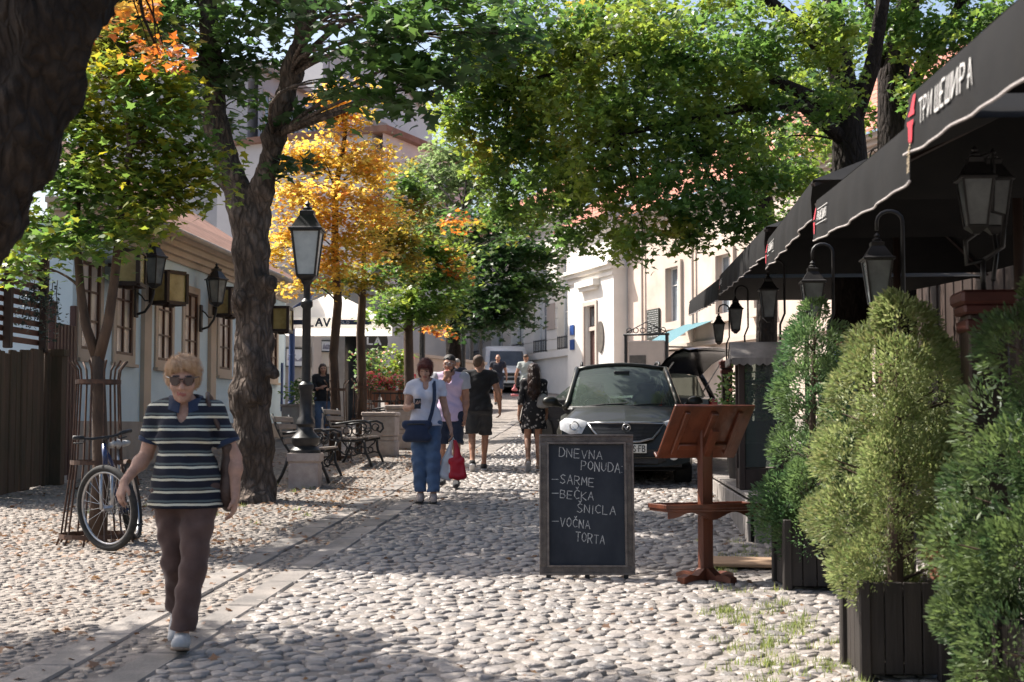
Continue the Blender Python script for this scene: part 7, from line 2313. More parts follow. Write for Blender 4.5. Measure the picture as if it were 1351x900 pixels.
# --- 9: guest or waiter on the terrace, mostly behind the dark conifer
p9 = foot(1112, 13.6)
w9 = Person('curly-haired person in a light blue shirt on the terrace behind the conifers', (p9.x, p9.y, DZ + .02), YAW + R(60), 1.56, sk_warm, vox=.014, fem=False, elL=(.21, -.05, 1.12), wrL=(.14, -.24, 1.05), handL=(0, -1, 0))
w9.trousers(m_navy_shorts, .97); w9.shirt(cloth('light_blue_shirt', (.34, .42, .62), (.28, .36, .55)), sleeve=.6, hem=.85, sl_r=.068, sl_open=.075)
w9.hair([ell((0, .03, .055), (.105, .115, .10), .03), ell((-.07, .02, .03), (.05, .06, .06), .03), ell((.07, .02, .03), (.05, .06, .06), .03)], m_hair_dark, minus=[((0, -.13, -.03), (.07, .085, .08))], amp=.012)
w9.shoes(cloth('shoes_brown', (.06, .04, .03)))
# --- 10: long-haired guest at the café
p10 = foot(426, 30.5)
w10 = Person('long-haired person in a dark top standing by the café railing', tuple(p10 + Vector((0, 0, .02))), YAW + R(15), 1.62, sk_warm, vox=.016, elR=(-.2, -.1, 1.12), wrR=(-.08, -.22, 1.15), handR=(.6, -.4, .3))
w10.trousers(m_jeans, .96); w10.shirt(m_black_tee, sleeve=1.4, hem=.86, sl_r=.058, sl_open=.055)
w10.hair([ell((0, .02, .04), (.084, .10, .09), .03), cap((-.06, .02, 0), (-.075, -.02, -.26), .04, .03, .04), cap((.06, .02, 0), (.075, -.02, -.26), .04, .03, .04), cap((0, .07, 0), (0, .1, -.26), .07, .06, .04)], m_hair_dark, minus=[((0, -.12, -.02), (.056, .08, .08))], amp=.004)
w10.shoes(cloth('shoes_black', (.02, .02, .02)))

# ---------------------------------------------------------------- parked people carrier
def carpaint(name, c, rough=.25):
    return M(name, c, tuple(x * .85 for x in c), scale=1.5, rough=rough, metal=.2, coat=.2, spec=.4)
m_glass_car = glass_mat('windscreen_glass', (.62, .78, .70), .50, .02)
m_glass_dark = glass_mat('tinted_glass', (.3, .36, .34), .35, .02)
m_headlamp = M('headlamp_lens', (.62, .63, .64), (.45, .46, .48), scale=12, rough=.1, spec=.7, coat=.6)
m_plate = M('plate_white', (.66, .66, .62), (.6, .6, .56), scale=6, rough=.5)
m_seat = cloth('grey_seat', (.10, .105, .11), (.08, .085, .09))
def smoothstep(a, b, x):
    t = min(max((x - a) / (b - a), 0), 1); return t * t * (3 - 2 * t)

def car(label, loc, rotz, paint, L=4.75, W=1.83, zhood=1.02, zroof=1.66, front=True):
    """front at y=0, tail at y=L. Body lofted from cross-sections, glazed cabin above"""
    t = thing('parked_car', label, 'car', tuple(loc), rotz)
    hw = W / 2
    ya, yb = .92, L - .85           # wheel centres
    rw = .33
    ys_ = sorted(set([0, .03, .08, .16, .28, .42] + list(np.arange(.5, L - .3, .1)) + [L - .3, L - .15, L - .06, L]))
    rows_ = []
    for y in ys_:
        f = smoothstep(0, .55, y) ; e = smoothstep(0, .35, L - y)
        wd = hw * (.93 + .07 * f) * (.90 + .10 * e)
        # hood line rises to the windscreen base, then the belt line
        zt = .80 + (zhood - .80) * smoothstep(-.25, 1.15, y)
        if y > L - .25: zt -= .05 * smoothstep(0, .25, y - (L - .25))
        zs_ = min(zt - .04, .86 + .10 * smoothstep(.6, 2.5, y))
        sill = .24
        for yc in (ya, yb):
            d = abs(y - yc)
            if d < rw + .09:
                sill = max(sill, math.sqrt(max((rw + .09) ** 2 - d * d, 0)) + rw * .96)
        nose = 1 - f
        sill = max(sill, .22 + .10 * nose)
        midz = max(.55, sill + .02)
        sec = [(0, sill - .02 if sill < .3 else .28), (wd * .6, sill - .02 if sill < .3 else .28), (wd * .93, sill), (wd * .985, sill + .03), (wd * 1.0, midz), (wd * .99, max(.74, midz + .02)), (wd * .955, zs_), (wd * .90, zs_ + .03), (wd * .72, zt - .012), (wd * .40, zt + .012 * f), (0, zt + .028 * f)]
        rows_.append([(x, y + (.28 * (x / hw) ** 2.2 - .012 + .13 * smoothstep(.55, .95, z)) * (1 - smoothstep(0, .9, y)), z) for x, z in sec])
    mb = MB()
    mb.grid(rows_); mb.grid([[(-x, y, z) for x, y, z in r] for r in rows_])
    for r in (rows_[0], rows_[-1]):
        vs = [(x, y, z) for x, y, z in r] + [(-x, y, z) for x, y, z in reversed(r)]
        mb.add(vs, [tuple(range(len(vs)))])
    body = mb.build('body', paint, t, smooth=True, auto=42)
    # cabin: windscreen base y0 -> roof front y1 -> roof rear y2 -> tail
    y0, y1, y2, y3 = 1.05, 1.95, L - .75, L - .25
    zb_ = lambda y: .80 + (zhood - .80) * smoothstep(-.25, 1.15, y) + .0
    bw, rwid = hw * .90, hw * .70
    def roofp(u, v):        # u across -1..1, v along 0..1
        y = y1 + (y2 - y1) * v
        return Vector((u * rwid, y, zroof - .07 * u * u - .05 * (1 - v) ** 3 - .05 * v ** 3 + .0))
    mb = MB(); mb.grid([[roofp(u, v) for u in np.linspace(-1, 1, 11)] for v in np.linspace(0, 1, 10)])
    mb.grid([[roofp(u, v) - Vector((0, 0, .05)) for u in np.linspace(-1, 1, 5)] for v in np.linspace(0, 1, 5)])
    mb.build('roof', paint, t, smooth=True)
    def wsp(u, v):
        b_ = Vector((u * bw * .97, y0 + .24 * u * u, zhood - .01 - .0 * u * u)); r_ = roofp(u, 0)
        p = b_.lerp(r_, v); p.y -= .05 * math.sin(math.pi * v); return p
    ws = MB(); ws.grid([[wsp(u, v) for u in np.linspace(-.94, .94, 13)] for v in np.linspace(.03, .96, 7)])
    ws.build('windscreen', m_glass_car, t, smooth=True)
    for sg in (-1, 1):
        mb = MB(); mb.tube([wsp(sg * .985, v) for v in np.linspace(0, 1, 8)], [.052, .045, .042, .04, .038, .038, .04, .045], 8); mb.build('pillar', paint, t, smooth=True)
    mb = MB(); mb.tube([wsp(u, .985) for u in np.linspace(-1, 1, 9)], .035, 8); mb.build('roof_header', paint, t, smooth=True)
    mb = MB(); mb.grid([[wsp(u, v) - Vector((0, .03, .0)) for u in np.linspace(-.96, .96, 9)] for v in (-.03, .045)]); mb.build('cowl', m_black_plastic, t)
    # sides
    for sg in (-1, 1):
        pts_b = [(sg * bw * .985, y, zhood + .02) for y in (y0 + .30, 2.1, 3.2, y3 - .1)]
        pts_t = [roofp(sg * .99, v) for v in (.02, .3, .68, 1.0)]
        for i in range(3):
            mb = MB()
            a, b_, c, d = Vector(pts_b[i]), Vector(pts_b[i + 1]), pts_t[i + 1], pts_t[i]
            ct = (a + b_ + c + d) / 4
            mb.add([ct + (p - ct) * .95 for p in (a, b_, c, d)], [(0, 1, 2, 3)]); mb.build('side_window', m_glass_dark, t)
        mb = MB()
        for i in (1, 2, 3):
            mb.beam(pts_b[i], pts_t[i], .09, .035, up=(1, 0, 0))
        mb.tube([Vector(p) + Vector((sg * .015, 0, -.01)) for p in pts_b], .03, 6); mb.tube([Vector(p) + Vector((sg * .01, 0, 0)) for p in pts_t], .03, 6)
        mb.build('side_frame', paint, t, smooth=True)
        mb = MB(); rp = [roofp(sg * .88, v) + Vector((0, 0, h)) for v, h in ((.1, .01), (.14, .07), (.5, .085), (.86, .07), (.9, .01))]
        mb.tube(rp, .02, 7); mb.build('roof_rail', m_black_plastic, t, smooth=True)
        # mirrors
        mr = sdf_obj('wing_mirror', [ell((sg * (hw + .10), y0 + .42, zhood + .085), (.115, .06, .075), .03), cap((sg * (hw - .04), y0 + .44, zhood + .03), (sg * (hw + .06), y0 + .42, zhood + .06), .03, .03, .03)], .014, paint, t)
        # doors: handles and shut lines
        for yh in (2.25, 3.35):
            mb = MB(); mb.bbox((sg * (hw * .975 + .012), yh, .88), (.03, .2, .035), .01); mb.build('door_handle', paint, t)
        for yl in (1.45, 2.42, 3.5):
            mb = MB(); mb.box((sg * (hw - .004), yl, .64), (.006, .008, .52)); mb.build('shut_line', m_black_plastic, t)
        mb = MB(); mb.bbox((sg * (hw + .0), 2.3, .56), (.03, 2.2, .06), .01); mb.build('rub_strip', m_black_plastic, t)
    # glass at the back
    mb = MB(); mb.grid([[roofp(u, 1).lerp(Vector((u * bw * .95, y3 + .1, zhood)), v) for u in np.linspace(-.9, .9, 7)] for v in np.linspace(.05, .95, 4)]); mb.build('rear_window', m_glass_dark, t, smooth=True)
    # inside: seats, dashboard, wheel, mirror
    mb = MB(); mb.bbox((0, y0 + .30, zhood - .06), (W * .8, .5, .12), .04); mb.build('dashboard', m_black_plastic, t)
    for x in (-.38, .38):
        st = sdf_obj('seat', [cap((x - .16, 2.12, .75), (x + .16, 2.12, .75), .09, .09, .05), cap((x - .14, 2.2, 1.2), (x + .14, 2.2, 1.2), .08, .08, .06), cap((x, 2.12, .75), (x, 2.22, 1.2), .18, .15, .08), cap((x - .08, 2.22, 1.38), (x + .08, 2.22, 1.38), .065, .065, .03)], .03, m_seat, t)
    mb = MB(); mb.ring((-.38 if True else 0, 1.62, zhood - .02), .18, .016, (0, -.9, .45), 24, 6); mb.build('steering_wheel', m_black_plastic, t, smooth=True)
    mb = MB(); mb.bbox((0, 1.72, zroof - .19), (.22, .03, .07), .012); mb.build('rear_view_mirror', m_black_plastic, t)
    # wheels
    for sg in (-1, 1):
        for yc in (ya, yb):
            mb = MB(); mb.lathe([(rw * .62, -.1), (rw * .95, -.105), (rw, -.08), (rw, .08), (rw * .95, .105), (rw * .62, .1)], (0, 0, 0), 28, Matrix.Translation((sg * (hw - .12), yc, rw)) @ Matrix.Rotation(math.pi / 2, 4, 'Y'))
            w = mb.build('wheel', m_tyre, t, smooth=True, auto=40)
            mb = MB(); cx_ = sg * (hw - .02)
            for k in range(5):
                a = 2 * math.pi * k / 5
                mb.beam((cx_, yc, rw), (cx_, yc + math.cos(a) * rw * .6, rw + math.sin(a) * rw * .6), .05, .03, up=(1, 0, 0))
            mb.ring((cx_, yc, rw), rw * .6, .02, (1, 0, 0), 24, 6); mb.build('rim', m_chrome, w)
    mb = MB(); mb.box((0, L / 2, .42), (W * .8, L * .92, .3)); mb.box((0, L / 2, .27), (W * .72, L * .8, .12)); mb.build('underbody', m_black_plastic, t)
    # front end
    fy = lambda x: .28 * (abs(x) / hw) ** 2.2 - .012        # bow of the nose in plan
    def front_patch(mbx, pol, d0, d1=None):
        """polygon (x, z) wrapped on the nose, d0 out to d1"""
        d1 = d1 if d1 is not None else d0
        vs = [(x, fy(x) - d0 + .13 * smoothstep(.55, .95, z), z) for x, z in pol]; vb = [(x, fy(x) + .09 + .13 * smoothstep(.55, .95, z), z) for x, z in pol]
        k = len(pol); mbx.add(vs + vb, [tuple(range(k))] + [(i, k + i, k + (i + 1) % k, (i + 1) % k) for i in range(k)])
    gw, gt, gb = .50, .845, .60
    gpol = [(-gw, gt), (-gw * .5, gt + .006), (0, gt + .01), (gw * .5, gt + .006), (gw, gt), (gw * .86, gt - .10), (gw * .68, gb + .045), (gw * .35, gb + .005), (0, gb), (-gw * .35, gb + .005), (-gw * .68, gb + .045), (-gw * .86, gt - .10)]
    mb = MB(); front_patch(mb, gpol, .03); gr = mb.build('grille', m_black_plastic, t)
    mb = MB()
    for i in range(12):
        z = gb + .03 + i * (gt - gb - .05) / 11
        wz = gw * (.66 + .3 * (z - gb) / (gt - gb))
        mb.tube([(x, fy(x) - .036 + .13 * smoothstep(.55, .95, z), z) for x in np.linspace(-wz, wz, 9)], .0045, 4)
    mb.build('mesh_bars', M('grille_mesh', (.06, .065, .075), scale=9, rough=.4), gr)
    mb = MB(); pts = [(x, fy(x) - .038 + .13 * smoothstep(.55, .95, z), z) for x, z in gpol]; mb.tube(pts + [pts[0]], .015, 8); mb.build('chrome_surround', m_chrome, gr, smooth=True)
    mb = MB(); zc = gt - .06; yc_ = fy(0) - .05 + .13 * smoothstep(.55, .95, zc)
    mb.ring((0, yc_, zc), .052, .008, (0, 1, .25), 24, 6)
    mb.tube([(-.045, yc_, zc + .02), (-.02, yc_ - .01, zc + .01), (0, yc_ - .012, zc - .025), (.02, yc_ - .01, zc + .01), (.045, yc_, zc + .02)], .008, 6); mb.build('badge', m_chrome, gr, smooth=True)
    for sg in (-1, 1):
        pol = [(sg * x, z) for x, z in ((.50, .86), (.58, .71), (.74, .70), (.865, .76), (.875, .86), (.80, .915), (.62, .90))]
        mb = MB(); vs = []
        for x, z in pol:
            vs.append((x, fy(x) - .02 + .15 * smoothstep(.5, .95, z), z))
        vb = [(x * .97, y + .14, z) for x, y, z in vs]
        ct = Vector((sum(v[0] for v in vs) / 7, min(v[1] for v in vs) + .025, sum(v[2] for v in vs) / 7))
        k = 7; mb.add(vs + vb + [ct], [(i, (i + 1) % k, 2 * k) for i in range(k)] + [(i, k + i, k + (i + 1) % k, (i + 1) % k) for i in range(k)])
        hl = mb.build('headlight', m_headlamp, t, smooth=True, auto=45)
        mb = MB(); mb.ring((sg * .68, fy(.66) + .035, .81), .055, .008, (0, 1, 0), 20, 5); mb.build('reflector', m_chrome, hl)
        mb = MB(); mb.lathe([(.055, 0), (.06, .012), (.03, .02), (.004, .022)], (0, 0, 0), 16, Matrix.Translation((sg * .62, fy(.62) - .018, .42)) @ Matrix.Rotation(math.pi / 2, 4, 'X')); mb.build('fog_light', m_headlamp, t)
    mb = MB(); front_patch(mb, [(-.46, .50), (.46, .50), (.52, .36), (.40, .315), (-.40, .315), (-.52, .36)], .02); mb.build('lower_intake', m_black_plastic, t)
    mb = MB(); mb.tube([(x, fy(x) - .028, .40) for x in np.linspace(-.46, .46, 9)], .012, 6); mb.build('intake_bar', paint, t)
    mb = MB(); mb.bbox((0, fy(0) - .045, .515), (.52, .012, .115), .004); pt = mb.build('license_plate', m_plate, t)
    mb = MB(); letters(mb, 'OS.FB', (.035, fy(0) - .0525, .475), (1, 0, 0), (0, 0, 1), .078, .036, .012, .011, (0, -1, 0)); mb.build('plate_lettering', m_black_plastic, pt)
    # wipers
    mb = MB()
    for xa, xb in ((-.62, .05), (-.05, .62)):
        a = wsp(xa / bw, .02) + Vector((0, -.02, .0)); b_ = wsp(xb / bw, .10) + Vector((0, -.025, .0))
        mb.tube([a, a.lerp(b_, .5) + Vector((0, -.01, .012)), b_], .009, 5)
    mb.build('wiper', m_black_plastic, t)
    return t

m_car_green = carpaint('dark_olive_paint', (0.020, 0.020, 0.015), .38)
pcar = foot(826, 18.6)
car('dark olive people carrier parked facing the camera behind the chalkboard', tuple(pcar), YAW - R(2.5), m_car_green, 4.7, 1.83, 1.07, 1.75)

# black hatchback with raised tailgate, seen from behind beside the terrace
def hatchback():
    p = foot(905, 27.0)
    t = thing('open_hatchback', 'black hatchback with its tailgate raised beside the terrace', 'car', tuple(p), YAW + R(38))
    pr = []
    W, Lh = 1.75, 4.0
    m_blk = carpaint('black_paint', (0.012, 0.012, 0.014), .2)
    prof = [(0, .55), (.02, .95), (.25, 1.02), (3.0, 1.0), (3.9, .82), (4.0, .5), (3.9, .28), (0, .28)]
    mb = MB()
    rows_ = []
    for x, k in ((-W / 2, .94), (-W / 2 * .96, 1.0), (0, 1.01), (W / 2 * .96, 1.0), (W / 2, .94)):
        rows_.append([(x, y, .28 + (z - .28) * k) for y, z in prof] + [(x, prof[0][0], .28 + (prof[0][1] - .28) * k)])
    mb.grid(rows_)
    for r in (rows_[0], rows_[-1]):
        mb.add(r[:-1], [tuple(range(len(r) - 1))])
    mb.build('body', m_blk, t, smooth=True, auto=35)
    mb = MB()
    rf = [[(x, y, 1.50 - .05 * (x / .6) ** 2 - (.12 if y > 2.2 else 0)) for x in (-.62, -.3, 0, .3, .62)] for y in (.25, 1.0, 1.8, 2.4)]
    mb.grid(rf); mb.grid([[(x, y, z - .06) for x, y, z in r] for r in rf]); mb.build('roof', m_blk, t, smooth=True)
    for sg in (-1, 1):
        mb = MB(); mb.tube([(sg * .82, .08, .95), (sg * .72, .18, 1.25), (sg * .64, .27, 1.46)], .05, 8); mb.build('pillar', m_blk, t, smooth=True)
        mb = MB(); mb.add([(sg * .84, .3, 1.0), (sg * .84, 2.9, 1.0), (sg * .64, 2.3, 1.42), (sg * .66, .4, 1.44)], [(0, 1, 2, 3)]); mb.build('side_window', m_glass_dark, t)
        mb = MB(); mb.bbox((sg * .74, .0, .82), (.18, .05, .3), .02); mb.build('tail_light', M('tail_lamp_red', (.30, .012, .012), (.22, .01, .01), scale=6, rough=.15, coat=.5), t)
    mb = MB(); mb.add([(-.62, .3, 1.0), (.62, .3, 1.0), (.6, 2.8, 1.0), (-.6, 2.8, 1.0)], [(0, 1, 2, 3)]); mb.build('luggage_floor', m_seat, t)
    for x in (-.36, .36):
        sdf_obj('seat', [cap((x - .14, 1.1, .9), (x + .14, 1.1, .9), .1, .1, .05), cap((x - .12, 1.1, 1.2), (x + .12, 1.1, 1.2), .08, .08, .05), cap((x, 1.1, 1.3), (x, 1.1, 1.36), .07, .07, .03)], .035, m_seat, t)
    # tailgate raised about its roof hinge
    mb = MB()
    P = []
    for f, w_, dz in ((0, .60, 0), (.3, .62, .07), (.6, .66, .05), (.85, .70, -.03), (1.0, .70, -.14)):
        P.append([(u * w_, .22 - 1.0 * f, 1.50 + .52 * f + dz - .05 * u * u) for u in np.linspace(-1, 1, 7)])
    mb.grid(P); mb.grid([[(x, y, z - .06) for x, y, z in r] for r in P]); tg = mb.build('tailgate', m_blk, t, smooth=True)
    mb = MB(); mb.grid([[(x * .8, y, z + .006) for x, y, z in P[1]], [(x * .8, y, z + .006) for x, y, z in P[2]]]); mb.build('rear_window', m_glass_dark, tg)
    for sg in (-1, 1):
        mb = MB(); mb.tube([(sg * .66, .2, 1.1), (sg * .62, -.3, 1.62)], .012, 6); mb.build('gas_strut', m_chrome, t)
        for yc in (.65, 3.2):
            mb = MB(); mb.lathe([(.2, -.1), (.3, -.1), (.31, -.07), (.31, .07), (.3, .1), (.2, .1)], (0, 0, 0), 24, Matrix.Translation((sg * .80, yc, .31)) @ Matrix.Rotation(math.pi / 2, 4, 'Y')); mb.build('wheel', m_tyre, t, smooth=True, auto=40)
    mb = MB(); mb.bbox((0, -.03, .45), (W * .96, .12, .24), .05); mb.build('bumper', m_black_plastic, t)
hatchback()

# white delivery van at the end of the street
def van():
    p = foot(672, 60)
    t = thing('white_van', 'white delivery van standing behind the distant walkers', 'van', tuple(p), YAW + R(6))
    m_vw = carpaint('white_van_paint', (0.70, 0.70, 0.70), .35)
    W = 1.95
    prof = [(0, .45), (.0, .85), (.15, 1.02), (.75, 1.18), (1.35, 1.95), (1.75, 2.12), (4.8, 2.14), (4.95, 1.9), (5.0, .45), (4.6, .3), (.2, .3)]
    mb = MB(); rows_ = []
    for x, k in ((-W / 2, .93), (-W / 2 * .95, .985), (-W * .25, 1.0), (W * .25, 1.0), (W / 2 * .95, .985), (W / 2, .93)):
        tum = lambda z: 1 - .10 * max(0, (z - 1.1)) / 1.0
        rows_.append([(x * tum(z), y + (.12 if abs(x) > .9 and y < 1 else 0), .3 + (z - .3) * k) for y, z in prof + [prof[0]]])
    mb.grid(rows_)
    for r in (rows_[0], rows_[-1]):
        mb.add(r[:-1], [tuple(range(len(r) - 1))])
    mb.build('body', m_vw, t, smooth=True, auto=35)
    mb = MB(); mb.add([(-.78, .80, 1.20), (.78, .80, 1.20), (.70, 1.27, 1.84), (-.70, 1.27, 1.84)], [(0, 1, 2, 3)])
    w = mb.build('windscreen', m_dark_pane, t); w.location = (0, -.04, .03)
    for sg in (-1, 1):
        mb = MB(); mb.bbox((sg * .72, .0, .86), (.30, .12, .22), .04); mb.build('headlight', m_headlamp, t)
        mb = MB(); mb.bbox((sg * 1.08, .95, 1.30), (.16, .08, .26), .03); mb.build('wing_mirror', m_black_plastic, t)
        for yc in (.9, 4.0):
            mb = MB(); mb.lathe([(.2, -.11), (.32, -.11), (.33, -.08), (.33, .08), (.32, .11), (.2, .11)], (0, 0, 0), 24, Matrix.Translation((sg * .86, yc, .33)) @ Matrix.Rotation(math.pi / 2, 4, 'Y')); mb.build('wheel', m_tyre, t, smooth=True, auto=40)
    mb = MB(); mb.bbox((0, -.03, .52), (1.82, .16, .34), .05); mb.build('bumper', m_black_plastic, t)
    mb = MB(); mb.bbox((0, -.03, .82), (.9, .06, .13), .02); mb.build('grille', m_black_plastic, t)
    mb = MB(); mb.bbox((0, -.12, .5), (.5, .02, .11), .004); mb.build('license_plate', m_plate, t)
van()

# ---------------------------------------------------------------- café corner beyond the blue house
ca, cbp = foot(376, 35.5), foot(533, 37.5)
KO = Vector((ca.x - 2.5, ca.y, 0)); ku = Vector((cbp.x - ca.x, cbp.y - ca.y, 0)); ku.normalize(); kn = Vector((ku.y, -ku.x, 0))
KW = (Vector((cbp.x, cbp.y, 0)) - KO).length
kz = g(36)
cafe = thing('cafe_building', 'café front clad in pale stone slabs behind the lamp post', 'building', (KO.x, KO.y, kz))
def ks(px):
    a = at(px, 480, 1.0); r = Vector((a.x, a.y, 0)); den = r.x * ku.y - r.y * ku.x
    return (KO.x * r.y - KO.y * r.x) / den
dk0, dk1 = ks(455), ks(497)
mb = MB(); facade(mb, KO, ku, kn, 0, KW, kz - .3, kz + 4.2, [(dk0, dk1, kz - .2, kz + 2.5)], .9); wall_box(mb, KO, ku, kn, 0, KW, kz - .3, kz + 4.2, -5, -1.0)
wb(mb, 'wall', m_plinth, cafe)
m_slabs = M('pale_stone_slab', (0.62, 0.55, 0.47), (0.52, 0.45, 0.38), scale=2, rough=.85, bump=.2, island=.16)
rs = random.Random(31)
z_ = kz
while z_ < kz + 2.9:
    h_ = rs.uniform(.28, .5)
    s_x = .05
    while s_x < KW - .2:
        w_ = rs.uniform(.35, .7)
        a, b = s_x, min(s_x + w_, KW)
        if not (b > dk0 - .08 and a < dk1 + .08 and z_ < kz + 2.55) and a > ks(372):
            mb = MB(); wall_box(mb, KO, ku, kn, a + .014, b - .014, z_ + .014, min(z_ + h_, kz + 2.95) - .014, 0, .035 + rs.uniform(0, .012)); wb(mb, 'stone_slab', m_slabs, cafe)
        s_x += w_
    z_ += h_
mb = MB(); wall_box(mb, KO, ku, kn, ks(415) - .12, ks(415) + .12, kz, kz + 3.0, .05, .16); wb(mb, 'pilaster', m_cream, cafe)
mb = MB(); wall_box(mb, KO, ku, kn, dk0, dk1, kz - .2, kz + 2.5, -.9, -.8); wb(mb, 'door', m_dark_pane, cafe)
m_print = M('sketch_print', (0.78, 0.76, 0.76), (0.70, 0.68, 0.68), scale=4, rough=.6)
m_sketch = M('sketch_ink', (0.18, 0.16, 0.2), (0.4, 0.38, 0.42), scale=14, rough=.7)
def picture(label, px, py, w, h, pol):
    s = ks(px); p = KO + ku * s; k = math.hypot(p.x, p.y); r = at(px, py, 1.0) - Vector((0, 0, CAM_H)); z = CAM_H + r.z * k / math.hypot(r.x, r.y)
    t = thing('framed_picture', label, 'picture', (p.x + kn.x * .06, p.y + kn.y * .06, z), 0, 'pictures on the café wall')
    for a, b, c, d in ((-w / 2, w / 2, -h / 2, -h / 2 + .03), (-w / 2, w / 2, h / 2 - .03, h / 2), (-w / 2, -w / 2 + .03, -h / 2 + .031, h / 2 - .031), (w / 2 - .03, w / 2, -h / 2 + .031, h / 2 - .031)):
        mb = MB(); wall_box(mb, (0, 0, 0), ku, kn, a, b, c, d, 0, .04); mb.build('frame', m_iron, t)
    mb = MB(); wall_box(mb, (0, 0, 0), ku, kn, -w / 2 + .02, w / 2 - .02, -h / 2 + .02, h / 2 - .02, .005, .02); mb.build('print', m_print, t)
    mb = MB(); mb.prism([(x * w * .5, y * h * .5) for x, y in pol], kn * .021, ku, (0, 0, 1), .002); mb.build('drawing', m_sketch, t)
picture('wide framed view of rooftops low on the café wall', 391, 472, .74, .5, [(-.8, -.3), (-.75, .1), (-.6, .0), (-.45, -.15), (-.2, -.05), (0, -.3), (.3, .05), (.55, .2), (.75, .4), (.8, -.3), (.2, -.4), (-.4, -.42)])
picture('smaller framed building view higher on the café wall', 430, 457, .42, .32, [(-.7, -.5), (-.6, .1), (-.45, .5), (-.35, 0), (-.2, .25), (.2, .3), (.45, .1), (.5, -.3), (.7, -.5)])
# round sign
pS = KO + ku * ks(468); zS = at(468, 445, 36).z
sg_ = thing('round_sign', 'round dark sign with white letters beside the café door', 'sign', (pS.x + kn.x * 1.0, pS.y + kn.y * 1.0, zS))
mb = MB(); mb.prism([(.42 * math.cos(a), .42 * math.sin(a)) for a in np.linspace(0, 2 * math.pi, 33)[:-1]], (0, 0, 0), ku, (0, 0, 1), .05); mb.build('disc', M('sign_black', (.04, .035, .03), scale=5, rough=.5), sg_)
mb = MB(); letters(mb, 'LA', Vector((0, 0, -.08)) - ku * .2 + kn * .052, ku, (0, 0, 1), .17, .17, .05, .045, kn); mb.build('lettering', m_white_paint, sg_)
mb = MB(); mb.ring(kn * .03, .42, .012, kn, 32, 6); mb.build('rim', m_chrome, sg_); mb = MB(); mb.beam((0, 0, .3), -kn * .95 + Vector((0, 0, .5)), .03, .03); mb.build('bracket', m_iron, sg_)
# white parasol
m_canvas = leaf_mat('white_canvas', [(0.78, 0.75, 0.70), (0.80, 0.77, 0.72)], None, 1, .45, .85)
pP = foot(440, 33.0)
par = thing('white_parasol', 'large white square parasol in front of the café', 'parasol', tuple(pP), YAW)
hw_, ze, zp = 1.25, 2.62, 3.3
mb = MB()
cor = [(-hw_, -hw_, ze), (hw_, -hw_, ze), (hw_, hw_, ze), (-hw_, hw_, ze)]
for i in range(4):
    a, b = Vector(cor[i]), Vector(cor[(i + 1) % 4])
    mb.grid([[a.lerp(b, u).lerp(Vector((0, 0, zp)), v) - Vector((0, 0, .1 * math.sin(math.pi * v) * math.sin(math.pi * u))) for u in np.linspace(0, 1, 7)] for v in np.linspace(0, 1, 5)])
mb.build('canopy', m_canvas, par, smooth=True)
for i in range(4):
    a, b = Vector(cor[i]), Vector(cor[(i + 1) % 4])
    mb = MB(); mb.grid([[a.lerp(b, u) - Vector((0, 0, dz)) for u in np.linspace(0, 1, 7)] for dz in (0, .26)]); v = mb.build('valance', m_canvas, par)
    if i == 0:
        mb = MB()
        for u0, u1 in ((.04, .30), (.58, .90)):
            p, q_ = a.lerp(b, u0), a.lerp(b, u1)
            mb.add([p + Vector((0, -.006, -.17)), q_ + Vector((0, -.006, -.17)), q_ + Vector((0, -.006, -.06)), p + Vector((0, -.006, -.06))], [(0, 1, 2, 3)])
        m_lav = M('lav_blue', (.05, .07, .12), scale=6, rough=.7)
        mb.build('blue_band', m_lav, v)
        mb = MB(); letters(mb, 'LAV', a.lerp(b, .33) + Vector((0, -.006, -.2)), (1, 0, 0), (0, 0, 1), .17, .14, .04, .04, (0, -1, 0)); mb.build('lettering', m_lav, v)
        mb = MB(); letters(mb, 'OLD', a.lerp(b, .62) + Vector((0, -.012, -.145)), (1, 0, 0), (0, 0, 1), .055, .05, .025, .012, (0, -1, 0)); mb.build('lettering', m_white_paint, v)
mb = MB(); mb.tube([(0, 0, 0), (0, 0, zp)], .04, 10); mb.build('pole', m_white_paint, par, smooth=True)
mb = MB(); mb.bbox((0, 0, .06), (.7, .7, .12), .02); mb.build('base', m_stone, par)
for c_ in cor:
    mb = MB(); mb.beam(Vector(c_) * .98, (0, 0, zp - .1), .025, .025); mb.build('rib', m_white_paint, par)
# clipped bush in a grey trough
pT = foot(400, 31.0)
tr_ = thing('grey_trough', 'pale grey planter trough at the blue house corner', 'planter', tuple(pT), YAW)
mb = MB(); mb.bbox((0, 0, .36), (.85, .5, .72), .02); mb.build('box', M('grey_concrete', (.42, .40, .38), (.34, .32, .30), scale=6, rough=.85), tr_)
mb = MB(); mb.bbox((0, 0, .73), (.9, .55, .05), .015); mb.build('rim', m_stone, tr_)
leafy('clipped_bush', 'round clipped dark green bush in the grey trough', (pT.x, pT.y, pT.z + .70), (.42, .36, .32), lm_dark, 190, .07, 63, 'bush')
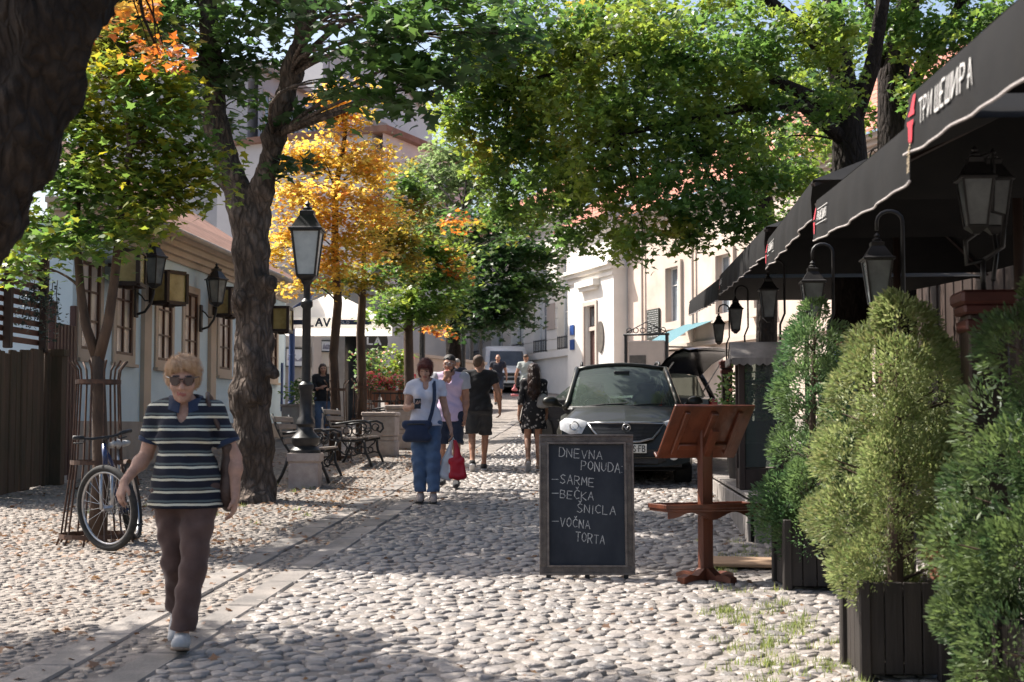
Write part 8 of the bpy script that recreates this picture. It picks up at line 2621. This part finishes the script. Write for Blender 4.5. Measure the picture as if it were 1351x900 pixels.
# railing with flower boxes and café tables behind
rl = thing('cafe_railing', 'black iron railing with flower boxes in front of the café terrace', 'railing', tuple(foot(500, 31.5)), YAW)
Lr = 2.0
for i in range(17):
    mb = MB(); mb.tube([(-.1 + i * .12, 0, 0), (-.1 + i * .12, 0, 1.0)], .009, 5); mb.build('bar', m_iron, rl)
for z_ in (.1, .98):
    mb = MB(); mb.beam((-.15, 0, z_), (Lr - .1, 0, z_), .03, .03); mb.build('rail', m_iron, rl)
for k, (px, z, lb) in enumerate(((490, 32.4, 'box of red flowers, first on the café railing'), (513, 32.4, 'box of pink and orange flowers, second on the café railing'), (536, 32.6, 'box of red flowers behind the phone reader'))):
    q = foot(px, z)
    leafy('flower_box', lb, (q.x, q.y, q.z + 1.0), (.32, .2, .2), lm_leafy, 150, .06, 70 + k, 'flowers', (lm_pink, 170, .07), (.2, .2, m_terra))
for k, (px, z) in enumerate(((486, 34.4), (520, 35.0))):
    q = foot(px, z)
    leafy('terrace_plant', ('tall leafy plant by the café door', 'tall leafy plant under the green young tree')[k], (q.x, q.y, q.z + .9), (.4, .4, .6), (lm_leafy, lm_green)[k], 70, .11, 80 + k, 'plant', (lm_pink, 60, .08), (.25, .9, m_terra))
# café tables and chairs in the shade
def cafe_chair(label, px, z, rz):
    q = foot(px, z); t = thing('cafe_chair', label, 'chair', tuple(q), rz, 'café chairs')
    mb = MB(); mb.bbox((0, 0, .45), (.42, .42, .04), .01); mb.build('seat', m_dark_wood, t)
    for x in (-.18, .18):
        for y in (-.18, .18):
            mb = MB(); mb.bbox((x, y, .215), (.035, .035, .43), .004); mb.build('leg', m_dark_wood, t)
        mb = MB(); mb.bbox((x, .2, .7), (.035, .03, .5), .004); mb.build('back_post', m_dark_wood, t)
    for z_ in (.62, .76, .9):
        mb = MB(); mb.bbox((0, .2, z_), (.34, .02, .07), .004); mb.build('back_slat', m_dark_wood, t)
def cafe_table(label, px, z):
    q = foot(px, z); t = thing('cafe_table', label, 'table', tuple(q), YAW, 'café tables')
    mb = MB(); mb.bbox((0, 0, .74), (.8, .8, .04), .01); mb.build('table_top', m_dark_wood, t)
    for x in (-.34, .34):
        for y in (-.34, .34):
            mb = MB(); mb.bbox((x, y, .36), (.05, .05, .72), .005); mb.build('leg', m_dark_wood, t)
cafe_table('dark café table behind the railing, left one', 497, 33.6); cafe_table('dark café table behind the railing, right one', 550, 34.5)
for i, (px, z, rz, lb) in enumerate(((484, 33.4, 1.4, 'dark café chair on the near side of the left table'), (512, 33.8, -1.5, 'dark café chair between the two café tables'), (538, 34.2, 1.5, 'dark café chair at the right table'), (563, 34.6, -1.4, 'dark café chair at the right table by the cream wall'))):
    cafe_chair(lb, px, z, rz)
# cream garden wall and iron posts under the trees
gwA, gwB = foot(560, 42), foot(640, 47)
d_ = (gwB - gwA); d_.z = 0; gu = d_.normalized(); gn = Vector((gu.y, -gu.x, 0))
gw_ = thing('garden_wall', 'low cream garden wall under the trees behind the walkers', 'wall', tuple(gwA))
GO = Vector((gwA.x, gwA.y, 0)); gl_ = d_.length
mb = MB(); wall_box(mb, GO, gu, gn, -1.2, gl_, g(gwA.y) - .2, g(gwA.y) + 1.75, -.3, 0); wb(mb, 'panel', m_cream, gw_)
mb = MB(); wall_box(mb, GO, gu, gn, -1.25, gl_ + .05, g(gwA.y) + 1.752, g(gwA.y) + 1.84, -.36, .06); wb(mb, 'coping', m_cream_trim, gw_)
for k, (px, z, h) in enumerate(((557, 33.5, 3.4), (611, 40.5, 3.2), (622, 52, 3.6), (634, 55, 3.6))):
    q = foot(px, z); mb = MB(); mb.tube([(0, 0, 0), (0, 0, h)], .07, 8); mb.lathe([(.13, 0), (.13, .2), (.07, .26)], (0, 0, 0), 10)
    o = mb.build('iron_post', m_iron, None, loc=tuple(q), smooth=True, auto=40)
    tag(o, ('black iron post beside the green young tree', 'black iron post just beside the broad tree trunk', 'farther black iron post before the white facade', 'farthest black iron post before the white facade')[k], 'post', 'black iron posts')

# teal awning, notice case and far parasol on the right-hand side
sT, zT = fs(922), fz(922, 452)
ta = thing('teal_awning', 'small teal striped awning on the cream house beside the black awnings', 'awning', tuple(FO + FU * sT + Vector((0, 0, zT))))
m_teal = M('teal_canvas', (0.045, 0.13, 0.16), (0.09, 0.2, 0.23), scale=4, rough=.8, stretch=(6, 6, .2))
a, b = fs(942) , fs(905)
mb = MB(); P = []
zA = fz(925, 425)
for v, (dd, dz) in ((0, (0, .9)), (.5, (.9, .55)), (1, (1.8, 0))):
    P.append([FO + FU * (a + (b - a) * i / 8) + FN * dd + Vector((0, 0, zA - .9 + dz)) for i in range(9)])
mb.grid(P); mb.grid([P[-1], [p - Vector((0, 0, .35)) for p in P[-1]]]); wb(mb, 'canvas', m_teal, ta)
mb = MB()
for i in (0, 8):
    mb.beam(P[0][i] - Vector((0, 0, .9)), P[-1][i], .05, .05)
wb(mb, 'arm_frame', m_iron, ta)['kind'] = 'stuff'
ns = foot(853, 34)
nc_ = thing('notice_case', 'cream notice case with wrought-iron crest behind the car roof', 'notice case', tuple(ns), YAW - .3)
mb = MB(); mb.bbox((0, 0, 1.2), (.9, .12, 1.9), .02); mb.build('panel', m_cream, nc_)
for x in (-.5, .5):
    mb = MB(); mb.bbox((x, 0, 1.15), (.07, .1, 2.3), .01); mb.build('post', m_iron, nc_)
mb = MB(); mb.box((0, 0, 2.3), (1.1, .1, .05))
for k in range(6):
    mb.ring((-.42 + k * .165, 0, 2.40), .06, .012, (0, 1, 0), 14, 5)
mb.tube([(-.5, 0, 2.34), (-.2, 0, 2.5), (0, 0, 2.6), (.2, 0, 2.5), (.5, 0, 2.34)], .014, 6); mb.build('iron_crest', m_iron, nc_, smooth=True)
mb = MB(); mb.box((-.2, -.065, 1.6), (.4, .012, .4)); mb.build('notice', m_plaque, nc_)

# ---------------------------------------------------------------- litter, weeds
rng = np.random.default_rng(77)
def scatter(n, fn):
    P = []
    while len(P) < n:
        x, y, w = fn()
        if random.random() < w: P.append((x, y))
    P = np.array(P); return np.column_stack([P, zg(P[:, 1]) + .03])
random.seed(5)
def left_side():
    x, y = random.uniform(-7.6, -2.5), random.uniform(7, 27)
    w = .12 + .6 * math.exp(-((x + 4.9) ** 2 + (y - 12.8) ** 2) / 2.2) + .5 * math.exp(-((x + 4.3) ** 2 + (y - 17) ** 2) / 2.5) + .25 * math.exp(-((x + 3.6) ** 2) / .4)
    return x, y, w
P = scatter(2400, left_side)
lm_litter = leaf_mat('fallen_leaf', [(0.17, 0.085, 0.045), (0.23, 0.125, 0.065), (0.12, 0.065, 0.038), (0.28, 0.17, 0.09)], None, 1, .15, .7)
o = leaf_cloud('fallen_leaves', P, .055, MAPLE, lm_litter, None, rng, tilt=.35, spread=.4); tag(o, 'brown fallen leaves strewn over the walkway and street', 'leaves', kind='stuff')
P2_ = scatter(170, lambda: (random.uniform(-2.4, 1.4), random.uniform(7, 20), .25 + (.6 if .3 < random.random() else 0)))
o2 = leaf_cloud('fallen_leaves', P2_, .05, MAPLE, lm_litter, None, rng, tilt=.35, spread=.4); tag(o2, 'scattered dry leaves on the cobbled roadway', 'leaves', kind='stuff')
# tufts of grass between the stones by the planters
GB = []
for _ in range(120):
    c = random.random()
    if c < .65: x, y = random.uniform(.3, 1.25) ** .7, random.uniform(6.8, 9.6)
    elif c < .85: x, y = random.uniform(.6, 1.3), random.uniform(9.4, 13)
    else: x, y = random.uniform(-6, -3.3), random.uniform(14, 19)
    for _k in range(22):
        GB.append((x + random.gauss(0, .035), y + random.gauss(0, .035)))
GB = np.array(GB); n = len(GB)
az = rng.uniform(0, 2 * np.pi, n); L_ = rng.uniform(.02, .065, n); b0 = np.column_stack([GB, zg(GB[:, 1]) + .012])
dv = np.column_stack([np.cos(az) * .5, np.sin(az) * .5, np.ones(n)]) * L_[:, None]; sd = np.column_stack([-np.sin(az), np.cos(az), np.zeros(n)]) * .0035
V = np.stack([b0 - sd, b0 + sd, b0 + dv], 1).reshape(-1, 3)
lm_grass = leaf_mat('grass_blade', [(0.10, 0.15, 0.03), (0.16, 0.19, 0.05), (0.2, 0.2, 0.08)], None, 1, .4)
o3 = np_obj('grass', V, np.arange(n * 3).reshape(n, 3), lm_grass); tag(o3, 'tufts of grass between the stones by the planters', 'grass', kind='stuff')
